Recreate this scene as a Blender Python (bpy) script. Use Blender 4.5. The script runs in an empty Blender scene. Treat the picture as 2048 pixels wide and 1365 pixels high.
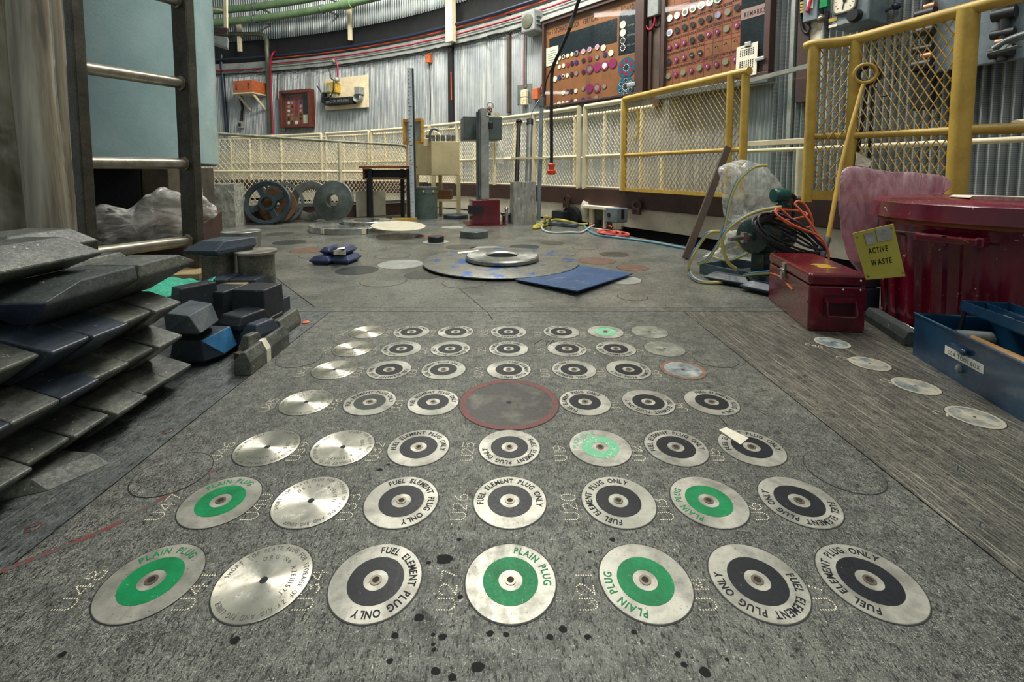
import bpy, bmesh, math, random
from mathutils import Vector, Matrix, Euler
from mathutils import noise as mnoise
random.seed(7)
SC = bpy.context.scene
COL = SC.collection
PI = math.pi
R = math.radians

# ------------------------------------------------------------------ camera
F = 927.0                       # focal length in pixels of the 2048 wide frame
TH = R(4.0)                     # the camera looks slightly down
PPX, PPY = 1014.4, 407.0        # principal point
CAM = Vector((0.0, 0.0, 0.556))
cd = bpy.data.cameras.new('camera')
cam = bpy.data.objects.new('camera', cd)
COL.objects.link(cam)
cam.location = CAM
cam.rotation_euler = (PI/2 - TH, 0, 0)
cd.sensor_width = 36.0
cd.lens = F/2048*36.0
cd.shift_x = (1024-PPX)/2048
cd.shift_y = (PPY-682.5)/2048
cd.clip_start = 0.02
cd.clip_end = 200
SC.camera = cam
FW = Vector((0, math.cos(TH), -math.sin(TH)))
UP = Vector((0, math.sin(TH), math.cos(TH)))
RT = Vector((1, 0, 0))
def ray(px, py): return RT*((px-PPX)/F) + UP*((PPY-py)/F) + FW
def G(px, py, z=0.0):           # point of the level plane at height z
    d = ray(px, py); t = (z-CAM.z)/d.z
    return CAM + d*t
def D(px, py, y):               # point at distance y into the room
    d = ray(px, py); t = y/d.y
    return CAM + d*t
def DX(px, py, x):              # point on the upright plane at x
    d = ray(px, py); t = x/d.x
    return CAM + d*t

# ------------------------------------------------------------------ light
SC.view_settings.view_transform = 'Standard'
SC.view_settings.look = 'None'
SC.view_settings.gamma = 1.0
SC.view_settings.use_curve_mapping = False
SC.view_settings.exposure = 0.08
W = bpy.data.worlds.new('hall'); SC.world = W; W.use_nodes = True
bg = W.node_tree.nodes['Background']
bg.inputs[0].default_value = (0.84, 0.92, 0.90, 1); bg.inputs[1].default_value = 0.29
def area(loc, target, sx, sy, power, col=(1, 0.97, 0.90)):
    l = bpy.data.lights.new('hall_lamp', 'AREA'); l.shape = 'RECTANGLE'
    l.size = sx; l.size_y = sy; l.energy = power; l.color = col
    o = bpy.data.objects.new('hall_lamp', l); COL.objects.link(o)
    o.location = loc
    o.rotation_euler = (Vector(target)-Vector(loc)).to_track_quat('-Z', 'Y').to_euler()
    return o
area((0.9, 3.2, 5.2), (0.5, 3.0, 0), 2.2, 0.5, 150)
area((1.8, 0.6, 4.6), (0.6, 1.4, 0), 1.8, 0.4, 44)
area((-1.9, 7.2, 5.0), (-2.6, 9.6, 1.6), 2.6, 0.5, 290, (1, 0.95, 0.86))
area((-0.4, 5.4, 4.8), (1.5, 6.0, 1.0), 2.0, 0.4, 260, (1, 0.96, 0.88))
area((0.4, -1.2, 4.2), (0.2, 0.9, 0), 1.8, 0.4, 16)

# ------------------------------------------------------------------ helpers
WLOC = {}
def wl(o): return WLOC.get(o.name, Vector((0, 0, 0)))
class MB:
    """collects shapes in world coordinates and links them as ONE mesh object"""
    def __init__(s): s.bm = bmesh.new()
    def poly(s, pts, flip=False):
        vs = [s.bm.verts.new(p) for p in pts]
        if flip: vs.reverse()
        return s.bm.faces.new(vs)
    def box(s, c, size, rot=None):
        c = Vector(c); hx, hy, hz = size[0]/2, size[1]/2, size[2]/2
        if rot is None: m = Matrix.Identity(3)
        elif isinstance(rot, (int, float)): m = Matrix.Rotation(rot, 3, 'Z')
        elif isinstance(rot, Matrix): m = rot
        else: m = Euler(rot).to_matrix()
        v = [s.bm.verts.new(c + m @ Vector((x*hx, y*hy, z*hz))) for x in (-1, 1) for y in (-1, 1) for z in (-1, 1)]
        for f in ((0,1,3,2),(4,6,7,5),(0,4,5,1),(2,3,7,6),(0,2,6,4),(1,5,7,3)): s.bm.faces.new([v[i] for i in f])
        return s
    def bar(s, a, b, w, h, up=(0, 0, 1)):     # rectangular bar from a to b
        a = Vector(a); b = Vector(b); d = (b-a); L = d.length; d.normalize()
        u = Vector(up)
        sd = d.cross(u)
        if sd.length < 1e-5: sd = d.cross(Vector((1, 0, 0)))
        sd.normalize(); uu = sd.cross(d)
        m = Matrix((sd, d, uu)).transposed()
        return s.box((a+b)/2, (w, L, h), m)
    def ringpts(s, c, n, r, seg, ph=0.0, ref=None):
        n = Vector(n).normalized()
        t = Vector(ref) if ref is not None else (Vector((0, 0, 1)) if abs(n.z) < 0.9 else Vector((1, 0, 0)))
        a = n.cross(t).normalized(); b = n.cross(a)
        return [Vector(c) + a*(r*math.cos(ph+2*PI*i/seg)) + b*(r*math.sin(ph+2*PI*i/seg)) for i in range(seg)]
    def loft(s, rings, close=False, cap=True):
        rv = [[s.bm.verts.new(p) for p in r] for r in rings]
        n = len(rv[0]); k = len(rv)
        for i in range(k if close else k-1):
            A = rv[i]; Bq = rv[(i+1) % k]
            for j in range(n):
                s.bm.faces.new((A[j], A[(j+1) % n], Bq[(j+1) % n], Bq[j]))
        if cap and not close:
            s.bm.faces.new(list(reversed(rv[0]))); s.bm.faces.new(rv[-1])
        return s
    def cyl(s, a, b, r, seg=16, r2=None, cap=True):
        a = Vector(a); b = Vector(b); n = b-a
        return s.loft([s.ringpts(a, n, r, seg), s.ringpts(b, n, r if r2 is None else r2, seg)], cap=cap)
    def tube(s, pts, r, seg=8, closed=False):
        pts = [Vector(p) for p in pts]; N = len(pts); rings = []; prev = None
        for i, p in enumerate(pts):
            if closed: t = pts[(i+1) % N]-pts[i-1]
            else: t = pts[min(i+1, N-1)]-pts[max(i-1, 0)]
            if t.length < 1e-9: t = Vector((0, 0, 1))
            t.normalize()
            if prev is None:
                u = Vector((0, 0, 1)) if abs(t.z) < 0.9 else Vector((1, 0, 0))
                a = t.cross(u).normalized()
            else:
                a = prev - t*prev.dot(t)
                if a.length < 1e-6: a = t.cross(Vector((0, 0, 1)))
                a.normalize()
            prev = a; b = t.cross(a)
            rr = r[i] if isinstance(r, (list, tuple)) else r
            rings.append([p + a*(rr*math.cos(2*PI*j/seg)) + b*(rr*math.sin(2*PI*j/seg)) for j in range(seg)])
        return s.loft(rings, close=closed)
    def lathe(s, prof, c=(0, 0, 0), axis=(0, 0, 1), seg=40, close=False):
        """prof: list of (radius, height along the axis)"""
        n = Vector(axis).normalized(); c = Vector(c)
        rings = [s.ringpts(c + n*h, n, max(r, 1e-5), seg) for r, h in prof]
        return s.loft(rings, close=close, cap=not close)
    def prism(s, poly, z0, z1):
        return s.loft([[Vector((p[0], p[1], z0)) for p in poly], [Vector((p[0], p[1], z1)) for p in poly]])
    def hull(s, pts):
        vs = [s.bm.verts.new(p) for p in pts]
        r = bmesh.ops.convex_hull(s.bm, input=vs)
        dead = [g for g in r['geom_interior'] + r['geom_unused'] if isinstance(g, bmesh.types.BMVert) and g.is_valid]
        if dead: bmesh.ops.delete(s.bm, geom=list(set(dead)), context='VERTS')
        return s
    def ball(s, c, r, seg=14, sc=(1, 1, 1)):
        m = Matrix.Translation(Vector(c)) @ Matrix.Diagonal((r*sc[0], r*sc[1], r*sc[2], 1))
        bmesh.ops.create_uvsphere(s.bm, u_segments=seg, v_segments=max(6, seg*2//3), radius=1, matrix=m)
        return s
    def torus(s, c, axis, R0, r, seg=32, sub=8):
        return s.tube(s.ringpts(c, axis, R0, seg), r, sub, closed=True)
    def shift(s, v):
        for q in s.bm.verts: q.co += Vector(v)
        return s
    def rough(s, amp, scale, seed=0.0):
        for q in s.bm.verts:
            q.co += mnoise.noise_vector(q.co*scale + Vector((seed, seed*1.7, -seed)))*amp
        return s
    def obj(s, name, m, parent=None, smooth=None, bevel=0.0, loc=None, bseg=2):
        bmesh.ops.recalc_face_normals(s.bm, faces=s.bm.faces)
        if parent is not None: base = wl(parent)
        elif loc is not None: base = Vector(loc)
        else:
            xs = [v.co.x for v in s.bm.verts]; ys = [v.co.y for v in s.bm.verts]; zs = [v.co.z for v in s.bm.verts]
            base = Vector(((min(xs)+max(xs))/2, (min(ys)+max(ys))/2, min(zs)))
        for v in s.bm.verts: v.co -= base
        me = bpy.data.meshes.new(name); s.bm.to_mesh(me); s.bm.free()
        ms = m if isinstance(m, (list, tuple)) else [m]
        for q in ms: me.materials.append(q)
        if smooth is not None:
            me.polygons.foreach_set('use_smooth', [True]*len(me.polygons))
            me.set_sharp_from_angle(angle=R(smooth))
        o = bpy.data.objects.new(name, me); COL.objects.link(o)
        if parent is not None: o.parent = parent
        else: o.location = base
        WLOC[o.name] = base
        if bevel > 0:
            b = o.modifiers.new('bevel', 'BEVEL'); b.width = bevel; b.segments = bseg; b.limit_method = 'ANGLE'
            b.angle_limit = R(35); b.harden_normals = False
        return o
def tag(o, label, cat, group=None):
    o['label'] = label; o['category'] = cat
    if group: o['group'] = group
    return o
def struct(o, label=None):
    o['kind'] = 'structure'
    if label: o['label'] = label
    return o
def thing(name, label, cat, loc, group=None):
    o = bpy.data.objects.new(name, None); COL.objects.link(o)
    o.empty_display_size = 0.05
    o.location = Vector(loc); WLOC[o.name] = Vector(loc)
    return tag(o, label, cat, group)
def dup(root, loc, rotz=0.0, label=None, group=None, scale=1.0):
    r = root.copy(); COL.objects.link(r); r.location = Vector(loc); r.rotation_euler = (0, 0, rotz); WLOC[r.name] = Vector(loc)
    if scale != 1.0: r.scale = (scale,)*3
    if label: r['label'] = label
    if group: r['group'] = group
    for ch in list(root.children):
        c = ch.copy(); COL.objects.link(c); c.parent = r
        for g in list(ch.children):
            d = g.copy(); COL.objects.link(d); d.parent = c
    return r
def smoothpath(pts, n=8, closed=False):       # Catmull-Rom
    P = [Vector(p) for p in pts]; out = []; N = len(P)
    rng = range(N) if closed else range(N-1)
    for i in rng:
        if closed: p0, p1, p2, p3 = P[i-1], P[i], P[(i+1) % N], P[(i+2) % N]
        else: p0, p1, p2, p3 = P[max(i-1, 0)], P[i], P[i+1], P[min(i+2, N-1)]
        for k in range(n):
            t = k/n
            out.append(0.5*((2*p1) + (p2-p0)*t + (2*p0-5*p1+4*p2-p3)*t*t + (3*p1-p0-3*p2+p3)*t*t*t))
    if not closed: out.append(P[-1])
    return out

# ------------------------------------------------------------------ materials
def srgb(r, g, b):
    f = lambda c: (c/255/12.92) if c/255 <= 0.04045 else ((c/255+0.055)/1.055)**2.4
    return (f(r), f(g), f(b), 1.0)
class NT:
    def __init__(s, name):
        s.m = bpy.data.materials.new(name); s.m.use_nodes = True; s.t = s.m.node_tree
        s.bsdf = s.t.nodes['Principled BSDF']; s.geo = None
    def n(s, typ, **kw):
        q = s.t.nodes.new(typ)
        for k, v in kw.items(): setattr(q, k, v)
        return q
    def l(s, a, b): s.t.links.new(a, b)
    def pos(s):
        if s.geo is None: s.geo = s.n('ShaderNodeNewGeometry')
        return s.geo.outputs['Position']
    def objc(s):
        return s.n('ShaderNodeTexCoord').outputs['Object']
    def mapping(s, scale=(1, 1, 1), rot=(0, 0, 0), loc=(0, 0, 0), src=None):
        q = s.n('ShaderNodeMapping'); q.inputs['Scale'].default_value = scale
        q.inputs['Rotation'].default_value = rot; q.inputs['Location'].default_value = loc
        s.l(src or s.pos(), q.inputs['Vector']); return q.outputs[0]
    def noise(s, scale, detail=4, rough=0.6, dist=0.0, vec=None):
        q = s.n('ShaderNodeTexNoise'); q.inputs['Scale'].default_value = scale; q.inputs['Detail'].default_value = detail
        q.inputs['Roughness'].default_value = rough; q.inputs['Distortion'].default_value = dist
        s.l(vec or s.pos(), q.inputs['Vector']); return q.outputs[0]
    def ramp(s, v, a, b, lo=0.0, hi=1.0):
        q = s.n('ShaderNodeMapRange'); q.inputs[1].default_value = a; q.inputs[2].default_value = b
        q.inputs[3].default_value = lo; q.inputs[4].default_value = hi; q.clamp = True
        s.l(v, q.inputs[0]); return q.outputs[0]
    def math(s, op, a, b=None):
        q = s.n('ShaderNodeMath'); q.operation = op
        for i, v in enumerate((a, b)):
            if v is None: continue
            if isinstance(v, (int, float)): q.inputs[i].default_value = v
            else: s.l(v, q.inputs[i])
        return q.outputs[0]
    def mix(s, fac, a, b, mode='MIX'):
        q = s.n('ShaderNodeMix'); q.data_type = 'RGBA'; q.blend_type = mode
        for sock, v in ((q.inputs[0], fac), (q.inputs[6], a), (q.inputs[7], b)):
            if isinstance(v, (int, float)): sock.default_value = v
            elif isinstance(v, tuple): sock.default_value = v
            else: s.l(v, sock)
        return q.outputs[2]
    def bump(s, h, strength=0.3, dist=0.01):
        q = s.n('ShaderNodeBump'); q.inputs['Strength'].default_value = strength; q.inputs['Distance'].default_value = dist
        s.l(h, q.inputs['Height']); s.l(q.outputs[0], s.bsdf.inputs['Normal'])
    def set(s, **kw):
        for k, v in kw.items():
            sock = s.bsdf.inputs[k]
            if isinstance(v, (int, float, tuple)): sock.default_value = v
            else: s.l(v, sock)
        return s
def paint(name, c, c2=None, scale=6.0, rough=0.45, metal=0.0, lo=0.38, hi=0.68, chip=None, chip_scale=60.0, chip_at=0.72,
          bump=0.12, bscale=40.0, spec=0.5, fine=0.25, coat=0.0, chip_detail=2):
    """worn paint / metal: c with patches of c2, fine mottling, chips"""
    t = NT(name)
    if c2 is None: c2 = tuple(x*0.62 for x in c[:3]) + (1,)
    col = t.mix(t.ramp(t.noise(scale, 5, 0.62), lo, hi), c, c2)
    fn = t.noise(scale*11, 3, 0.7)
    col = t.mix(t.ramp(fn, 0.3, 0.75, 0.0, fine*2), col, tuple(x*0.55 for x in c2[:3]) + (1,))
    if chip:
        col = t.mix(t.ramp(t.noise(chip_scale, chip_detail, 0.5 if chip_detail < 3 else 0.68, 1.2 if chip_detail < 3 else 0.3), chip_at, chip_at+0.03), col, chip)
    t.set(**{'Base Color': col, 'Metallic': metal, 'Roughness': t.ramp(fn, 0.2, 0.8, max(0.02, rough-0.1), min(1, rough+0.14)),
             'Specular IOR Level': spec, 'Coat Weight': coat, 'Coat Roughness': 0.12})
    if bump: t.bump(t.noise(bscale, 5, 0.7), bump, 0.004)
    return t.m
def plain(name, c, rough=0.5, metal=0.0, spec=0.5):
    t = NT(name); t.set(**{'Base Color': c, 'Roughness': rough, 'Metallic': metal, 'Specular IOR Level': spec}); return t.m
# ------------------------------------------------------------------ floor
def floor_mat(name, base, dark, light, streak=None, rough=0.42, metal=0.45, fleck=1.0, fade=1.0):
    t = NT(name)
    big = t.noise(3.2, 6, 0.65, 0.4)
    col = t.mix(t.ramp(big, 0.36, 0.66), base, dark)
    mid = t.noise(38, 5, 0.72, 0.6)
    col = t.mix(t.ramp(mid, 0.42, 0.62, 0.0, 0.85*fade), col, tuple(x*0.42 for x in dark[:3])+(1,))
    fl1 = t.ramp(t.noise(430, 3, 0.62, 2.4, t.mapping((1, 0.36, 1), (0, 0, 0.6))), 0.55, 0.70)
    fl2 = t.ramp(t.noise(360, 3, 0.62, 2.4, t.mapping((0.36, 1, 1), (0, 0, -0.5), (3, 1, 0))), 0.56, 0.71)
    fl3 = t.ramp(t.noise(520, 4, 0.65, 2.5, t.mapping((1, 0.6, 1), (0, 0, 1.9), (9, 4, 0))), 0.54, 0.70)
    fl = t.math('MULTIPLY', t.math('MAXIMUM', t.math('MAXIMUM', fl1, fl2), fl3), t.ramp(t.noise(22, 4, 0.65), 0.30, 0.66, 0.35*fleck, 1.0*fleck))
    col = t.mix(fl, col, light)
    dk = t.ramp(t.noise(330, 3, 0.55, 1.0, t.mapping((1, 0.4, 1), (0, 0, 1.3), (7, 2, 0))), 0.54, 0.63)
    col = t.mix(t.math('MULTIPLY', dk, 0.9), col, (0.012, 0.014, 0.014, 1))
    h = t.math('ADD', t.math('MULTIPLY', fl, 0.6), t.noise(220, 4, 0.7))
    if streak:
        ang, amt = streak
        st = t.noise(1, 4, 0.65, 0.2, t.mapping((300, 7, 1), (0, 0, ang)))
        col = t.mix(t.ramp(st, 0.54, 0.70, 0.0, amt), col, light)
        col = t.mix(t.ramp(st, 0.46, 0.30, 0.0, amt*0.8), col, tuple(x*0.3 for x in dark[:3])+(1,))
        h = t.math('ADD', h, st)
    spots = t.ramp(t.noise(34, 2, 0.4, 0.3, t.mapping((1, 1, 1), (0, 0, 0), (11, 5, 0))), 0.73, 0.76)
    col = t.mix(t.math('MULTIPLY', spots, 0.75), col, (0.018, 0.02, 0.02, 1))
    t.set(**{'Base Color': col, 'Metallic': metal, 'Roughness': t.ramp(mid, 0.25, 0.75, rough-0.12, rough+0.14)})
    t.bump(h, 0.5, 0.0010)
    return t.m
M = {}
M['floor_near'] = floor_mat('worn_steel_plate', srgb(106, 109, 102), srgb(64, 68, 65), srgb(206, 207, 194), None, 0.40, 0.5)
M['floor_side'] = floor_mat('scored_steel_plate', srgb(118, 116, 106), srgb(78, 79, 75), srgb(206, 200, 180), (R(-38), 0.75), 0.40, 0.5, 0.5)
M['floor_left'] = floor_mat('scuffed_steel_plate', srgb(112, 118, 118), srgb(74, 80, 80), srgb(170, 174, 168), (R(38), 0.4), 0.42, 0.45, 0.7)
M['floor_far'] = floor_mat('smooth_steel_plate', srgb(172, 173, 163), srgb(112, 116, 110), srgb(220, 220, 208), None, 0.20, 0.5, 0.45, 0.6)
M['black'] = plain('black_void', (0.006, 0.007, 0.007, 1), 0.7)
M['gap'] = plain('dark_gap', (0.008, 0.009, 0.009, 1), 0.6)

fb = MB(); mats = []
def slab(poly, mi):
    n0 = len(fb.bm.faces); fb.prism(poly, -0.06, 0.0)
    fb.bm.faces.ensure_lookup_table()
    for f in fb.bm.faces[n0:]: f.material_index = mi
g = 0.0015
slab([(-0.70+g, -1.2), (0.70-g, -1.2), (0.70-g, 1.80), (-0.70+g, 1.80)], 0)
slab([(0.70+g, -1.2), (3.2, -1.2), (3.2, 1.80), (0.70+g, 1.80)], 1)
slab([(-4.5, -1.2), (-0.70-g, -1.2), (-0.70-g, 1.80), (-4.5, 1.80)], 2)
slab([(-4.5, 1.80+2*g), (2.1, 1.80+2*g), (2.1, 1.858), (-4.5, 1.858)], 0)
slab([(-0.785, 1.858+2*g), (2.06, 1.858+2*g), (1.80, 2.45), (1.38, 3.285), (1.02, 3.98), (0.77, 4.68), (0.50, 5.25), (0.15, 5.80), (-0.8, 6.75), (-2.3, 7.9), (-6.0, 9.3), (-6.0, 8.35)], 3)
slab([(-6.0, 1.858+2*g), (-0.79, 1.858+2*g), (-6.0-0.005, 8.345)], 2)
n0 = len(fb.bm.faces); fb.box((-1.5, 4, -0.33), (11, 13, 0.05)); fb.bm.faces.ensure_lookup_table()
for f in fb.bm.faces[n0:]: f.material_index = 4
floor = struct(fb.obj('floor', [M['floor_near'], M['floor_side'], M['floor_left'], M['floor_far'], M['gap']], loc=(0, 0, 0)))

# ------------------------------------------------------------------ lettering
fc = bpy.data.curves.new('letter', 'FONT'); fo = bpy.data.objects.new('letter', fc); COL.objects.link(fo)
GLY = {}
def glyph(ch, off=0.0):
    k = (ch, off)
    if k not in GLY:
        fc.body = ch; fc.size = 1.0; fc.offset = off; fc.resolution_u = 3
        dg = bpy.context.evaluated_depsgraph_get(); dg.update()
        me = fo.evaluated_get(dg).to_mesh()
        v = [tuple(x.co[:2]) for x in me.vertices]; p = [tuple(q.vertices) for q in me.polygons]
        fo.evaluated_get(dg).to_mesh_clear()
        xs = [a for a, _ in v] or [0]
        GLY[k] = (v, p, min(xs), max(xs))
    return GLY[k]
def layout(txt, size, wfac=1.0, space=0.12, off=0.0, word=0.36):
    """[(char, x)] with the total width, in final units"""
    out = []; x = 0.0
    for ch in txt:
        if ch == ' ': x += word*size; continue
        v, p, a, b = glyph(ch, off)
        out.append((ch, x - a*size*wfac)); x += (b-a)*size*wfac + space*size
    return out, x - space*size
def text_arc(mb, txt, r, start, size, z, wfac=1.0, space=0.12, off=0.0, span=None, word=0.36):
    """letters clockwise around a circle of radius r (baseline), first letter at angle start"""
    lay, w = layout(txt, size, wfac, space, off, word)
    k = 1.0 if span is None else span*r/w
    for ch, x in lay:
        v, p, a, b = glyph(ch, off)
        th = start - (x*k + (a+b)/2*size*wfac)/r
        m = (a+b)/2*size*wfac
        vs = []
        for (vx, vy) in v:
            lx = vx*size*wfac - m; rr = r + vy*size
            vs.append(mb.bm.verts.new((rr*math.cos(th) + lx*math.sin(th), rr*math.sin(th) - lx*math.cos(th), z)))
        for q in p: mb.bm.faces.new([vs[i] for i in q])
def text_flat(mb, txt, o, ux, uy, size, wfac=1.0, space=0.12, off=0.0, center=True, fit=None, word=0.36):
    """letters on the plane through o with the unit vectors ux, uy"""
    lay, w = layout(txt, size, wfac, space, off, word); o = Vector(o); ux = Vector(ux); uy = Vector(uy)
    k = 1.0 if fit is None else fit/w
    x0 = -w*k/2 if center else 0
    for ch, x in lay:
        v, p, a, b = glyph(ch, off)
        vs = [mb.bm.verts.new(o + ux*(x0 + (x + vx*size*wfac)*k) + uy*(vy*size)) for vx, vy in v]
        for q in p: mb.bm.faces.new([vs[i] for i in q])
    return w

# ------------------------------------------------------------------ plugs in the floor
def brushed(name, c, c2, aniso, rough, metal=1.0, scale=18, lo=0.4, hi=0.8, rot=0.0):
    t = NT(name)
    col = t.mix(t.ramp(t.noise(scale, 5, 0.65, 0.3), lo, hi), c, c2)
    sp = t.ramp(t.noise(260, 2, 0.5), 0.66, 0.72)
    col = t.mix(t.math('MULTIPLY', sp, 0.5), col, tuple(x*0.4 for x in c2[:3])+(1,))
    tg = t.n('ShaderNodeTangent'); tg.direction_type = 'RADIAL'; tg.axis = 'Z'
    t.set(**{'Base Color': col, 'Metallic': metal, 'Roughness': t.ramp(t.noise(50, 4, 0.7), 0.3, 0.7, rough-0.05, rough+0.12), 'Anisotropic': aniso, 'Anisotropic Rotation': rot})
    t.l(tg.outputs[0], t.bsdf.inputs['Tangent'])
    t.bump(t.noise(300, 3, 0.6), 0.08, 0.001)
    return t.m
M['plug_steel'] = brushed('satin_plug_steel', srgb(172, 171, 160), srgb(118, 118, 109), 0.35, 0.42, 0.55, 24, 0.42, 0.74)
M['plug_dull'] = brushed('dull_plug_steel', srgb(168, 168, 156), srgb(122, 124, 114), 0.3, 0.45, 0.5)
M['plug_bright'] = brushed('machined_plug_steel', srgb(224, 220, 204), srgb(188, 184, 170), 0.85, 0.30, 1.0, rot=0.25)
M['plug_worn'] = brushed('worn_blank_steel', srgb(160, 162, 150), srgb(112, 114, 104), 0.3, 0.42, 0.5, 30, 0.35, 0.65)
M['ink'] = paint('black_lettering', srgb(18, 23, 29), srgb(30, 36, 42), 120, 0.55, bump=0, spec=0.2)
M['band_black'] = paint('black_band_enamel', srgb(15, 19, 26), srgb(26, 31, 38), 22, 0.42, spec=0.3, chip=srgb(150, 152, 145), chip_scale=240, chip_at=0.73, bump=0.03)
M['band_olive'] = paint('faded_black_band', srgb(40, 50, 44), srgb(62, 72, 62), 22, 0.35, chip=srgb(170, 172, 160), chip_scale=240, chip_at=0.72, bump=0.03)
M['green'] = paint('green_enamel', srgb(12, 142, 84), srgb(8, 116, 66), 26, 0.5, spec=0.25, chip=srgb(120, 170, 130), chip_scale=200, chip_at=0.70, bump=0.03, fine=0.12)
M['green_pale'] = paint('worn_green_enamel', srgb(92, 190, 138), srgb(130, 196, 158), 40, 0.42, chip=srgb(214, 216, 204), chip_scale=150, chip_at=0.62, bump=0.03, fine=0.1)
M['bore'] = plain('bore_collar', srgb(128, 116, 100), 0.35, 0.8)
M['etch'] = plain('engraved_line', srgb(92, 92, 84), 0.6, 0.3)
ZP = 0.0012
def disc_plate(r, z=ZP, hole=0.0):
    m = MB(); m.lathe([(r, -0.0002), (r, z-0.0005), (r-0.0006, z), (1e-4, z)], seg=72)
    return m
def annulus(mb, r0, r1, z0, z1, seg=64, c=(0, 0)):
    mb.lathe([(r0, z0), (r1, z0), (r1, z1), (r0, z1)], (c[0], c[1], 0), seg=seg, close=True)
    return mb
def gap_ring(parent, r, w=0.0014):
    o = annulus(MB(), r, r+w, 0.0001, 0.0004).obj('gap_ring', M['gap'], parent)
    return o
RP = 0.0615
def bore(parent):
    annulus(MB(), 0.0048, 0.0080, ZP, ZP+0.0008, 28).obj('bore_collar', M['bore'], parent, smooth=40)
    m = MB(); m.lathe([(0.0050, ZP), (0.0050, ZP+0.0003), (1e-4, ZP+0.0003)], seg=24); m.obj('bore', M['black'], parent)
def make_plug(kind, band, text, span, plate='plug_steel', tmat=None):
    root = thing('fuel_plug' if kind == 'F' else 'plain_plug', '', 'floor plug', (0, 0, 0))
    disc_plate(RP).obj('plate', M[plate], root, smooth=30)
    annulus(MB(), 0.0163, 0.0375, ZP, ZP+0.0003).obj('colour_band', M[band], root)
    m = MB(); text_arc(m, text, 0.0447, 0.0, 0.0150, ZP+0.0003, 0.80, 0.16, 0.022, R(span), 0.55)
    m.obj('lettering', M[tmat or 'ink'], root)
    bore(root); gap_ring(root, RP)
    return root
def make_bare():
    root = thing('storage_plug', '', 'floor plug', (0, 0, 0))
    disc_plate(RP).obj('plate', M['plug_bright'], root, smooth=30)
    m = MB()
    text_arc(m, 'SHORT TOP PLATE PLUG FOR STORAGE OF ZY RIG AND RIG LINER', 0.0500, R(176), 0.0098, ZP+0.0003, 0.72, 0.2, 0.0, R(318), 0.5)
    text_arc(m, 'DRG No A2E111571', 0.0345, R(118), 0.0100, ZP+0.0003, 0.78, 0.2, 0.0, R(150), 0.5)
    m.obj('engraving', M['etch'], root)
    m = MB(); m.lathe([(0.0052, ZP), (0.0052, ZP+0.0003), (1e-4, ZP+0.0003)], seg=24); m.obj('bore', M['black'], root)
    gap_ring(root, RP)
    return root
def make_blank(plate='plug_worn', rim=None):
    root = thing('blank_plug', '', 'floor plug', (0, 0, 0))
    disc_plate(RP).obj('plate', M[plate], root, smooth=30)
    if rim: annulus(MB(), 0.050, RP-0.0008, ZP, ZP+0.0003).obj('rust_rim', M[rim], root)
    m = MB(); m.lathe([(0.0048, ZP), (0.0048, ZP+0.0003), (1e-4, ZP+0.0003)], seg=24); m.obj('bore', M['black'], root)
    gap_ring(root, RP)
    return root
M['rust'] = paint('rust', srgb(150, 112, 84), srgb(96, 72, 58), 30, 0.75)
M['bluegrey'] = brushed('blue_grey_worn_steel', srgb(166, 174, 172), srgb(112, 124, 128), 0.4, 0.4, 0.5, 40, 0.4, 0.62)
PROTO = {'F': make_plug('F', 'band_black', 'FUEL ELEMENT PLUG ONLY', 205),
         'O': make_plug('F', 'band_olive', 'FUEL ELEMENT PLUG ONLY', 205),
         'D': make_plug('F', 'band_black', 'FUEL ELEMENT PLUG ONLY', 205, 'plug_dull'),
         'G': make_plug('G', 'green', 'PLAIN PLUG', 92, 'plug_steel', 'green'),
         'g': make_plug('G', 'green_pale', 'PLAIN PLUG', 92, 'plug_steel', 'green_pale'),
         'B': make_bare(), 'P': make_blank(), 'R': make_blank('bluegrey', 'rust')}
A = 0.1524; XO = [k*A for k in (-3.2, -2.2, -1.2, 0, 1.2, 2.2, 3.2)]
PC = (0.0045, 1.080)
ROWS = [[('G', 144), ('B', 0), ('F', 97), ('G', 84), ('G', 258), ('F', 12), ('F', 246)],
        [('G', 146), ('B', 28), ('F', 128), ('F', 190), ('D', 264), ('G', 238), ('F', -4)],
        [('B', -95), ('B', -80), ('F', 192), ('F', 32), ('g', 186), ('F', 196), ('F', 192)],
        [('B', 20), ('O', 204), ('F', 202), None, ('F', 240), ('F', 16), ('F', 116)],
        [('B', -100), ('F', 4), ('D', 234), ('F', 88), ('F', -58), ('D', 38), ('R', 0)],
        [('B', -95), ('D', 262), ('F', 22), ('F', 236), ('F', 112), ('F', -28), ('P', 40)],
        [('B', 60), ('D', 228), ('F', 182), ('F', -12), ('D', 248), ('g', 100), ('P', 10)]]
ORD = ['front row', 'second row from front', 'third row from front', 'row of the red-edged disc',
       'first row beyond red disc', 'second row beyond red disc', 'farthest row']
CPOS = ['far left end', 'second from left', 'third from left', 'middle', 'third from right', 'second from right', 'far right end']
KIND = {'F': ('black banded plug', 'fuel element plugs set in the floor'), 'O': ('faded olive-black banded plug', 'fuel element plugs set in the floor'),
        'D': ('dull grey plug with black band', 'fuel element plugs set in the floor'), 'G': ('green banded plug', 'plain plugs set in the floor'),
        'g': ('pale worn green plug', 'plain plugs set in the floor'), 'B': ('bare machined storage plug', 'storage plugs set in the floor'),
        'P': ('blank scuffed steel plug', 'blank plugs set in the floor'), 'R': ('rusty rimmed blue-grey plug', 'blank plugs set in the floor')}
used = set(); NUM = [48, 41, 34, 27, 21, 14, 7]
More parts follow.
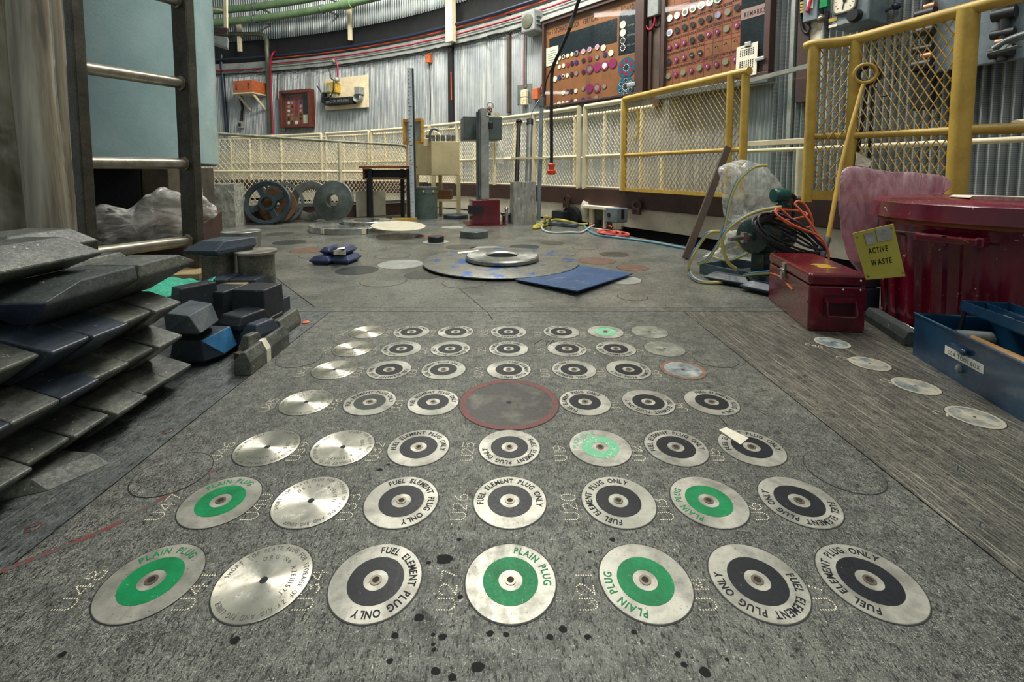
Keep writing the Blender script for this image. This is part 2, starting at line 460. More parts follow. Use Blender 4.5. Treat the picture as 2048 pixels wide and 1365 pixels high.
# strokes of the drilled figures (unit box, y up)
SEG = {'U': [[(0, 1), (0, 0.2), (0.2, 0), (0.5, 0), (0.7, 0.2), (0.7, 1)]], '0': [[(0.1, 0.1), (0, 0.4), (0, 0.7), (0.15, 1), (0.55, 1), (0.7, 0.7), (0.7, 0.3), (0.55, 0), (0.15, 0)]],
       '1': [[(0.35, 0), (0.35, 1)]], '2': [[(0, 0.8), (0.15, 1), (0.55, 1), (0.7, 0.75), (0.6, 0.5), (0, 0), (0.7, 0)]],
       '3': [[(0, 0.9), (0.3, 1), (0.65, 0.85), (0.6, 0.58), (0.3, 0.5)], [(0.6, 0.45), (0.7, 0.2), (0.4, 0), (0, 0.1)]],
       '4': [[(0.55, 0), (0.55, 1), (0, 0.3), (0.75, 0.3)]], '5': [[(0.65, 1), (0.05, 1), (0, 0.55), (0.45, 0.6), (0.7, 0.35), (0.5, 0), (0, 0.05)]],
       '6': [[(0.6, 1), (0.15, 0.75), (0, 0.35), (0.15, 0), (0.55, 0), (0.7, 0.3), (0.5, 0.55), (0.1, 0.45)]], '7': [[(0, 1), (0.7, 1), (0.25, 0)]],
       '8': [[(0.35, 0.52), (0.08, 0.7), (0.15, 0.97), (0.55, 0.97), (0.62, 0.7), (0.35, 0.52), (0.0, 0.3), (0.1, 0.0), (0.6, 0.0), (0.7, 0.3), (0.4, 0.5)]],
       '9': [[(0.65, 0.6), (0.3, 0.45), (0.05, 0.65), (0.15, 0.97), (0.5, 1), (0.7, 0.7), (0.6, 0.25), (0.2, 0)]], 'C': [[(0.7, 0.9), (0.35, 1), (0, 0.6), (0, 0.35), (0.3, 0), (0.7, 0.1)]],
       'R': [[(0, 0), (0, 1), (0.5, 1), (0.65, 0.75), (0.5, 0.5), (0.05, 0.5)], [(0.3, 0.5), (0.7, 0)]]}
M['dot'] = plain('drilled_dot', srgb(244, 234, 206), 0.5)
def drilled(txt, o, ux, uy, h, parent, rd=0.0011, step=0.0034):
    m = MB(); o = Vector(o); ux = Vector(ux); uy = Vector(uy); x = 0.0
    for ch in txt:
        for st in SEG.get(ch, []):
            pts = [o + ux*((x + a)*h) + uy*(b*h) for a, b in st]
            carry = 0.0
            for p, q in zip(pts, pts[1:]):
                L = (q-p).length; d = carry
                while d <= L:
                    c = p + (q-p)*(d/L)
                    m.poly([c + Vector((rd*math.cos(k*PI/3), rd*math.sin(k*PI/3), 0)) for k in range(6)])
                    d += step
                carry = d - L
        x += 0.42 if ch == '1' and len(txt) > 2 else 0.95
    return m.obj('punched_number', M['dot'], parent)
plugs = {}
for ri, row in enumerate(ROWS):
    for ci, e in enumerate(row):
        x = PC[0] + XO[ci]; y = PC[1] + XO[ri]
        n = NUM[ci] - ri
        if e:
            k, ang = e
            lab = '%s, %s, %s' % (KIND[k][0], ORD[ri], CPOS[ci])
            if k in used: o = dup(PROTO[k], (x, y, 0), R(ang), lab, KIND[k][1])
            else:
                used.add(k); o = PROTO[k]; o.location = (x, y, 0); o.rotation_euler = (0, 0, R(ang)); o['label'] = lab; o['group'] = KIND[k][1]
                WLOC[o.name] = Vector((x, y, 0))
            plugs[(ri, ci)] = o
        if not (ri == 3 and ci == 3) :
            if ci > 3: n = {4: 21, 5: 14, 6: 7}[ci] - ri
            if ci == 3: n = 27 - ri if ri < 3 else 28 - ri
            drilled('U%d' % n, (x - 0.072, y - 0.042, 0.0004), (0, 1, 0), (-1, 0, 0), 0.0225, floor)
# the large disc in the middle of the pattern
M['bigdisc'] = paint('oily_black_steel', srgb(32, 32, 30), srgb(104, 102, 93), 17, 0.45, 0.3, 0.48, 0.66, fine=0.5)
M['redrim'] = paint('flaking_red_rim', srgb(128, 50, 44), srgb(88, 50, 46), 40, 0.55, chip=srgb(62, 62, 58), chip_scale=90, chip_at=0.60)
c = G(1018, 806); root = thing('shield_disc', 'large dark disc with flaking red edge in the middle of the plugs', 'floor disc', (c.x, c.y, 0))
m = MB(); m.lathe([(0.119, -0.0002), (0.119, 0.0008), (1e-4, 0.0008)], (c.x, c.y, 0), seg=80); m.obj('plate', M['bigdisc'], root)
annulus(MB(), 0.104, 0.119, 0.0008, 0.0011, 80, (c.x, c.y)).obj('red_rim', M['redrim'], root)
annulus(MB(), 0.119, 0.121, 0.0001, 0.0004, 80, (c.x, c.y)).obj('gap_ring', M['gap'], root)
m = MB(); m.lathe([(0.0065, 0.0008), (0.0065, 0.0012), (1e-4, 0.0012)], (c.x, c.y, 0), seg=24); m.obj('bore', M['black'], root)
# flush two-hole covers and the side plugs
def flush_disc(px, py, r, label, group, mat, holes=(), name='flush_cover', cat='floor disc', rim=None, z=0.0008, gapw=0.0018):
    c = G(px, py); root = thing(name, label, cat, (c.x, c.y, 0), group)
    m = MB(); m.lathe([(r, -0.0002), (r, z), (1e-4, z)], (c.x, c.y, 0), seg=64); m.obj('plate', M[mat], root)
    annulus(MB(), r, r+gapw, 0.0001, 0.0004, 64, (c.x, c.y)).obj('gap_ring', M['gap'], root)
    if rim: annulus(MB(), r*0.86, r-0.0005, z, z+0.0002, 64, (c.x, c.y)).obj('rim', M[rim], root)
    for hx, hy, hr in holes:
        m = MB(); m.lathe([(hr, z), (hr, z+0.0003), (1e-4, z+0.0003)], (c.x+hx*r, c.y+hy*r, 0), seg=16); m.obj('hole', M['black'], root)
    return root
H2 = ((-0.05, -0.62, 0.0022), (0.30, 0.55, 0.0022))
flush_disc(345, 948, 0.0625, 'scuffed two-hole cover nearest the left brick stack', 'two-hole covers beside the plugs', 'floor_near', H2)
flush_disc(1687, 943, 0.0625, 'scuffed two-hole cover beyond the right end of the second plug row', 'two-hole covers beside the plugs', 'floor_near', H2)
flush_disc(598, 718, 0.0625, 'faint two-hole cover beside the long chamfered brick', 'two-hole covers beside the plugs', 'floor_near', H2)
flush_disc(1430, 718, 0.0625, 'faint cover beside the rusty rimmed plug', 'two-hole covers beside the plugs', 'floor_near', ())
M['palecover'] = brushed('pale_worn_cover', srgb(186, 182, 164), srgb(112, 124, 130), 0.3, 0.4, 0.45, 22, 0.42, 0.6)
M['palerim'] = plain('pale_cover_rim', srgb(176, 170, 150), 0.5, 0.3)
for i, (px, py, lab) in enumerate(((1664, 686, 'grey cover with pale rim in front of the red toolbox'), (1739, 728, 'pale stained cover left of the blue tool box corner'),
                                   (1831, 773, 'pale stained cover beside the middle of the blue tool box'), (1949, 835, 'largest looking pale cover in front of the blue tool box'))):
    flush_disc(px, py, 0.050, lab, 'pale covers in the right floor plate', 'bluegrey' if i == 0 else 'palecover', ((0, 0, 0.003),), 'side_cover', rim='palerim')
    o = G(px-78+i*2, py+6+i*3, 0.0004)
for px, py, tx in ((1610, 690, 'C4R'), (1672, 716, 'C3R'), (1760, 762, 'C2R'), (1866, 826, 'C1R')):
    o = G(px, py, 0.0005); drilled(tx, o, (0.76, -0.65, 0), (0.65, 0.76, 0), 0.018, floor, 0.0010, 0.0026)
# slotted screws in the floor plates
for px, py, lab in ((1960, 1051, 'slotted screw head near the right edge of the floor'), (66, 1056, 'red-marked slotted screw left of the plain plugs'),
                    (335, 863, 'red-marked slotted screw beside the brick stack'), (1916, 938, 'worn slotted screw in a dark stain on the right plate'),
                    (1566, 756, 'slotted screw beyond the right seam of the plug plate')):
    c = G(px, py); root = thing('floor_screw', lab, 'screw', (c.x, c.y, 0), 'slotted screws in the floor')
    m = MB(); m.lathe([(0.0085, -0.0002), (0.0085, 0.0004), (0.006, 0.0012), (1e-4, 0.0012)], (c.x, c.y, 0), seg=24)
    m.obj('head', M['floor_left'], root)
    m = MB(); m.box((c.x, c.y, 0.00125), (0.014, 0.0018, 0.0003), 0.7); m.obj('slot', M['gap'], root)
    if 'red' in lab:
        m = MB(); annulus(m, 0.0086, 0.0105, 0.0001, 0.0006, 24, (c.x, c.y)); m.obj('red_mark', M['redrim'], root)
# far floor discs: px, py, width in px, look
M['fd_rust'] = paint('rusty_disc', srgb(128, 92, 76), srgb(84, 70, 62), 20, 0.5, 0.3)
M['fd_pale'] = paint('pale_scuffed_disc', srgb(186, 190, 184), srgb(150, 154, 148), 14, 0.35, 0.4)
M['fd_dark'] = paint('dark_green_grey_disc', srgb(70, 80, 76), srgb(48, 56, 54), 14, 0.3, 0.4)
M['fd_brown'] = paint('dark_brown_grey_disc', srgb(92, 90, 80), srgb(66, 66, 60), 14, 0.35, 0.4)
FD = [(579, 485, 62, 'fd_dark', 'dark cover left of the rust-brown disc'), (616, 501, 67, 'fd_rust', 'rust-brown disc left of the stacked blue bricks'),
      (634, 511, 66, 'floor_far', 'plain cover just right of the rust-brown disc'), (655, 491, 37, 'floor_far', 'small plain cover behind the stacked blue bricks'),
      (747, 498, 51, 'floor_far', 'plain cover behind right of the stacked blue bricks'), (785, 512, 68, 'floor_far', 'plain cover left behind the big blue-flecked disc'),
      (802, 529, 92, 'fd_pale', 'pale scuffed cover touching left of the big blue-flecked disc'), (714, 541, 82, 'fd_dark', 'dark green-grey cover in front of the stacked blue bricks'),
      (767, 563, 90, 'floor_far', 'brushed outlined cover before the pale scuffed cover'), (848, 550, 76, 'fd_brown', 'dark brown cover half under the big disc on its left'),
      (923, 494, 61, 'fd_brown', 'dark cover behind left of the thick steel ring'), (1049, 494, 59, 'fd_dark', 'dark cover behind right of the thick steel ring'),
      (1194, 522, 71, 'fd_rust', 'reddish cover behind the blue plate corner'), (1265, 536, 61, 'fd_rust', 'reddish cover to the right of the blue plate'),
      (1228, 509, 56, 'fd_brown', 'dark smudged cover behind the reddish covers'), (1104, 486, 46, 'fd_brown', 'small cover halfway to the red cable coil'),
      (1170, 496, 49, 'floor_far', 'small plain cover left of the dark smudged cover'), (1265, 594, 58, 'floor_far', 'outlined cover nearest the right seam before the blue plate'),
      (929, 566, 88, 'floor_far', 'outlined cover just in front of the big disc'), (1244, 560, 76, 'fd_pale', 'pale cover under the raised blue plate corner'),
      (975, 499, 78, 'fd_pale', 'pale cover peeping from behind the thick steel ring'), (652, 444, 36, 'fd_pale', 'cream disc lying flat in front of the leaning rings'),
      (826, 571, 0, '', ''), (560, 468, 50, 'fd_brown', 'stained cover near the machined flange'), (600, 474, 44, 'floor_far', 'faint cover in front of the spoked wheel'),
      (862, 473, 60, 'fd_rust', 'reddish patch cover behind the small black block'), (1120, 508, 60, 'floor_far', 'faint cover right of the thick steel ring'),
      (905, 455, 44, 'fd_pale', 'pale ring-marked cover in front of the maroon base')]
for px, py, w, mt, lab in FD:
    if not w: continue
    c = G(px, py); r = w/2*c.y/F
    flush_disc(px, py, r, lab, 'round covers in the far floor plate', mt, ((0.1, 0.1, 0.004),) if 'plain' in lab or 'outlined' in lab else (), 'round_cover', gapw=0.004)
# red paint line and stains on the plug plate
M['redpaint'] = paint('thin_red_paint', srgb(136, 50, 52), srgb(110, 70, 66), 120, 0.6, chip=srgb(84, 88, 84), chip_scale=70, chip_at=0.47)
m = MB(); pts = [G(*p) for p in ((-20, 1152), (120, 1098), (215, 1058), (300, 1012), (370, 972), (440, 935))]
for a, b in zip(pts, pts[1:]):
    n = (b-a).cross(Vector((0, 0, 1))).normalized()*0.0045
    m.poly([a-n+Vector((0, 0, .0003)), a+n+Vector((0, 0, .0003)), b+n+Vector((0, 0, .0003)), b-n+Vector((0, 0, .0003))])
m.obj('red_line', M['redpaint'], floor)
M['oil'] = plain('oil_stain', srgb(20, 22, 22), 0.7, 0.0, 0.2)
random.seed(3)
m = MB()
for px, py, w in ((888, 1119, 34), (790, 1272, 16), (838, 1236, 22), (1126, 1259, 18), (1100, 1275, 15), (1175, 1275, 14), (885, 1275, 18), (868, 1300, 10), (866, 1270, 9), (955, 1335, 28), (980, 1268, 16), (1012, 1270, 14),
                  (780, 1323, 14), (871, 1343, 20), (905, 1355, 18), (866, 1290, 9), (1268, 1265, 12), (1356, 1310, 14), (1368, 1330, 14), (1410, 1345, 24), (1454, 1320, 10), (920, 1195, 12), (470, 1282, 20), (125, 1310, 16), (857, 1126, 10), (918, 1080, 10), (1225, 1080, 12), (760, 940, 12), (777, 930, 8), (1180, 1105, 8)):
    c = G(px, py); r = w/2*c.y/F*1.0
    ph = random.random()*6
    m.poly([c + Vector((r*(1+0.12*math.sin(3*t+ph)+0.08*math.sin(5*t))*math.cos(t), 0.8*r*(1+0.12*math.sin(2*t+ph))*math.sin(t), 0.00035)) for t in [2*PI*i/18 for i in range(18)]])
m.obj('oil_spot', M['oil'], floor)['kind'] = 'stuff'
# paper tag and orange chip
M['paper'] = paint('cream_paper', srgb(232, 226, 206), srgb(210, 204, 184), 60, 0.8, fine=0.05, bump=0.05)
c = G(1470, 880, 0.002)
m = MB(); a = [G(1438, 864, 0.0016), G(1452, 858, 0.0016), G(1497, 878, 0.0016), G(1481, 891, 0.0016)]
ax = (a[2]-a[1]); 
m.loft([[p + Vector((0, 0, 0.0)) for p in a], [p + Vector((0, 0, 0.004 if i in (0, 1) else 0.0015)) for i, p in enumerate(a)]])
tag(m.obj('tape_strip', M['paper']), 'cream tape strip stuck across a plug of the third row', 'tape')
M['orange'] = plain('orange_scrap', srgb(236, 120, 82), 0.6)
c = G(612, 646); m = MB(); m.lathe([(0.012, 0), (0.013, 0.003), (0.004, 0.007), (1e-4, 0.006)], c, seg=9); m.rough(0.003, 90)
tag(m.obj('plastic_scrap', M['orange']), 'small orange scrap lying left of the far plug row', 'scrap')

mb = MB()
for st in (((1068, 689), (1086, 678)), ((1092, 690), (1096, 682)), ((1096, 682), (1101, 689)), ((1101, 689), (1106, 681)), ((1106, 681), (1110, 687))):
    mb.bar(G(*st[0], 0.0003), G(*st[1], 0.0003), 0.0022, 0.0004)
mb.obj('pen_mark', M['oil'], floor)
mb = MB(); pts = [G(1428, 822), G(1466, 866), G(1506, 905), G(1530, 930)]
for a, b in zip(pts, pts[1:]): mb.bar(a + Vector((0, 0, .0002)), b + Vector((0, 0, .0002)), 0.0016, 0.0003)
for p_, q_ in (((905, 566), (975, 625)), ((975, 625), (985, 640))): mb.bar(G(*p_, 0.0002), G(*q_, 0.0002), 0.003, 0.0003)
mb.obj('scratch_line', M['oil'], floor)
# ------------------------------------------------------------------ round wall
CW = Vector((-8.9, -2.13, 0)); RW = 13.2
def WP(px, py, off=0.0):
    """point where the picture ray meets the round wall (off metres in front of it)"""
    d = ray(px, py); ox = CAM.x-CW.x; oy = CAM.y-CW.y; rr = RW-off
    a = d.x**2+d.y**2; b = 2*(ox*d.x+oy*d.y); c = ox*ox+oy*oy-rr*rr
    t = (-b+math.sqrt(b*b-4*a*c))/(2*a)
    return CAM + d*t
def ANG(p): return math.atan2(p.y-CW.y, p.x-CW.x)
def CP(ang, r, z): return Vector((CW.x+r*math.cos(ang), CW.y+r*math.sin(ang), z))
def FR(p):
    """(inward normal, horizontal tangent to the right seen from inside, up) at a wall point"""
    n = Vector((CW.x-p.x, CW.y-p.y, 0)).normalized()
    return n, Vector((0, 0, 1)).cross(n), Vector((0, 0, 1))
def FM(p):
    n, t, u = FR(p); return Matrix((t, n, u)).transposed()      # local x right, y towards the room, z up
def galv(name, c, c2, c3, rough=0.42, metal=0.4):
    t = NT(name)
    col = t.mix(t.ramp(t.noise(1.3, 5, 0.6), 0.35, 0.68), c, c2)
    st = t.noise(1, 4, 0.7, 0.3, t.mapping((14, 14, 0.9)))
    col = t.mix(t.ramp(st, 0.52, 0.74, 0, 0.75), col, c3)
    dk = t.noise(1, 4, 0.7, 0.2, t.mapping((9, 9, 0.5), (0, 0, 0), (4, 3, 1)))
    col = t.mix(t.ramp(dk, 0.56, 0.76, 0, 0.6), col, tuple(x*0.4 for x in c2[:3])+(1,))
    t.set(**{'Base Color': col, 'Metallic': metal, 'Roughness': t.ramp(st, 0.3, 0.7, rough-0.1, rough+0.18)})
    t.bump(t.noise(60, 3, 0.7), 0.1, 0.003); return t.m
M['galv'] = galv('galvanised_sheet', srgb(174, 180, 180), srgb(136, 144, 147), srgb(214, 211, 198))
M['galv_hi'] = galv('old_galvanised_sheet', srgb(140, 148, 148), srgb(104, 114, 116), srgb(180, 178, 168))
def perf_mat():
    m = M['galv'].copy(); m.name = 'perforated_sheet'; t = m.node_tree
    b = t.nodes['Principled BSDF']; src = b.inputs['Base Color'].links[0].from_socket
    g = t.nodes.new('ShaderNodeNewGeometry'); sx = t.nodes.new('ShaderNodeSeparateXYZ'); t.links.new(g.outputs['Position'], sx.inputs[0])
    w = t.nodes.new('ShaderNodeMath'); w.operation = 'MULTIPLY'; w.inputs[1].default_value = 2*PI/0.012; t.links.new(sx.outputs['Z'], w.inputs[0])
    s = t.nodes.new('ShaderNodeMath'); s.operation = 'SINE'; t.links.new(w.outputs[0], s.inputs[0])
    r = t.nodes.new('ShaderNodeMapRange'); r.inputs[1].default_value = 0.35; r.inputs[2].default_value = 0.7; r.inputs[3].default_value = 0; r.inputs[4].default_value = 0.55
    t.links.new(s.outputs[0], r.inputs[0])
    mx = t.nodes.new('ShaderNodeMix'); mx.data_type = 'RGBA'; t.links.new(r.outputs[0], mx.inputs[0]); t.links.new(src, mx.inputs[6]); mx.inputs[7].default_value = (0.03, 0.035, 0.035, 1)
    t.links.new(mx.outputs[2], b.inputs['Base Color']); return m
M['perf'] = perf_mat()
def corr_wall(name, a0, a1, z0, z1, pitch, amp, m, r=RW, per=6):
    mb = MB(); n = int(abs(a1-a0)*r/pitch)*per; prev = None
    for i in range(n+1):
        a = a0+(a1-a0)*i/n; ph = 2*PI*i/per
        rr = r + amp*math.sin(ph)
        q = (mb.bm.verts.new(CP(a, rr, z0)), mb.bm.verts.new(CP(a, rr, z1)))
        if prev: mb.bm.faces.new((prev[0], q[0], q[1], prev[1]))
        prev = q
    return struct(mb.obj(name, m, smooth=60))
corr_wall('wall_far', R(30), R(104), -0.3, 2.92, 0.040, 0.009, M['galv'])
corr_wall('wall_right', R(3), R(30), -0.3, 2.92, 0.052, 0.027, M['perf'])
corr_wall('wall_upper', R(3), R(104), 3.50, 5.6, 0.060, 0.016, M['galv_hi'], RW+0.02, 6)
def arc_box(mb, a0, a1, r0, r1, z0, z1, n=60):
    rings = []
    for i in range(n+1):
        a = a0+(a1-a0)*i/n
        rings.append([CP(a, r0, z0), CP(a, r1, z0), CP(a, r1, z1), CP(a, r0, z1)])
    return mb.loft(rings)
def arc_tube(mb, a0, a1, r, z, rad, n=70, seg=8, wob=0.0, sd=0):
    pts = []
    for i in range(n+1):
        a = a0+(a1-a0)*i/n
        w = mnoise.noise(Vector((i*0.35, sd, 0)))*wob
        pts.append(CP(a, r + w*0.5, z + w))
    return mb.tube(pts, rad, seg)
M['tar'] = paint('black_wall_lining', srgb(22, 26, 28), srgb(12, 14, 16), 5, 0.8, bump=0.6, bscale=14)
mb = MB(); arc_box(mb, R(3), R(104), RW+0.03, RW+0.09, 2.90, 3.55); struct(mb.obj('trim_1', M['tar']))
M['channel'] = paint('grey_cable_channel', srgb(172, 176, 168), srgb(130, 136, 132), 4, 0.5, 0.3)
mb = MB(); arc_box(mb, R(20), R(100), RW-0.06, RW+0.02, 2.78, 3.00); arc_box(mb, R(20), R(100), RW-0.08, RW-0.06, 2.86, 2.885)
struct(mb.obj('trim_2', M['channel']))
# overhead cables along the channel
M['cable_red'] = plain('crimson_conduit', srgb(140, 24, 50), 0.4)
M['cable_orange'] = plain('orange_cable', srgb(196, 80, 48), 0.45)
M['cable_black'] = plain('black_cable', srgb(22, 24, 28), 0.45)
M['cable_navy'] = plain('dark_blue_conduit', srgb(28, 38, 58), 0.35)
M['rod_grey'] = paint('grey_pipe_paint', srgb(110, 118, 118), srgb(78, 86, 86), 8, 0.4, 0.3)
def cable(name, m, a0, a1, off, z, rad, lab, wob=0.02, sd=0):
    mb = MB(); arc_tube(mb, a0, a1, RW-off, z, rad, 90, 7, wob, sd)
    return tag(mb.obj(name, m, smooth=60), lab, 'cable')
cable('wall_conduit', M['cable_red'], R(30), R(74.3), 0.095, 2.925, 0.014, 'long crimson conduit running along the wall channel', 0.01, 1)
cable('wall_conduit', M['cable_red'], R(74.9), R(90), 0.095, 2.83, 0.014, 'crimson conduit behind the teal vessel end of the wall', 0.03, 5)
cable('wall_cable', M['cable_orange'], R(40), R(74.3), 0.08, 3.045, 0.014, 'orange cable on top of the wall channel', 0.015, 2)
cable('wall_cable', M['cable_navy'], R(25), R(95), 0.10, 3.09, 0.030, 'thick dark cable above the orange one along the wall', 0.012, 3)
cable('wall_cable', M['cable_black'], R(40), R(90), 0.07, 2.765, 0.012, 'thin black cable under the wall channel', 0.03, 4)
cable('wall_cable', M['cable_black'], R(44), R(76), 0.10, 2.72, 0.006, 'drooping hair-thin black cable lowest under the wall channel', 0.10, 9)
# green pipes high on the wall
M['pipe_green'] = paint('sage_green_pipe_paint', srgb(122, 152, 108), srgb(96, 124, 88), 7, 0.42)
for (off, z, r0, lab, aj) in ((0.42, 3.80, 0.075, 'lower sage green pipe along the upper wall', 62.5), (0.40, 4.06, 0.075, 'upper sage green pipe along the upper wall', 58)):
    mb = MB(); arc_tube(mb, R(30), R(100), RW-off, z, r0, 110, 16); 
    o = thing('green_pipe', lab, 'pipe', CP(R(60), RW-off, z), 'green pipes high on the wall')
    mb.obj('pipe_run', M['pipe_green'], o, smooth=50)
    mb = MB(); arc_tube(mb, R(aj), R(aj+1.0), RW-off, z, r0*1.32, 4, 18); mb.obj('coupling', M['pipe_green'], o, smooth=40)
    mb = MB()
    for k in (48, 56, 66, 74, 82): p = CP(R(k), RW-off, z); n, t, u = FR(p); mb.torus(p, t, r0*1.08, 0.012, 20, 6); mb.bar(p - n*r0, CP(R(k), RW, z), 0.03, 0.03)
    mb.obj('pipe_clip', M['rod_grey'], o, smooth=40)
# posts and conduits running up the wall
M['cream'] = paint('cream_enamel', srgb(226, 216, 182), srgb(200, 188, 154), 7, 0.42, chip=srgb(120, 108, 88), chip_scale=60, chip_at=0.76, fine=0.1)
M['brown'] = paint('chocolate_brown_paint', srgb(74, 50, 42), srgb(56, 38, 34), 6, 0.5, chip=srgb(150, 130, 112), chip_scale=70, chip_at=0.76)
M['brownpost'] = paint('brown_post_paint', srgb(86, 70, 58), srgb(64, 52, 44), 6, 0.5)
M['grey_steel'] = paint('grey_steel', srgb(136, 142, 138), srgb(104, 110, 108), 9, 0.4, 0.5)
M['olive'] = paint('grey_green_duct', srgb(104, 106, 88), srgb(78, 80, 68), 9, 0.45, 0.2)
def wall_bar(name, m, px, y0, y1, w, d, lab, cat, off=0.0, px1=None, group=None):
    a = WP(px, y0, off); b = WP(px if px1 is None else px1, y1, off)
    A = ANG((a+b)/2); p0 = CP(A if px1 is None else ANG(a), RW-off-d/2, a.z); p1 = CP(A if px1 is None else ANG(b), RW-off-d/2, b.z)
    n, t, u = FR(p0); mb = MB(); mb.bar(p0, p1, w, d, n)
    return tag(mb.obj(name, m, bevel=0.004), lab, cat, group)
def wall_tube(name, m, path, r, lab, cat='conduit', off=0.04, n=6, group=None):
    mb = MB(); mb.tube(smoothpath([WP(*p, off) if len(p) == 2 else WP(p[0], p[1], p[2]) for p in path], n), r, 8)
    return tag(mb.obj(name, m, smooth=60), lab, cat, group)
wall_bar('wall_post', M['cream'], 905, -30, 86, 0.16, 0.10, 'wide cream post crossing the dark band left of the speaker', 'post', 0.10)
wall_bar('wall_post', M['cream'], 702, 10, 82, 0.07, 0.06, 'narrow cream post crossing the dark band above the sign board', 'post', 0.10)
wall_bar('wall_post', M['cream'], 481, 45, 104, 0.08, 0.06, 'narrow cream post over the dark band above the orange case', 'post', 0.10)
wall_bar('wall_post', M['brownpost'], 1021, 30, 226, 0.06, 0.06, 'tall brown post beside the double power socket', 'post', 0.0)
wall_bar('wall_duct', M['tar'], 904, 85, 250, 0.11, 0.05, 'dark slotted cable duct on the wall beyond the grey pedestal', 'duct', 0.0)
for k, (px, w) in enumerate(((902, 0.006),)):
    wall_tube('conduit', M['cable_orange'], [(px, 145), (px+1, 200)], 0.010, 'short orange conduit on the dark slotted duct', off=0.07)
wall_tube('elbow_duct', M['olive'], [(430, 68, .16), (500, 68, .16), (524, 70, .16), (533, 78, .16), (534, 100, .21), (535, 118, .21), (535.5, 140, .18), (537, 180, 0.07), (540, 266, 0.06)], 0.045, 'olive elbow duct running down beside the orange case', 'duct', 0.10)
wall_tube('conduit', M['cable_red'], [(550, 103, .15), (545, 108, .30), (541, 128, .28), (542, 180, .16), (546, 268, .16)], 0.020, 'red conduit running down beside the olive duct', off=0.20)
wall_tube('conduit', M['cable_navy'], [(443, 110), (444, 140), (449, 200), (454, 268)], 0.040, 'dark blue strapped conduit at the left end of the wall', off=0.05)
wall_tube('conduit', M['cable_black'], [(556, 122), (555, 170), (554, 200)], 0.008, 'thin dark cable left of the small display case', off=0.03)
wall_tube('wall_cable', M['cable_black'], [(860, 128), (860, 165), (861, 200), (860, 240)], 0.008, 'thin cable hanging below the small orange box', off=0.02)
for px, y0, y1 in ((566, 132, 182), (621, 130, 181)):
    wall_bar('mounting_strip', M['channel'], px, y0, 263, 0.10, 0.02, 'pale %s mounting strip behind the small display case' % ('left' if px < 600 else 'right'), 'strip', 0.005, group='mounting strips behind the small display case')
wall_bar('wall_post', M['brownpost'], 1319, -20, 215, 0.10, 0.06, 'dark brown post between the two big display boards', 'post', 0.01)
wall_bar('wall_post', M['brown'], 1612, -20, 205, 0.10, 0.05, 'wide brown timber post right of the calendar board', 'post', 0.01)
wall_bar('wall_post', M['channel'], 1586, -20, 300, 0.04, 0.04, 'slim pale post left of the wide brown timber post', 'post', 0.01)
# orange case on a bracket shelf
M['orange_box'] = paint('orange_enamel', srgb(190, 104, 62), srgb(166, 88, 52), 14, 0.4, fine=0.1)
p = WP(500, 176, 0.22); n, t, u = FR(p); fm = FM(p)
s = (WP(517, 176, 0.22)-WP(478, 176, 0.22)).length
root = thing('equipment_case', 'orange ventilated case on a cream bracket shelf', 'case', p)
mb = MB(); mb.box(p, (s*0.98, 0.40, 0.255), fm); mb.obj('body', M['orange_box'], root, bevel=0.008)
mb = MB()
for dx in (-0.33, 0.28):
    for k in range(5): mb.box(p + t*(dx*s) + n*0.202 + u*(-0.06+0.03*k), (0.05, 0.004, 0.012), fm)
mb.obj('vent_slots', M['black'], root)
sh = thing('bracket_shelf', 'cream bracket shelf under the orange case', 'shelf', p - u*0.15)
mb = MB(); mb.box(p - u*0.145, (s*1.0, 0.42, 0.03), fm); mb.obj('board', M['cream'], sh, bevel=0.004)
for dx in (-0.36, 0.42):
    mb = MB(); q = p + t*(dx*s) - u*0.16
    mb.bar(q + n*0.16, q - n*0.20 - u*0.30, 0.05, 0.02, t); mb.obj('bracket', M['cream'], sh)
wall_tube('wall_cable', M['cable_black'], [(482, 190), (481, 200), (485, 215), (484, 225), (483, 243)], 0.028, 'black cable loop below the orange case', 'cable', 0.06)
p = WP(482, 250, 0.05); fm = FM(p); n, t, u = FR(p)
root = thing('switch_box', 'small white switch box at the end of the black cable', 'switch', p)
mb = MB(); mb.box(p, (0.10, 0.07, 0.15), fm); mb.obj('body', M['channel'], root, bevel=0.005)
mb = MB(); mb.box(p+n*0.04, (0.05, 0.02, 0.06), fm); mb.obj('rocker', M['black'], root)
# small orange box with thin cable
def wall_box(name, m, px, py, w, h, d, lab, cat, bev=0.006, off=0.0):
    p = WP(px, py, off+d/2); mb = MB(); mb.box(p, (w, d, h), FM(p)); return tag(mb.obj(name, m, bevel=bev), lab, cat), p
wall_box('junction_box', M['orange_box'], 858, 117, 0.10, 0.165, 0.09, 'small orange box hanging under the wall channel', 'box')
wall_box('junction_box', M['orange_box'], 1073, 188, 0.125, 0.165, 0.09, 'orange junction box beside the double power socket', 'box')
o, p = wall_box('mounting_plate', M['grey_steel'], 1049, 188, 0.30, 0.30, 0.01, 'grey mounting plate behind the double power socket', 'plate')
p = WP(1049, 194, 0.05); fm = FM(p); n, t, u = FR(p)
root = thing('power_socket', 'cream double power socket on a grey plate', 'socket', p)
for dz in (0.05, -0.07):
    mb = MB(); mb.box(p+u*dz, (0.11, 0.07, 0.115), fm); f = mb.obj('socket_body', M['cream'], root, bevel=0.012)
    mb = MB()
    for dx, dzz in ((-0.018, 0.012), (0.018, 0.012), (0, -0.02)): mb.box(p+u*(dz+dzz)+t*dx+n*0.036, (0.006, 0.003, 0.016), fm)
    mb.obj('pin_slot', M['black'], f)
wall_tube('conduit', M['cable_red'], [(1048, 176), (1048, 110), (1049, 60)], 0.010, 'thin red conduit above the double power socket', off=0.03)
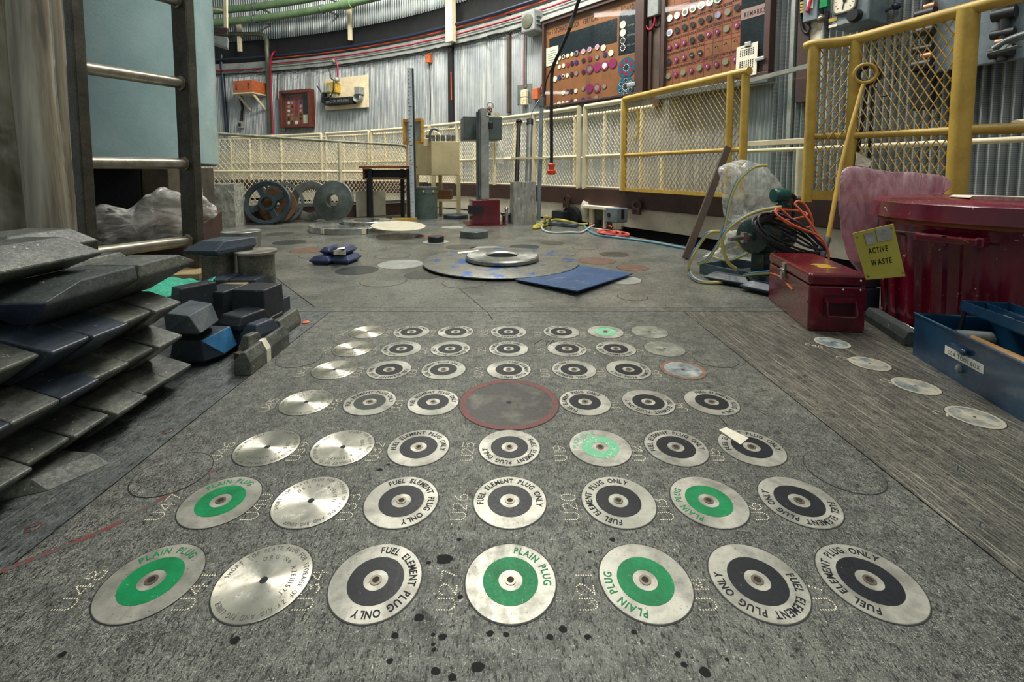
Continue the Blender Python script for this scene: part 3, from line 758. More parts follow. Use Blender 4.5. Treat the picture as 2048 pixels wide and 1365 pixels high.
wall_bar('wall_duct', M['grey_steel'], 1053, 55, 176, 0.035, 0.03, 'slotted grey duct above the double power socket', 'duct')
wall_tube('conduit', M['cable_red'], [(1080, 178), (1086, 165), (1093, 158)], 0.008, 'short red cable from the orange junction box', off=0.05)
# wall speaker
p = WP(1066, 46, 0.13); fm = FM(p); n, t, u = FR(p)
root = thing('wall_speaker', 'grey wall speaker with round tan grille', 'speaker', p)
M['spk'] = paint('grey_speaker_enamel', srgb(146, 152, 148), srgb(116, 122, 120), 12, 0.4)
mb = MB(); q = [p + t*a*0.15 + u*b*0.17 - n*0.10 for a in (-1, 1) for b in (-1, 1)] + [p + t*a*0.13 + u*b*0.15 + n*0.12 for a in (-1, 1) for b in (-1, 1)]
mb.hull(q); mb.obj('cabinet', M['spk'], root, bevel=0.02)
mb = MB(); mb.lathe([(0.105, 0), (0.105, 0.012), (0.09, 0.016), (1e-4, 0.016)], p + n*0.12, n, 28); mb.obj('grille', M['olive'], root, smooth=40)
for k in (-1, 0, 1):
    mb = MB(); mb.box(p + t*0.145 + u*(0.06*k), (0.02, 0.16, 0.012), fm); mb.obj('side_rib', M['spk'], root)
# REACTOR OPERATING board
a = WP(651, 155, 0.03); b = WP(738, 219, 0.03); A0, A1 = ANG(WP(651.5, 190)), ANG(WP(738.5, 190))
def chord(px0, px1, zlo, zhi, off):
    """flat board hung on the round wall between two picture columns: (lower-left corner, ux, uy, normal, width, height)"""
    p0 = WP(px0, 200, off); p1 = WP(px1, 200, off); p0.z = p1.z = zlo
    ux = (p1-p0); w = ux.length; ux.normalize(); n = Vector((ux.y, -ux.x, 0))
    return p0, ux, Vector((0, 0, 1)), n, w, zhi-zlo
class Flat:
    """a flat board: picture points are cast on its plane"""
    def __init__(s, px0, px1, zlo, zhi, off):
        s.o, s.ux, s.uy, s.n, s.w, s.h = chord(px0, px1, zlo, zhi, off)
        s.m = Matrix((s.ux, s.n, s.uy)).transposed()
    def uv(s, px, py):
        d = ray(px, py); t = (s.o-CAM).dot(s.n)/d.dot(s.n); q = CAM + d*t - s.o
        return q.dot(s.ux), q.dot(s.uy)
    def P(s, u, v, d=0.0): return s.o + s.ux*u + s.uy*v + s.n*d
    def rect(s, mb, u0, u1, v0, v1, d0, d1):
        mb.box(s.P((u0+u1)/2, (v0+v1)/2, (d0+d1)/2), (abs(u1-u0), abs(d1-d0), abs(v1-v0)), s.m); return mb
    def disc(s, mb, u, v, d, r, th=0.004, seg=18):
        mb.lathe([(r, 0), (r, th), (1e-4, th)], s.P(u, v, d), s.n, seg); return mb
fl = Flat(651.5, 738, WP(695, 219).z, WP(695, 156).z, 0.05)
M['ply'] = paint('cream_painted_ply', srgb(232, 218, 184), srgb(214, 196, 158), 12, 0.55, fine=0.08)
M['yellow'] = paint('yellow_enamel', srgb(198, 166, 74), srgb(170, 138, 58), 8, 0.4, chip=srgb(120, 96, 52), chip_scale=60, chip_at=0.77, fine=0.12)
root = thing('sign_board', 'cream board with REACTOR OPERATING sign and wired instruments', 'sign', fl.P(fl.w/2, 0))
fl.rect(MB(), 0, fl.w, 0, fl.h, 0, 0.02).obj('backboard', M['ply'], root, bevel=0.003)
u0, v0 = fl.uv(661, 213); u1, v1 = fl.uv(714, 203)
o = fl.rect(MB(), u0, u1, v0, v0+0.14, 0.02, 0.17).obj('sign_box', M['black'], root, bevel=0.008)
mb = MB(); text_flat(mb, 'REACTOR OPERATING', fl.P((u0+u1)/2, v0+0.040, 0.1715), fl.ux, fl.uy, 0.075, 0.8, 0.12, 0.004, True, (u1-u0)*0.86); mb.obj('lettering', M['channel'], root)
M['brass'] = paint('brass_yellow_box', srgb(206, 178, 70), srgb(170, 140, 52), 20, 0.35, 0.2)
u, v = fl.uv(673, 182)
o = fl.rect(MB(), u-0.14, u+0.14, v-0.06, v+0.15, 0.02, 0.16).obj('instrument_box', M['brass'], root, bevel=0.01)
fl.rect(MB(), u-0.12, u-0.01, v-0.04, v+0.09, 0.16, 0.18).obj('dial_panel', M['channel'], root)
mb = MB(); mb.lathe([(0.09, 0), (0.10, 0.05), (0.03, 0.12), (1e-4, 0.12)], fl.P(u-0.02, v-0.09, 0.02), fl.n, 20); mb.obj('funnel', M['cream'], root, smooth=40)
u, v = fl.uv(724, 189)
mb = MB(); fl.rect(mb, u-0.06, u+0.08, v-0.02, v+0.13, 0.02, 0.16); mb.obj('lamp_housing', M['spk'], root, bevel=0.01)
mb = MB(); mb.lathe([(0.085, 0), (0.10, 0.10), (0.08, 0.12), (0.04, 0.06), (1e-4, 0.06)], fl.P(u-0.03, v-0.08, 0.02), fl.n, 22); mb.obj('horn', M['spk'], root, smooth=40)
u, v = fl.uv(653, 197)
mb = MB()
for k in range(5): fl.rect(mb, u-0.06, u+0.04, v-0.10+0.045*k, v-0.065+0.045*k, 0.0, 0.09)
mb.obj('terminal_block', M['cable_black'], root)
mb = MB(); q = [fl.uv(*s) for s in ((671, 142), (674, 150), (676, 160), (681, 165), (680, 185), (672, 198), (660, 196), (655, 185), (648, 175))]
mb.tube(smoothpath([fl.P(a, b, 0.19) for a, b in q], 6), 0.012, 7); mb.obj('lead', M['cable_black'], root, smooth=60)
mb = MB(); q = [fl.uv(*s) for s in ((678, 120), (683, 130), (684, 145), (683, 160))]
mb.tube(smoothpath([fl.P(a, b, 0.12) for a, b in q], 6), 0.016, 7); mb.obj('red_lead', M['cable_red'], root, smooth=60)
mb = MB(); u, v = fl.uv(684, 162); mb.ball(fl.P(u, v, 0.14), 0.055, 14); mb.obj('plug_cap', M['channel'], root, smooth=60)
p = WP(669, 122, 0.08); mb = MB(); mb.ball(p, 0.05, 14); tag(mb.obj('bell_push', M['channel'], smooth=60), 'small round white bell on the wall above the sign board', 'bell')
# small display case with tokens
M['mahog'] = paint('reddish_brown_frame', srgb(108, 54, 40), srgb(84, 40, 32), 9, 0.4)
M['orangewood'] = paint('orange_brown_board', srgb(158, 98, 56), srgb(134, 80, 46), 5, 0.5, fine=0.12)
M['slate'] = paint('dark_slate_panel', srgb(30, 38, 44), srgb(22, 28, 34), 6, 0.25)
def glass_mat():
    t = NT('clear_glass'); nt = t.t; out = nt.nodes['Material Output']; nt.nodes.remove(t.bsdf)
    tr = t.n('ShaderNodeBsdfTransparent'); gl = t.n('ShaderNodeBsdfGlossy'); gl.inputs['Roughness'].default_value = 0.03; fr = t.n('ShaderNodeFresnel'); fr.inputs[0].default_value = 1.5
    bf = t.n('ShaderNodeNewGeometry'); fz = t.math('MULTIPLY', fr.outputs[0], t.math('SUBTRACT', 1.0, bf.outputs['Backfacing']))
    tr.inputs[0].default_value = (0.93, 0.96, 0.95, 1)
    mx = t.n('ShaderNodeMixShader'); t.l(fz, mx.inputs[0]); t.l(tr.outputs[0], mx.inputs[1]); t.l(gl.outputs[0], mx.inputs[2]); t.l(mx.outputs[0], out.inputs[0]); return t.m
M['glass'] = glass_mat()
TOK = {'cream': plain('cream_token', srgb(228, 222, 200), 0.45), 'navy': plain('navy_token', srgb(34, 52, 110), 0.4), 'magenta': plain('magenta_token', srgb(146, 40, 92), 0.4),
       'dark': plain('dark_token', srgb(48, 36, 40), 0.4), 'grey': plain('grey_token', srgb(142, 132, 112), 0.4), 'pink': plain('pink_token', srgb(206, 140, 176), 0.4),
       'blue': plain('teal_blue_token', srgb(28, 92, 122), 0.4), 'white': plain('white_token', srgb(236, 236, 230), 0.4), 'red': plain('red_token', srgb(150, 34, 58), 0.4), 'lav': plain('lavender_token', srgb(176, 160, 200), 0.35),
       'wood': M['orangewood']}
NTH = ['first', 'second', 'third', 'fourth', 'fifth', 'sixth', 'seventh', 'eighth', 'ninth', 'tenth', 'eleventh', 'twelfth']
CNAME = {'lav': 'lavender', 'blue': 'teal'}
def token(fl, px, py, r, kind, lab, group, inner=None, letter=None, hook=True, d=0.028, dots=False, wrap=None):
    u, v = fl.uv(px, py); c = fl.P(u, v, d)
    root = thing('round_tag', lab, 'tag', c, group)
    if wrap: fl.disc(MB(), u, v, d-0.004, r*1.22, 0.004).obj('backing', TOK[wrap], root)
    fl.disc(MB(), u, v, d, r, 0.005, 20).obj('disc', TOK[kind], root)
    if inner: fl.disc(MB(), u, v, d+0.005, r*0.6, 0.002).obj('centre', TOK[inner], root)
    if dots:
        mb = MB()
        for k in range(9): fl.disc(mb, u+0.78*r*math.cos(k*2*PI/9), v+0.78*r*math.sin(k*2*PI/9), d+0.005, r*0.15, 0.002, 8)
        mb.obj('rim_dots', TOK['white'], root)
    if letter:
        mb = MB(); text_flat(mb, letter, fl.P(u, v-r*0.45, d+0.0065), fl.ux, fl.uy, r*1.2 if len(letter) == 1 else r*0.6, 0.9, 0.1, 0.01); mb.obj('letter', TOK['white'], root)
    return root
fl = Flat(561, 623, WP(590, 257).z, WP(590, 183).z, 0.13)
root = thing('display_case', 'small reddish brown glazed case of coloured tags left of the sign board', 'display case', fl.P(fl.w/2, 0))
fr = 0.07
mb = MB()
for a in ((0, fl.w, 0, fr), (0, fl.w, fl.h-fr, fl.h), (0, fr, fr, fl.h-fr), (fl.w-fr, fl.w, fr, fl.h-fr)): fl.rect(mb, *a, -0.10, 0.05)
mb.obj('frame', M['mahog'], root, bevel=0.006)
fl.rect(MB(), fr, fl.w-fr, fr, fl.h-fr, -0.09, -0.07).obj('backboard', M['orangewood'], root)
ua, _ = fl.uv(602, 220); ub, _ = fl.uv(621, 220); _, vm = fl.uv(610, 227)
fl.rect(MB(), ua, ub, vm, fl.h-fr-0.03, -0.07, -0.06).obj('dark_panel', M['slate'], root)
fl.rect(MB(), ua, ub-0.01, fr+0.02, vm-0.02, -0.07, -0.06).obj('note_card', M['paper'], root)
fl.rect(MB(), fr, fl.w-fr, fr, fl.h-fr, 0.030, 0.033).obj('pane', M['glass'], root)
cols = (573, 580, 588.5, 597); rows = (196, 204.5, 212.5, 221, 229, 237, 245)
kinds = ['navy', 'magenta', 'magenta', 'red', 'cream', 'pink', 'magenta', 'navy', 'pink', 'dark', 'magenta', 'pink', 'white', 'magenta', 'red', 'pink', 'pink', 'grey', 'magenta', 'dark', 'dark', 'grey', None, 'dark', 'cream', 'dark', 'white', 'red']
for i, rpy in enumerate(rows):
    for j, cpx in enumerate(cols):
        k = kinds[i*4+j]
        if k: token(fl, cpx, rpy+(j-1.5)*-0.3, 0.032 if j != 2 else 0.042, k, '%s tag in small glazed case, %s row, %s column' % (CNAME.get(k, k), NTH[i], NTH[j]), 'tags in the small glazed case', d=-0.066)
# ------------------------------------------------------------------ two big display boards
fl = Flat(1089, 1290, 1.475, 2.72, 0.10)
W0 = fl.w; H0 = fl.h
root = thing('display_board', 'wide glazed board of coloured tags with storage block heading', 'display board', fl.P(W0/2, 0))
mb = MB()
for a in ((0, W0, H0-0.05, H0), (0, W0, 0, 0.03), (0, 0.035, 0.03, H0-0.05)): fl.rect(mb, *a, -0.05, 0.06)
mb.obj('frame', M['brown'], root, bevel=0.004)
ub, _ = fl.uv(1275, 100)
fl.rect(MB(), ub, W0, 0.03, H0-0.05, -0.05, 0.06).obj('dark_stile', M['brown'], root, bevel=0.004)
fl.rect(MB(), 0.035, ub, 0.03, H0-0.05, -0.03, 0.0).obj('backboard', M['orangewood'], root)
ua, vt = fl.uv(1099, 80); uq, _ = fl.uv(1236, 40); _, vb = fl.uv(1120, 110)
va = vb - 0.02; vtop = H0-0.25
fl.rect(MB(), ua, uq-0.01, va, vtop, 0.0, 0.004).obj('dark_header', M['slate'], root)
u0, v0 = fl.uv(1238, 108)
fl.rect(MB(), uq+0.02, ub-0.03, v0-0.02, H0-0.20, 0.0, 0.004).obj('legend_panel', M['slate'], root)
mb = MB(); text_flat(mb, 'No 1 STORAGE BLOCK  VERTICAL  FACILITY  BOARD', fl.P((ub)/2, H0-0.20, 0.002), fl.ux, fl.uy, 0.095, 0.72, 0.12, 0.004, True, ub*0.93); mb.obj('heading', M['ink'], root)
mb = MB()
for k, w in enumerate(('Shut', 'Storage Posn', 'Discharge', 'Bulk Loop', 'Short Loop')):
    text_flat(mb, w, fl.P(uq+0.15, H0-0.275-0.118*k, 0.006), fl.ux, fl.uy, 0.036, 0.7, 0.1, 0.004, False)
mb.obj('legend', M['channel'], root)
u, v = fl.uv(1095, 100)
fl.rect(MB(), 0.04, 0.28, va-0.10, va+0.16, 0.006, 0.010).obj('notice', M['paper'], root)
mb = MB()
for k in range(6): fl.rect(mb, 0.08, 0.24, va-0.06+0.032*k, va-0.055+0.032*k, 0.010, 0.011)
mb.obj('notice_lines', M['ink'], root)
fl.rect(MB(), 0.035, W0*0.52, 0.03, H0-0.05, 0.044, 0.047).obj('sliding_pane', M['glass'], root)
fl.rect(MB(), W0*0.48, ub, 0.03, H0-0.05, 0.036, 0.039).obj('sliding_pane', M['glass'], root)
M['alu'] = paint('aluminium_rail', srgb(206, 206, 198), srgb(176, 178, 172), 12, 0.35, 0.6)
mb = MB(); fl.rect(mb, -0.02, W0, H0, H0+0.035, -0.05, 0.08); fl.rect(mb, -0.02, W0*0.98, H0+0.05, H0+0.07, -0.05, 0.05)
mb.obj('top_rail', M['alu'], root, bevel=0.003)
u, v = fl.uv(1264, 172); mb = MB(); fl.rect(mb, u-0.03, u+0.09, v-0.018, v+0.03, 0.048, 0.07); mb.obj('lock', M['alu'], root, bevel=0.006)
cx = lambda x: 1080 + x/6.348
cy = lambda y: y/6.348
T1 = [[(252,738,'cream'),(303,722,'cream','dark'),(357,708,'cream'),(412,690,'cream'),(467,678,'dark*'),(555,655,'pink*'),(634,630,'pink*'),(730,600,'pink*'),(810,608,'cream+')],
      [(250,852,'cream'),(302,835,'cream'),(357,823,'magenta'),(410,808,'dark'),(466,795,'navy'),(556,770,'dark'),(636,750,'red'),(728,727,'grey'),(828,695,'navy'),(905,675,'cream+')],
      [(196,1005,'cream+'),(250,985,'navy'),(300,970,'cream','dark'),(350,960,'cream'),(408,947,'dark'),(464,935,'grey'),(556,915,'dark'),(636,878,'magenta#','grey'),(732,853,'magenta#'),(826,833,'magenta#','white'),(928,805,'magenta#')],
      [(300,1180,'cream','grey'),(357,1165,'dark'),(405,1158,'dark'),(460,1155,'cream'),(553,1125,'grey'),(632,1122,'magenta#'),(728,1115,'magenta#','grey'),(822,1097,'grey')],
      [(196,1340,'cream'),(245,1325,'cream+'),(298,1312,'cream'),(347,1305,'cream'),(405,1293,'dark'),(457,1285,'cream'),(550,1270,'navy'),(630,1257,'magenta'),(720,1240,'grey')]]
for i, row in enumerate(T1):
    for j, e in enumerate(row):
        k = e[2].rstrip('*+#'); r = 0.030
        if '+' in e[2]: r = 0.040
        if '#' in e[2]: r = 0.062
        if '*' in e[2]: r = 0.036
        token(fl, cx(e[0]), cy(e[1]), r, k, '%s tag, storage block board, %s row, %s from left' % (CNAME.get(k, k), NTH[i], NTH[j]), 'tags on the storage block board', e[3] if len(e) > 3 else None,
              d=0.006, dots='*' in e[2], wrap='magenta' if k in ('dark', 'navy', 'grey', 'red') else None)
for i, (x, y, k, st) in enumerate(((1058, 315, 'cream', ''), (1058, 418, 'cream', ''), (1060, 520, 'dark', '*'), (1060, 610, 'dark', '*'))):
    token(fl, cx(x), cy(y), 0.045, k, '%s tag on the black legend panel, %s from the top' % ('cream' if k == 'cream' else 'white-dotted', NTH[i]), 'tags on the black legend panel', d=0.008, dots=bool(st))
for i, (x, y) in enumerate(((1100, 860), (1090, 1105))):
    u, v = fl.uv(cx(x), cy(y)); r = 0.125
    root2 = thing('cluster_disc', ('upper' if i == 0 else 'lower') + ' teal disc of coloured dots on the storage block board', 'disc', fl.P(u, v), 'teal discs on the storage block board')
    fl.disc(MB(), u, v, 0.002, r, 0.006, 32).obj('disc', TOK['blue'], root2)
    mb = MB()
    for k in range(6): fl.disc(mb, u+0.65*r*math.cos(k*PI/3+0.5), v+0.65*r*math.sin(k*PI/3+0.5), 0.008, r*0.22, 0.002, 12)
    mb.obj('red_dot', TOK['red' if i == 0 else 'dark'], root2)
    mb = MB()
    for k in range(11): fl.disc(mb, u+0.33*r*math.cos(k*2*PI/11), v+0.33*r*math.sin(k*2*PI/11), 0.008, r*0.05, 0.002, 6)
    if i:
        for q in range(6):
            for k in range(8): fl.disc(mb, u+0.65*r*math.cos(q*PI/3+0.5)+r*0.2*math.cos(k*PI/4), v+0.65*r*math.sin(q*PI/3+0.5)+r*0.2*math.sin(k*PI/4), 0.0105, r*0.04, 0.001, 6)
    mb.obj('white_dots', TOK['white'], root2)
    fl.disc(MB(), u, v, 0.008, r*0.27, 0.002, 14).obj('hub', TOK['dark'], root2)

# fluorescent lamps of the hall, mirrored in the glass of the boards
M['tubelight'] = None
def hall_tube(px, py, dist, lab):
    d = ray(px, py).normalized(); t = (fl.P(0, 0, 0.047)-CAM).dot(fl.n)/d.dot(fl.n); P_ = CAM + d*t
    r = d - fl.n*(2*d.dot(fl.n)); c = P_ + r*dist
    root = thing('fluorescent_lamp', lab, 'lamp', c + Vector((0, 0, 0.06)))
    if M['tubelight'] is None:
        q = NT('lit_tube'); q.set(**{'Base Color': (1, 1, 1, 1), 'Emission Color': (1, 0.98, 0.95, 1), 'Emission Strength': 13.0}); M['tubelight'] = q.m
    sd = Vector((r.y, -r.x, 0)).normalized()
    mb = MB(); mb.bar(c - sd*0.62, c + sd*0.62, 0.16, 0.03); mb.shift((0, 0, 0.06)); mb.obj('housing', M['channel'], root)
    for s in (-0.045, 0.045):
        mb = MB(); off = r.cross(sd)*0; o_ = Vector((r.x, r.y, 0)).normalized()*s; mb.cyl(c - sd*0.58 + o_, c + sd*0.58 + o_, 0.030, 12); mb.obj('tube', M['tubelight'], root, smooth=60)
hall_tube(1245, 26, 4.2, 'twin tube fluorescent lamp hanging over the middle of the hall')
hall_tube(1100, 186, 8.2, 'twin tube fluorescent lamp hanging at the left side of the hall')
# second board: a grid with round tags
f2 = Flat(1324, 1540, 1.435, 2.80, 0.10)
W0 = f2.w; H0 = f2.h
bx = lambda x: 1310 + x/6.824
by = lambda y: y/6.824
root = thing('display_board', 'gridded wooden board of round tags with REMARKS strip and calendar sheet', 'display board', f2.P(W0/2, 0))
mb = MB()
for a in ((0, W0, H0-0.05, H0), (0, W0, 0, 0.05), (0, 0.05, 0.05, H0-0.05)): f2.rect(mb, *a, -0.05, 0.05)
mb.obj('frame', M['brown'], root, bevel=0.004)
ub, _ = f2.uv(bx(1525), 60); ug, _ = f2.uv(bx(1165), 90)
f2.rect(MB(), ub, W0, 0.05, H0-0.05, -0.05, 0.05).obj('dark_stile', M['brown'], root, bevel=0.004)
f2.rect(MB(), 0.05, ub, 0.05, H0-0.05, -0.03, 0.0).obj('backboard', M['orangewood'], root)
f2.rect(MB(), ug, ub, 0.10, H0-0.05, 0.0, 0.004).obj('remarks_panel', M['slate'], root)
_, vr = f2.uv(bx(1195), by(215))
M['mauve'] = paint('mauve_strip', srgb(186, 146, 142), srgb(166, 128, 126), 10, 0.5)
f2.rect(MB(), ug, ub, vr-0.045, vr+0.055, 0.004, 0.007).obj('remarks_strip', M['mauve'], root)
mb = MB(); text_flat(mb, 'REMARKS', f2.P((ug+ub)/2+0.01, vr-0.025, 0.0078), f2.ux, f2.uy, 0.065, 0.95, 0.16, 0.008, True, (ub-ug)*0.8); mb.obj('heading', M['ink'], root)
TB = [('A', 8, [(212,250,'white'),(310,213,'white'),(420,168,'white@'),(525,122,'white@'),(640,75,'white@'),(758,30,'white@'),(868,-8,'white@')], ['8561','8562','8563','8564']),
      ('B', 0, [(208,447,'white@'),(307,415,'dark'),(412,375,'dark'),(520,340,'dark'),(637,290,'dark'),(745,255,'dark'),(868,205,'lav'),(1000,165,'grey'),(1130,105,'dark')], ['2YGE','4M1','4M2','4M3','4M4','4M5','4M6','6H1','10H']),
      ('C', 0, [(205,650,'P'),(302,615,'P'),(405,582,'P'),(515,550,'dark'),(630,510,'dark'),(735,470,'P'),(858,435,'P'),(983,395,'grey'),(1122,347,'P')], ['05G1','05G2','05G3','05G4','05G5','05G6','05G7','05G8','10G20']),
      ('D', 0, [(197,845,'dark'),(297,815,'P'),(402,782,'P'),(507,752,'T'),(622,722,'T'),(735,660,'hook'),(850,630,'hook'),(975,590,'hook'),(1110,548,'hook')], ['05G9','05H1','05H2','2 TAN','2 TAN']),
      ('E', 0, [(190,1040,'grey'),(288,1015,'P'),(393,990,'grey'),(500,963,'P'),(612,930,'grey'),(720,905,'P'),(845,880,'P'),(970,843,'grey'),(1100,812,'P')], ['4HT1','4HT2','4HT3','4HT4','4HT5','4HT6','4HT7','4HT8','4HT9'])]
lines = MB(); labs = MB(); us = []
for nm, _, row, tx in TB:
    uv = [f2.uv(bx(a), by(b)) for a, b, *_ in row]
    v = sum(q[1] for q in uv)/len(uv)
    if nm == 'E': us = [q[0] for q in uv]
    for dv in (0.062, 0.105): f2.rect(lines, 0.05, ug, v+dv-0.0025, v+dv+0.0025, 0.0, 0.0015)
for nm, _, row, tx in TB:
    for j, e in enumerate(row):
        u, v = f2.uv(bx(e[0]), by(e[1])); k = e[2]
        if j < len(tx): text_flat(labs, tx[j], f2.P(us[j], v+0.068, 0.002), f2.ux, f2.uy, 0.034, 0.8, 0.1, 0.014, True, 0.085)
        lb = '%%s, gridded board, %s row, %s from left' % ({'A': 'top', 'B': 'second', 'C': 'third', 'D': 'fourth', 'E': 'lowest'}[nm], NTH[j]); gp = 'tags on the gridded board'
        if k == 'hook':
            mb = MB(); c = f2.P(u, v, 0); mb.tube([c + f2.n*0.002, c + f2.n*0.025, c + f2.n*0.03 - f2.uy*0.02, c + f2.n*0.04 - f2.uy*0.012], 0.004, 6); tag(mb.obj('cup_hook', M['cable_black']), lb % 'empty dark hook', 'hook', 'empty hooks on the gridded board')
        elif k == 'P': token(f2, bx(e[0]), by(e[1]), 0.029, 'magenta', lb % 'magenta P tag', gp, letter='P', d=0.01)
        elif k == 'T': token(f2, bx(e[0]), by(e[1]), 0.029, 'dark', lb % 'black lettered tag', gp, letter='TAN', d=0.01)
        elif k == 'white@': token(f2, bx(e[0]), by(e[1]), 0.040, 'white', lb % 'white-ringed tag', gp, inner='lav' if nm == 'B' else 'grey', d=0.01)
        else: token(f2, bx(e[0]), by(e[1]), 0.033 if nm != 'A' else 0.038, k, lb % (CNAME.get(k, k)+' tag'), gp, d=0.01)
for j in range(len(us)+1):
    u = (us[0]-0.05) if j == 0 else (ug-0.004 if j == len(us) else (us[j-1]+us[j])/2)
    f2.rect(lines, u-0.0025, u+0.0025, 0.05, H0-0.05, 0.0, 0.0016)
lines.obj('grid_lines', TOK['red'], root); labs.obj('cell_numbers', M['ink'], root)
f2.rect(MB(), 0.05, W0*0.56, 0.05, H0-0.05, 0.040, 0.043).obj('sliding_pane', M['glass'], root)
f2.rect(MB(), W0*0.52, ub, 0.05, H0-0.05, 0.032, 0.035).obj('sliding_pane', M['glass'], root)
mb = MB(); f2.rect(mb, -0.02, W0+0.02, -0.06, 0.0, -0.05, 0.09); mb.obj('pen_ledge', M['rod_grey'], root, bevel=0.004)
cal = thing('calendar_sheet', 'white calendar sheet clipped on the gridded board', 'calendar', f2.P(*f2.uv(bx(1300), by(1050))))
q = [f2.uv(*s) for s in ((bx(1160), by(660)), (bx(1448), by(575)), (bx(1425), by(1025)), (bx(1140), by(1075)))]
mb = MB(); mb.loft([[f2.P(a, b, 0.052) for a, b in q], [f2.P(a, b, 0.055) for a, b in q]]); mb.obj('sheet', M['paper'], cal)
mb = MB()
def blend(s, t): 
    a = Vector(q[0]).lerp(Vector(q[1]), s); b = Vector(q[3]).lerp(Vector(q[2]), s); return a.lerp(b, t)
for r in range(9):
    for c in range(7):
        a = blend(0.18+0.1*c, 0.18+0.055*r+(0.14 if r > 3 else 0)); f2.rect(mb, a.x, a.x+0.011, a.y, a.y+0.012, 0.055, 0.0556)
a = blend(0.4, 0.09); f2.rect(mb, a.x-0.04, a.x+0.06, a.y, a.y+0.006, 0.055, 0.0556)
mb.obj('print', M['ink'], cal)
mb = MB(); a = blend(0.55, 0.0); f2.rect(mb, a.x-0.03, a.x+0.03, a.y-0.02, a.y+0.02, 0.05, 0.066); mb.obj('clip', M['alu'], cal, bevel=0.004)
u, v = f2.uv(bx(1470), by(820)); mb = MB(); f2.rect(mb, u-0.035, u+0.05, v-0.015, v+0.02, 0.046, 0.075); tag(mb.obj('cabinet_lock', M['alu'], bevel=0.006), 'small metal lock at the right edge of the gridded board', 'lock')

# ------------------------------------------------------------------ devices on the right wall
o = fl_dummy = None
p = WP(1312, 4, 0.07); fm = FM(p); n, t, u = FR(p)
root = thing('junction_box', 'grey box with red cable loop between the two big boards', 'box', p)
mb = MB(); mb.box(p, (0.15, 0.12, 0.34), fm); mb.obj('body', M['spk'], root, bevel=0.008)
wall_tube('wall_cable', M['cable_red'], [(1288, -10), (1287, 25), (1291, 50), (1297, 59), (1304, 57), (1309, 45), (1310, 30)], 0.014, 'red cable loop hanging below the grey box', 'cable', 0.10)
wall_tube('wall_cable', M['cable_black'], [(1320, 30), (1319, 48), (1312, 53), (1302, 50), (1300, 40)], 0.006, 'thin black cable beside the red loop', 'cable', 0.08)
wall_bar('cable_duct', M['brown'], 1304, -20, 180, 0.04, 0.04, 'perforated brown duct below the grey box', 'duct', 0.06)
# dial instrument
fd = Flat(1655, 1729, 1.52, 2.10, 0.34)
_, zb = fd.uv(1657, 60)
M['instr'] = paint('blue_grey_instrument_enamel', srgb(122, 134, 140), srgb(96, 108, 114), 9, 0.35)
root = thing('dial_instrument', 'blue-grey instrument with big dial and black knob above the yellow rail', 'instrument', fd.P(fd.w/2, 0))
v0 = zb; 
fd.rect(MB(), 0, fd.w, v0, fd.h, -0.26, 0.0).obj('case', M['instr'], root, bevel=0.012)
u, v = fd.uv(1690, 3); rr = fd.w*0.30
def rsq(u, v, r, d, k=4.0, n=40):
    out = []
    for i in range(n):
        a = 2*PI*i/n; c, s = math.cos(a), math.sin(a); q = (abs(c)**k+abs(s)**k)**(-1/k)
        out.append(fd.P(u+r*q*c, v+r*q*s, d))
    return out
mb = MB(); mb.loft([rsq(u, v, rr*1.18, 0.0), rsq(u, v, rr*1.14, 0.02), rsq(u, v, rr*1.0, 0.02), rsq(u, v, rr*1.0, 0.008)], cap=False); mb.obj('bezel', M['olive'], root, smooth=30)
mb = MB(); mb.poly(rsq(u, v, rr*1.02, 0.010)); mb.obj('dial_face', M['paper'], root)
mb = MB()
for k in range(11):
    a = R(225-27*k); c, s = math.cos(a), math.sin(a); mb.bar(fd.P(u+rr*0.72*c, v+rr*0.72*s, 0.011), fd.P(u+rr*0.88*c, v+rr*0.88*s, 0.011), 0.003, 0.001, fd.n)
mb.bar(fd.P(u, v, 0.013), fd.P(u-rr*0.12, v-rr*0.75, 0.013), 0.006, 0.002, fd.n); fd.disc(mb, u+0.004, v+0.004, 0.011, rr*0.16, 0.006, 16)
mb.obj('pointer_and_scale', M['ink'], root)
u, v = fd.uv(1711, 32); mb = MB(); mb.lathe([(0.05, 0), (0.046, 0.03), (0.040, 0.05), (1e-4, 0.05)], fd.P(u, v, 0), fd.n, 24); mb.obj('knob', M['cable_black'], root, smooth=40)
u, v = fd.uv(1666, 40); fd.rect(MB(), u-0.03, u+0.03, v-0.012, v+0.016, 0, 0.004).obj('yellow_plate', M['yellow'], root)
u, v = fd.uv(1666, 52); fd.rect(MB(), u-0.03, u+0.03, v-0.010, v+0.010, 0, 0.004).obj('white_plate', M['paper'], root)
u, v = fd.uv(1689, 43); fd.rect(MB(), u-0.05, u+0.05, v-0.018, v+0.012, 0, 0.003).obj('screw_plate', M['channel'], root)
a = DX(1738, 34, fd.P(fd.w, 0, -0.1).x+0.02); mb = MB(); mb.bar(a, a + Vector((0.13, -0.05, 0.05)), 0.03, 0.02); h = mb.obj('lever', M['cable_black'], root, bevel=0.004)
mb = MB(); mb.ball(a + Vector((0.155, -0.06, 0.06)), 0.028, 14, (1.2, 1, 1)); mb.obj('lever_grip', M['cable_navy'], root, smooth=60)
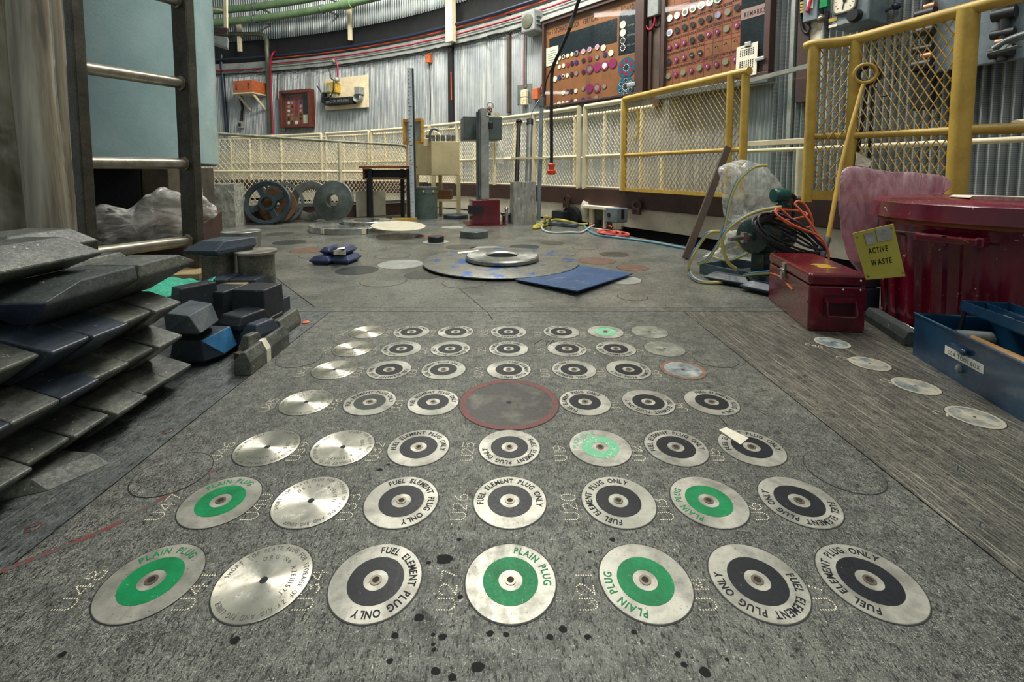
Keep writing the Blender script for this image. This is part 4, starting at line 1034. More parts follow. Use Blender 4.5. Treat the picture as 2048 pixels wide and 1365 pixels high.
# red-switch box and little items left of the dial
p = WP(1627, 8, 0.06); fm = FM(p); n, t, u = FR(p)
root = thing('isolator_box', 'small grey box with red lever left of the dial instrument', 'switch', p)
mb = MB(); mb.box(p, (0.12, 0.10, 0.30), fm); mb.obj('body', M['instr'], root, bevel=0.006)
mb = MB(); mb.box(p + n*0.052 + u*0.0, (0.05, 0.004, 0.10), fm); mb.obj('plate', M['paper'], root)
mb = MB(); mb.bar(p + n*0.065 - u*0.06 - t*0.01, p + n*0.065 + u*0.09 + t*0.03, 0.018, 0.014, n); mb.ball(p + n*0.065 - u*0.065 - t*0.012, 0.016, 10); mb.obj('red_lever', plain('red_lever_paint', srgb(176, 24, 48), 0.35), root)
p = WP(1650, 3, 0.08); mb = MB(); mb.box(p, (0.06, 0.05, 0.10), FM(p)); tag(mb.obj('green_marker', M['green']), 'small green marker above the rail left of the dial', 'marker')
p = WP(1632, 62, 0.04); mb = MB(); mb.box(p, (0.10, 0.004, 0.19), FM(p)); tag(mb.obj('note_card', M['paper']), 'small blank card left of the dial instrument', 'card')
wall_tube('valve_tube', M['alu'], [(1642, 30), (1645, 60), (1645, 110), (1644, 160)], 0.014, 'thin silver tube hanging left of the dial instrument', 'tube', 0.10)
p = WP(1643, 38, 0.10); mb = MB(); mb.ball(p, 0.035, 12); mb.box(p - Vector((0, 0, 0.05)), (0.03, 0.03, 0.08), FM(p)); tag(mb.obj('valve_fitting', M['bore'], smooth=50), 'small metal valve fitting at the top of the silver tube', 'valve')
mb = MB()
for k in range(4): p = WP(1612, 4+6*k, 0.075); mb.box(p, (0.085, 0.03, 0.018), FM(p))
tag(mb.obj('cable_tie_strip', M['yellow']), 'yellow clips on the wide brown timber post', 'clip')
wall_tube('wall_cable', M['cable_black'], [(1602, -10), (1601, 30), (1606, 60), (1615, 66), (1620, 55)], 0.012, 'black cable looping beside the wide brown timber post', 'cable', 0.07)
# dark pump fittings behind the right yellow panel
p = WP(1872, 70, 0.14); fm = FM(p); n, t, u = FR(p)
root = thing('valve_assembly', 'dark panel of valves behind the tall yellow post', 'valve panel', p - u*0.3)
mb = MB(); mb.box(p + t*0.20, (0.50, 0.03, 0.52), fm); mb.obj('backplate', M['instr'], root, bevel=0.01)
for k, dx in enumerate((-0.04, 0.36)):
    mb = MB()
    for z in (-0.20, -0.09, 0.03, 0.15):
        q = p + t*dx + u*z + n*0.05; mb.cyl(q - t*0.055, q + t*0.05, 0.04 if z != -0.09 else 0.03, 14)
    mb.cyl(p + t*dx + n*0.05 - u*0.26, p + t*dx + n*0.05 + u*0.26, 0.026, 12)
    mb.obj('valve_body', M['cable_black'], root, smooth=40)
mb = MB()
for k, dx in enumerate((-0.02, 0.36)):
    for z in (-0.145, 0.19): q = p + t*dx + u*z + n*0.05; mb.cyl(q - t*0.03, q + t*0.03, 0.030, 12)
mb.obj('copper_collar', plain('copper_collar', srgb(176, 120, 92), 0.35, 0.7), root, smooth=40)
mb = MB(); mb.box(p - t*0.05 - u*0.36, (0.12, 0.08, 0.30), fm); mb.obj('lower_block', M['cable_black'], root, bevel=0.01)
# grey lever arm at the right edge
a = D(1990, 98, 2.35); b = D(2075, 62, 2.2)
root = thing('lever_arm', 'grey steel lever arm reaching in at the right edge', 'lever', a)
mb = MB(); mb.tube(smoothpath([a, a.lerp(b, .4) + Vector((0, 0, .012)), b], 6), [0.020]*13, 12); mb.obj('arm', M['rod_grey'], root, smooth=50)
mb = MB(); q = D(1978, 108, 2.32); r2 = D(2040, 92, 2.22); mb.bar(q, r2, 0.05, 0.006); mb.bar(q.lerp(r2, .35), a.lerp(b, .35), 0.02, 0.006); mb.obj('flat_blade', M['grey_steel'], root, bevel=0.002)
# hooks hanging behind the panel
for px, y0, lab in ((1796, 62, 'black hooked rod hanging behind the middle of the right yellow panel'), (1752, 74, 'thin black rod hanging behind the yellow ringed stick')):
    p = WP(px, y0, 0.45); mb = MB(); n, t, u = FR(p)
    hk = [p, p - u*0.18, p - u*0.33] + ([p - u*0.40 - t*0.02, p - u*0.43 - t*0.06, p - u*0.40 - t*0.10, p - u*0.36 - t*0.11] if px > 1780 else [p - u*0.45])
    mb.tube(smoothpath(hk, 6), 0.007, 7); tag(mb.obj('hooked_rod', M['cable_black'], smooth=60), lab, 'hook')
# ------------------------------------------------------------------ fences and kerb
def mesh_strands(mb, base, zlo, zhi, w, h, r):
    """expanded metal on the upright surface over the base polyline; zlo, zhi: heights at both ends (tuples)"""
    base = [Vector(b) for b in base]; S = [0.0]
    for a, b in zip(base, base[1:]): S.append(S[-1] + (b-a).length)
    L = S[-1]
    def at(s):
        s = min(max(s, 0), L)
        for i in range(len(S)-1):
            if s <= S[i+1] or i == len(S)-2:
                return base[i].lerp(base[i+1], (s-S[i])/(S[i+1]-S[i]))
    K = int(L/(w/2)); 
    for k in range(K+1):
        s0 = k*w/2
        f = s0/L; za = zlo[0]+(zlo[1]-zlo[0])*f; zb = zhi[0]+(zhi[1]-zhi[0])*f
        J = int((zb-za)/(h/2))
        pts = []
        for j in range(J+1):
            q = at(s0 + (w/4)*(1 if (j+k) % 2 else -1)); pts.append(Vector((q.x, q.y, za + j*h/2)))
        if len(pts) > 1: mb.tube(pts, r, 4)
    return mb
RF = 12.05
def arcpts(a0, a1, r, z, n): return [CP(a0+(a1-a0)*i/n, r, z) for i in range(n+1)]
def railang(px, py): return ANG(G(px, py, 1.26))
HT, HM, HB = 1.235, 0.71, 0.385
def fence(px0, py0, px1, py1, lab, posts=(0, 1), cap=False):
    a0, a1 = railang(px0, py0), railang(px1, py1); n = max(6, int(abs(a1-a0)*RF/0.12))
    root = thing('fence_panel', lab, 'fence', CP((a0+a1)/2, RF, HB), 'cream mesh fence panels round the platform')
    MB().tube(arcpts(a0, a1, RF, HT, n), 0.026, 10).obj('top_rail', M['cream'], root, smooth=50)
    MB().tube(arcpts(a0, a1, RF, HM, n), 0.018, 10).obj('mid_rail', M['cream'], root, smooth=50)
    for f in posts:
        a = a0+(a1-a0)*f; mb = MB(); mb.cyl(CP(a, RF, HB-0.02), CP(a, RF, HT), 0.026, 12); mb.obj('post', M['cream'], root, smooth=50)
    mb = MB(); mesh_strands(mb, arcpts(a0, a1, RF+0.02, 0, n), (HB, HB), (HT-0.02, HT-0.02), 0.043, 0.062, 0.0042); mb.obj('mesh', M['cream'], root)
    MB().tube(arcpts(a0, a1, RF+0.02, HB, n), 0.012, 6).obj('bottom_bar', M['cream'], root)
fence(420, 268.8, 636, 265, 'cream mesh fence panel at the far left beyond the wheels', (0.2, 0.55, 1))
fence(652, 265, 760, 261.8, 'cream mesh fence panel behind the small desk', (0, 1))
fence(766, 261.5, 882, 252, 'cream mesh fence panel behind the cream cabinet', (0, 1))
fence(887, 251.5, 1166, 212, 'long cream mesh fence panel behind the three upright poles', (0, 0.2, 0.48, 0.74, 1))
fence(1178, 210, 1243, 196, 'narrow cream mesh fence panel left of the yellow panels', (0, 1))
# second, outer handrail of the walkway
a0, a1 = ANG(WP(1306, 215, 0.55)), R(84); ro = RW-0.55
root = thing('handrail', 'cream outer handrail seen through the mesh fence', 'handrail', CP(R(55), ro, 0))
MB().tube(arcpts(a0, a1, ro, 1.24, 60), 0.022, 8).obj('top_rail', M['cream'], root, smooth=50)
MB().tube(arcpts(a0, a1, ro, 0.72, 60), 0.016, 8).obj('mid_rail', M['cream'], root, smooth=50)
for px in (1284, 1210, 1150, 1090, 1030, 950, 840, 770, 711, 687, 560, 520, 460):
    a = ANG(WP(px, 250, 0.55)); mb = MB(); mb.cyl(CP(a, ro, -0.3), CP(a, ro, 1.24), 0.024, 10); mb.obj('post', M['cream'], root, smooth=50)
a = ANG(WP(1325, 320, 0.55)); mb = MB(); mb.cyl(CP(a, ro, -0.3), CP(a, ro, 0.70), 0.024, 10); mb.obj('post', M['cream'], root, smooth=50)
# kerb ring: chocolate band above, off-white face below, ring floor behind
M['white_conc'] = paint('off_white_kerb_paint', srgb(230, 222, 200), srgb(204, 194, 172), 3.5, 0.6, chip=srgb(130, 120, 104), chip_scale=30, chip_at=0.72, fine=0.12)
mb = MB(); arc_box(mb, R(14), R(95), RF-0.02, RF+0.12, 0.195, 0.375, 90); struct(mb.obj('trim_3', M['brown'], bevel=0.006), 'chocolate brown band on the kerb')
mb = MB(); arc_box(mb, R(14), R(95), RF+0.0, RF+0.30, 0.01, 0.196, 90); struct(mb.obj('trim_4', M['white_conc']), 'off-white kerb face')
mb = MB(); arc_box(mb, R(14), R(95), RF+0.06, RF+0.30, -0.33, 0.01, 90); struct(mb.obj('trim_7', M['black']), 'black face put in for the shade under the kerb')  # painted black so the gap below the kerb reads as shade
M['walk'] = paint('walkway_floor_paint', srgb(170, 162, 144), srgb(140, 132, 118), 3, 0.7)
mb = MB(); arc_box(mb, R(5), R(98), RF+0.28, RW+0.1, -0.32, -0.30, 90); struct(mb.obj('trim_5', M['walk']), 'walkway floor behind the fence')
M['dado'] = paint('pale_wall_lining', srgb(216, 210, 190), srgb(184, 178, 160), 3, 0.6)
mb = MB(); arc_box(mb, R(52), R(100), RW-0.03, RW-0.02, -0.3, 1.0, 90); struct(mb.obj('trim_6', M['dado']), 'pale lining low on the wall behind the fence')
# lifting lugs, recess, socket and vent on the kerb
def kp(px, py, off=0.0):
    d = ray(px, py); ox = CAM.x-CW.x; oy = CAM.y-CW.y; rr = RF-off
    a = d.x**2+d.y**2; b = 2*(ox*d.x+oy*d.y); c = ox*ox+oy*oy-rr*rr
    return CAM + d*((-b+math.sqrt(b*b-4*a*c))/(2*a))
for px, py, lab in ((1133, 399, 'brown lifting lug with eye behind the black vent box'), (1274, 410, 'brown lifting lug with eye right of the grey socket box')):
    p = kp(px, py, 0.06); n, t, u = FR(p); fm = FM(p)
    root = thing('lifting_lug', lab, 'lug', p, 'lifting lugs on the brown band')
    mb = MB(); mb.lathe([(0.025, -0.016), (0.050, -0.016), (0.050, 0.016), (0.025, 0.016)], p, t*0.35+n, 28, True)
    mb.box(p - u*0.06, (0.085, 0.03, 0.06), fm); mb.obj('eye', M['brown'], root, smooth=40)
p = kp(1206, 432, 0.02); fm = FM(p); n, t, u = FR(p)
root = thing('recess_box', 'off-white recessed box in the kerb between the lugs', 'recess', p - u*0.12)
w_ = (kp(1238, 432, 0.0)-kp(1176, 432, 0.0)).length
mb = MB(); mb.box(p + u*0.085, (w_, 0.16, 0.035), fm); mb.box(p - u*0.14, (w_*0.75, 0.14, 0.025), fm)
mb.box(p - t*(w_*0.5-0.09) - u*0.02, (0.05, 0.10, 0.20), fm); mb.box(p + t*0.065 - u*0.02, (0.02, 0.12, 0.20), fm); mb.box(p + t*0.20 - u*0.02, (0.06, 0.10, 0.20), fm)
mb.obj('surround', M['white_conc'], root, bevel=0.006)
mb = MB(); mb.box(p + t*0.03 - u*0.02 + n*0.012, (w_*0.7, 0.012, 0.20), fm); mb.obj('dark_back', M['olive'], root)
mb = MB(); mb.box(p - t*0.03 - u*0.07 + n*0.03, (0.04, 0.03, 0.06), fm); mb.obj('blue_plug', M['cable_navy'], root)
p = kp(1171, 422, 0.03); mb = MB(); n, t, u = FR(p)
mb.tube([p + u*0.10, p + u*0.05 + n*.01, p - u*0.03, p - u*0.10], [0.035, 0.045, 0.03, 0.012], 10); mb.rough(0.012, 30)
tag(mb.obj('foam_drip', M['paper'], smooth=50), 'white hardened foam drip at the left of the kerb recess', 'foam')
p = kp(1233, 430, 0.17); fm = FM(p); n, t, u = FR(p)
root = thing('socket_box', 'blue-grey socket box fixed on the off-white kerb', 'socket', p - u*0.07)
mb = MB(); mb.box(p, (0.155, 0.14, 0.135), fm); mb.obj('body', M['instr'], root, bevel=0.008)
mb = MB(); mb.cyl(p + n*0.071 - t*0.03, p + n*0.074 - t*0.03, 0.022, 16); mb.obj('socket_hole', M['black'], root)
mb = MB(); mb.box(p + t*0.078 + u*0.01, (0.004, 0.04, 0.09), fm); mb.obj('side_slot', M['black'], root)
p = kp(1122, 437, 0.10); fm = FM(p); n, t, u = FR(p)
root = thing('vent_box', 'black vent box with round duct low on the kerb', 'vent', p - u*0.10)
mb = MB(); mb.box(p, (0.18, 0.12, 0.17), fm); mb.obj('box', M['tar'], root, bevel=0.006)
mb = MB(); q = p + t*0.10 - n*0.07 + u*0.01; mb.cyl(q - n*0.05, q + n*0.04, 0.125, 24); mb.obj('round_duct', M['cable_black'], root, smooth=40)

# ------------------------------------------------------------------ yellow panels
# left yellow panel
a = G(1250, 194, 1.26); b = G(1492, 136, 1.26); c = G(1462, 142, 1.26)
za = HB; root = thing('yellow_fence_panel', 'yellow mesh fence panel left of the clear screen', 'fence', ((a+b)/2)*1.0 - Vector((0, 0, 0.9)))
TOPZ = 1.235
def V(p, z): return Vector((p.x, p.y, z))
e = b + (b-a).normalized()*0.03
MB().cyl(V(a, TOPZ), V(e, TOPZ), 0.030, 14).obj('top_rail', M['yellow'], root, smooth=50)
for p, zz in ((a, HB-0.02), (c, 0.36), (b, 0.36)):
    MB().cyl(V(p, zz), V(p, TOPZ-0.01), 0.027 if p is not c else 0.024, 14).obj('post', M['yellow'], root, smooth=50)
MB().cyl(V(a, 0.705), V(b, 0.705), 0.017, 12).obj('mid_rail', M['yellow'], root, smooth=50)
nrm = (b-a).cross(Vector((0, 0, 1))).normalized()*-0.0
mb = MB(); mesh_strands(mb, [V(a, 0), V(b, 0)], (HB, HB), (TOPZ-0.03, TOPZ-0.03), 0.044, 0.060, 0.0036); mb.obj('mesh', M['yellow'], root)
mb = MB(); mb.bar(V(a, HB-0.005), V(b, HB-0.005), 0.02, 0.03); mb.obj('bottom_bar', M['yellow'], root)
k = a.lerp(b, 0.13); mb = MB()
mb.tube(smoothpath([V(k, 1.13)+Vector((0, -.02, 0)), V(k, 1.05)+Vector((0.01, -.03, 0)), V(k, 0.93)+Vector((0.012, -.03, 0)), V(k, 0.88)+Vector((-0.005, -.03, 0)), V(k, 0.83)+Vector((-0.01, -.03, 0))], 4), 0.011, 4)
tag(mb.obj('latch_strap', M['yellow']), 'yellow latch strap hanging on the left yellow panel', 'latch')
# right yellow panel
s0 = G(1614, 84, 1.26); p0 = G(1628, 80, 1.26); p1 = G(1713, 68, 1.26); p2 = G(1938, 6, 1.26); p3 = p2 + (p2-p1).normalized()*0.5
root = thing('yellow_fence_panel', 'tall yellow mesh panel behind the pink bag and red bin', 'fence', V((p0+p2)/2, 0.36))
path = smoothpath([V(s0, TOPZ), V(p0, TOPZ), V((p0+p1)/2, TOPZ-0.004), V(p1, TOPZ), V((p1+p2)/2, TOPZ), V(p2, TOPZ), V(p3, TOPZ)], 8)
MB().tube(path, 0.027, 16).obj('top_rail', M['yellow'], root, smooth=50)
MB().cyl(V(p0, 0.385), V(p0, TOPZ), 0.026, 16).obj('post', M['yellow'], root, smooth=50)
MB().cyl(V(p1, 0.385), V(p1, TOPZ), 0.026, 16).obj('post', M['yellow'], root, smooth=50)
MB().cyl(V(p2, 0.30), V(p2, TOPZ), 0.038, 18).obj('post', M['yellow'], root, smooth=50)
q0 = V(p0, 0); q2 = V(p2, 0); q1 = V(p1, 0)
ml = [V(p0, 0.745), V(p1, 0.74), V(p2, 0.73)]
MB().tube(smoothpath(ml, 5), 0.017, 12).obj('mid_rail', M['yellow'], root, smooth=50)
d_ = (p2-p1).normalized()
mb = MB(); x0 = V(p2, 0.73); mb.lathe([(0.022, 0), (0.022, 0.19), (0.017, 0.19), (0.017, 0.0)], x0, Vector((d_.x+0.9, d_.y, 0)), 16, True); mb.obj('stub_tube', M['yellow'], root, smooth=50)
mb = MB(); mesh_strands(mb, [q0, q1, q2], (0.44, 0.44), (TOPZ-0.02, TOPZ-0.02), 0.038, 0.064, 0.0032); mb.obj('mesh', M['yellow'], root)
mb = MB(); mb.bar(V(p0, 0.425), V(p1, 0.425), 0.012, 0.05); mb.bar(V(p1, 0.425), V(p2, 0.425), 0.012, 0.05); mb.obj('bottom_bar', M['yellow'], root)
# clear screen between the yellow panels
A0_ = ANG(V(b, 0)); A1_ = ANG(V(p0, 0)) 
u0 = kp(1497, 220, -0.12); u1 = kp(1622, 220, -0.12)
root = thing('clear_screen', 'clear plastic screen in the gap between the yellow panels', 'screen', V((u0+u1)/2, 0.2))
d2 = u1-u0
mb = MB(); mb.bar(V(u0, 0.80), V(u1, 0.80), 0.006, 1.22-0.40); bm_ = mb
mb.obj('sheet', M['glass'], root)
za_ = kp(1500, 162, -0.12).z; zb_ = kp(1620, 131, -0.12).z
mb = MB(); mb.bar(V(u0, za_), V(u1, zb_), 0.03, 0.03); mb.obj('edge_trim', M['alu'], root)
zc_ = kp(1500, 288, -0.1).z
mb = MB(); mb.bar(V(u0, zc_), V(u1, zc_), 0.03, 0.04); mb.obj('cross_rail', M['cream'], root, bevel=0.004)
# low cream rail going on behind the yellow panels
rr = RF+0.35
lo = [kp(px, 300, -0.35) for px in (1480, 1560, 1620, 1700, 1800, 1900, 2000, 2100)]
zr = kp(1560, 300, -0.35).z
root = thing('low_rail', 'cream low rail behind the yellow panels with one post', 'handrail', V(lo[2], 0))
MB().tube([V(q, zr) for q in lo], 0.017, 10).obj('rail', M['cream'], root, smooth=50)
q = kp(1601, 300, -0.33)
MB().cyl(V(q, 0.37), V(q, zr), 0.026, 12).obj('post', M['cream'], root, smooth=50)
a = D(2032, 250, 2.0); mb = MB(); mb.cyl(a, a + Vector((0.35, 0.05, 0.03)), 0.022, 12); tag(mb.obj('rail_end', M['cream'], smooth=50), 'rounded cream rail end at the right edge', 'handrail')

# ------------------------------------------------------------------ left barrier with the dark top bar
L0 = Vector((-3.115, 4.74, 0)); L1 = Vector((-1.28, 5.97, 0))
def LB(f, z): q = L0.lerp(L1, f); return Vector((q.x, q.y, z))
root = thing('mesh_barrier', 'cream mesh barrier with dark green top bar behind the wheels', 'barrier', LB(0.5, 0))
M['dgreen'] = paint('worn_dark_green_paint', srgb(86, 98, 78), srgb(160, 156, 130), 22, 0.5)
tp = [LB(-0.25, 0.955), LB(0.0, 0.945), LB(0.55, 0.905), LB(0.93, 0.885), LB(0.985, 0.865), LB(1.0, 0.82)]
MB().tube(smoothpath(tp, 6), 0.016, 8).obj('top_bar', M['dgreen'], root, smooth=50)
MB().cyl(LB(1.0, 0.83), LB(1.0, 0.0), 0.018, 10).obj('post', M['cream'], root, smooth=50)
MB().cyl(LB(0.62, 0.89), LB(0.62, 0.0), 0.022, 10).obj('post', M['cream'], root, smooth=50)
MB().cyl(LB(0.0, 0.60), LB(0.0, 0.0), 0.022, 10).obj('post', M['cream'], root, smooth=50)
MB().cyl(LB(-0.02, 0.555), LB(1.0, 0.545), 0.014, 8).obj('mid_bar', M['cream'], root, smooth=50)
mb = MB(); mesh_strands(mb, [LB(-0.2, 0), LB(1.0, 0)], (0.19, 0.19), (0.94, 0.87), 0.046, 0.064, 0.0042); mb.obj('mesh', M['cream'], root)
mb = MB(); mb.bar(LB(-0.1, 0.17), LB(1.0, 0.17), 0.04, 0.03); mb.obj('bottom_bar', M['grey_steel'], root)
mb = MB(); mb.bar(LB(-0.1, 0.075), LB(1.0, 0.075), 0.02, 0.15); mb.obj('kick_plate', M['brown'], root)
# ------------------------------------------------------------------ right side: bin, boxes, pump
M['maroon'] = paint('glossy_maroon_paint', srgb(112, 12, 40), srgb(78, 8, 28), 6, 0.22, chip=srgb(214, 180, 182), chip_scale=40, chip_at=0.71, fine=0.15, bump=0.05, coat=0.5)
M['maroon_box'] = paint('maroon_toolbox_enamel', srgb(108, 12, 32), srgb(76, 8, 22), 7, 0.22, chip=srgb(196, 120, 120), chip_scale=80, chip_at=0.77, fine=0.12, bump=0.04, coat=0.6)
M['chrome'] = plain('dull_chrome', srgb(190, 190, 182), 0.3, 0.9)
BC = Vector((1.665, 1.565, 0))
root = thing('waste_bin', 'big maroon ribbed waste bin with chipped lid at the right edge', 'bin', BC)
N = 200
def ribring(r, z, amp):
    out = []
    for i in range(N):
        a = 2*PI*i/N
        k = max(0.0, min(1.0, 0.5+1.6*math.sin(a*24)))
        out.append(BC + Vector(((r+amp*k)*math.cos(a), (r+amp*k)*math.sin(a), z)))
    return out
mb = MB()
mb.loft([ribring(.302, 0.0, 0), ribring(.306, .008, 0), ribring(.302, .016, 0), ribring(.286, .03, 0), ribring(.286, .036, .008), ribring(.300, .30, .010), ribring(.302, .335, .008), ribring(.312, .345, 0), ribring(.314, .372, 0), ribring(.318, .380, 0), ribring(.314, .388, 0), ribring(.312, .42, 0)])
mb.obj('body', M['maroon'], root, smooth=35)
mb = MB(); mb.lathe([(0.334, .400), (0.340, .396), (0.338, .404), (0.334, .448), (0.322, .458), (0.20, .468), (1e-4, .472)], BC, seg=90); mb.obj('lid', M['maroon'], root, smooth=40)
q = [BC + Vector((-0.20+0.36*f + 0.02*math.sin(f*9), -0.10+0.10*math.sin(f*5)+s, 0.470)) for s, fs in ((0, (0, .25, .5, .75, 1)), (0.07, (1, .75, .5, .25, 0))) for f in fs]
mb = MB(); mb.loft([q, [p + Vector((0, 0, 0.0025)) for p in q]]); mb.obj('torn_label', M['paper'], root)
M['tan_rim'] = paint('bare_tan_rim', srgb(176, 112, 62), srgb(140, 84, 50), 12, 0.4)
mb = MB(); mb.lathe([(0.3145, .378), (0.322, .383), (0.3145, .397)], BC, seg=90, close=True); mb.obj('rim', M['tan_rim'], root, smooth=50)
hp = BC + Vector((-0.285, -0.135, 0.345)); rad = Vector((-0.285, -0.135, 0)).normalized(); tg_ = Vector((-rad.y, rad.x, 0))
mb = MB(); mb.bar(hp + rad*0.03 - tg_*0.075, hp + rad*0.03 + tg_*0.075, 0.03, 0.022); mb.bar(hp - tg_*0.075 - rad*0.01, hp - tg_*0.075 + rad*0.03, 0.02, 0.03); mb.bar(hp + tg_*0.075 - rad*0.01, hp + tg_*0.075 + rad*0.03, 0.02, 0.03)
mb.obj('handle', M['maroon'], root, bevel=0.004)
# ACTIVE WASTE sign hanging from the bin handle
M['signyel'] = paint('dull_yellow_plate', srgb(184, 172, 70), srgb(164, 152, 60), 5, 0.45, fine=0.08)
YS = 1.355
sc_ = [D(1706, 467, YS), D(1787, 448, YS-0.015), D(1811, 553, YS-0.02), D(1733, 560, YS-0.005)]
su = (sc_[1]-sc_[0]).normalized(); sv = (sc_[0]-sc_[3]); sv = (sv - su*sv.dot(su)).normalized(); sn = su.cross(sv)
if sn.y > 0: sn = -sn
root = thing('warning_sign', 'dull yellow ACTIVE WASTE plate taped to the maroon bin', 'sign', (sc_[2]+sc_[3])/2)
mb = MB(); mb.loft([[p - sn*0.003 for p in sc_], sc_]); mb.obj('plate', M['signyel'], root)
WS = (sc_[1]-sc_[0]).length; HS = (sc_[0]-sc_[3]).length
def SP(u, v, d=0.0012):        # u, v in 0..1 from the upper left corner
    a = sc_[0].lerp(sc_[1], u); b = sc_[3].lerp(sc_[2], u); return a.lerp(b, v) + sn*d
mb = MB()
su2 = (SP(0.8, .5)-SP(0.2, .5)).normalized(); sv2 = (su2.cross(sn)); sv2 = sv2 if sv2.z > 0 else -sv2
text_flat(mb, 'ACTIVE', SP(0.475, 0.475), su2, sv2, HS*0.165, 0.72, 0.12, 0.014, True, WS*0.47)
text_flat(mb, 'WASTE', SP(0.485, 0.715), su2, sv2, HS*0.165, 0.78, 0.12, 0.014, True, WS*0.50)
mb.obj('lettering', M['ink'], root)
M['tape'] = paint('silver_tape', srgb(184, 180, 176), srgb(150, 148, 146), 30, 0.35, 0.3, bump=0.4, bscale=90)
for k, (u0, u1, v0, v1) in enumerate(((0.24, 0.47, 0.06, 0.29), (0.53, 0.90, 0.02, 0.27))):
    mb = MB(); mb.loft([[SP(u0, v0, .0012), SP(u1, v0, .0012), SP(u1, v1, .0012), SP(u0, v1, .0012)], [SP(u0, v0, .0022), SP(u1, v0, .0022), SP(u1, v1, .0022), SP(u0, v1, .0022)]])
    mb.obj('tape', M['tape'], root)
mb = MB()
for u, v in ((0.07, 0.10), (0.93, 0.07), (0.95, 0.93), (0.06, 0.93)): mb.cyl(SP(u, v, 0.0), SP(u, v, 0.0014), 0.0018, 10)
mb.obj('corner_hole', M['black'], root)
mb = MB(); a = SP(0.70, 0.05, 0.002); mb.bar(a, hp + rad*0.035 + Vector((0, 0, 0.012)), 0.012, 0.0015); mb.obj('strap', M['tape'], root)
# red toolbox
class Box3:
    """local frame of a box standing on the floor: o corner, ux, uy level axes"""
    def __init__(s, o, a, b):
        s.o = Vector(o); s.ux = Vector(a).normalized(); s.uy = Vector(b).normalized(); s.m = Matrix((s.ux, s.uy, Vector((0, 0, 1)))).transposed()
    def P(s, x, y, z): return s.o + s.ux*x + s.uy*y + Vector((0, 0, z))
    def box(s, mb, x0, x1, y0, y1, z0, z1): mb.box(s.P((x0+x1)/2, (y0+y1)/2, (z0+z1)/2), (abs(x1-x0), abs(y1-y0), abs(z1-z0)), s.m); return mb
o = G(1615, 662); e = G(1729, 667); fdir = G(1536, 598) - o
tb = Box3(o, e-o, Vector((-(e-o).y, (e-o).x, 0))); tb.uy = fdir.normalized()
tb.m = Matrix((tb.ux, tb.uy, Vector((0, 0, 1)))).transposed()
TW, TL, THt = (e-o).length, fdir.length, 0.205
root = thing('toolbox', 'closed maroon metal toolbox standing in front of the waste bin', 'toolbox', tb.P(TW/2, TL/2, 0))
tb.box(MB(), 0, TW, 0, TL, 0, 0.160).obj('body', M['maroon_box'], root, bevel=0.006)
tb.box(MB(), -0.003, TW+0.003, -0.003, TL+0.003, 0.162, THt).obj('lid', M['maroon_box'], root, bevel=0.012, bseg=3)
mb = MB(); tb.box(mb, -0.002, 0, 0.01, TL-0.01, 0.098, 0.104); mb.obj('pressed_ridge', M['maroon_box'], root)
mb = MB(); zc = 0.100
hq = [tb.P(TW*0.28, 0, zc+.012), tb.P(TW*0.28, -0.020, zc+.008), tb.P(TW*0.28, -0.028, zc-.030), tb.P(TW*0.30, -0.028, zc-.040), tb.P(TW*0.76, -0.028, zc-.040), tb.P(TW*0.78, -0.028, zc-.030), tb.P(TW*0.78, -0.020, zc+.008), tb.P(TW*0.78, 0, zc+.012)]
mb.tube(hq, 0.0038, 8); tb.box(mb, TW*0.25, TW*0.81, -0.014, 0, zc+.006, zc+.020); mb.obj('end_handle', M['maroon_box'], root, smooth=40)
tb.box(MB(), TW*0.25, TW*0.81, -0.0012, 0, zc-0.045, zc+0.030).obj('handle_recess', plain('dark_maroon', srgb(60, 10, 22), 0.4), root)
mb = MB()
for x, z in ((0.58, 0.150), (0.88, 0.150), (0.88, 0.182)): mb.ball(tb.P(TW*x, -0.004, z), 0.0045, 10)
mb.obj('rivet', M['chrome'], root, smooth=60)
mb = MB(); yl = TL*0.56; tb.box(mb, -0.008, 0, yl-0.014, yl+0.014, 0.140, 0.196); tb.box(mb, -0.014, -0.006, yl-0.010, yl+0.010, 0.128, 0.158); mb.cyl(tb.P(-0.010, yl-0.018, 0.168), tb.P(-0.010, yl+0.018, 0.168), 0.004, 10); mb.obj('latch', M['chrome'], root, bevel=0.002)
mb = MB(); mb.tube(smoothpath([tb.P(-0.0015, TL*0.95, 0.118), tb.P(-0.0015, TL*0.7, 0.128), tb.P(-0.0015, TL*0.5, 0.118), tb.P(-0.0015, TL*0.36, 0.108)], 5), 0.003, 6); mb.obj('orange_scuff', plain('orange_scuff', srgb(196, 104, 40), 0.4), root)
mb = MB(); z = THt+0.0006
for k in range(7): mb.box(tb.P(TW*0.52 + 0.004*math.sin(k*2.1), TL*0.22+0.012*k, z), (0.05+0.012*math.sin(k*1.7), 0.008, 0.0008), tb.m)
mb.obj('yellow_marking', plain('yellow_mark', srgb(190, 150, 50), 0.5), root)
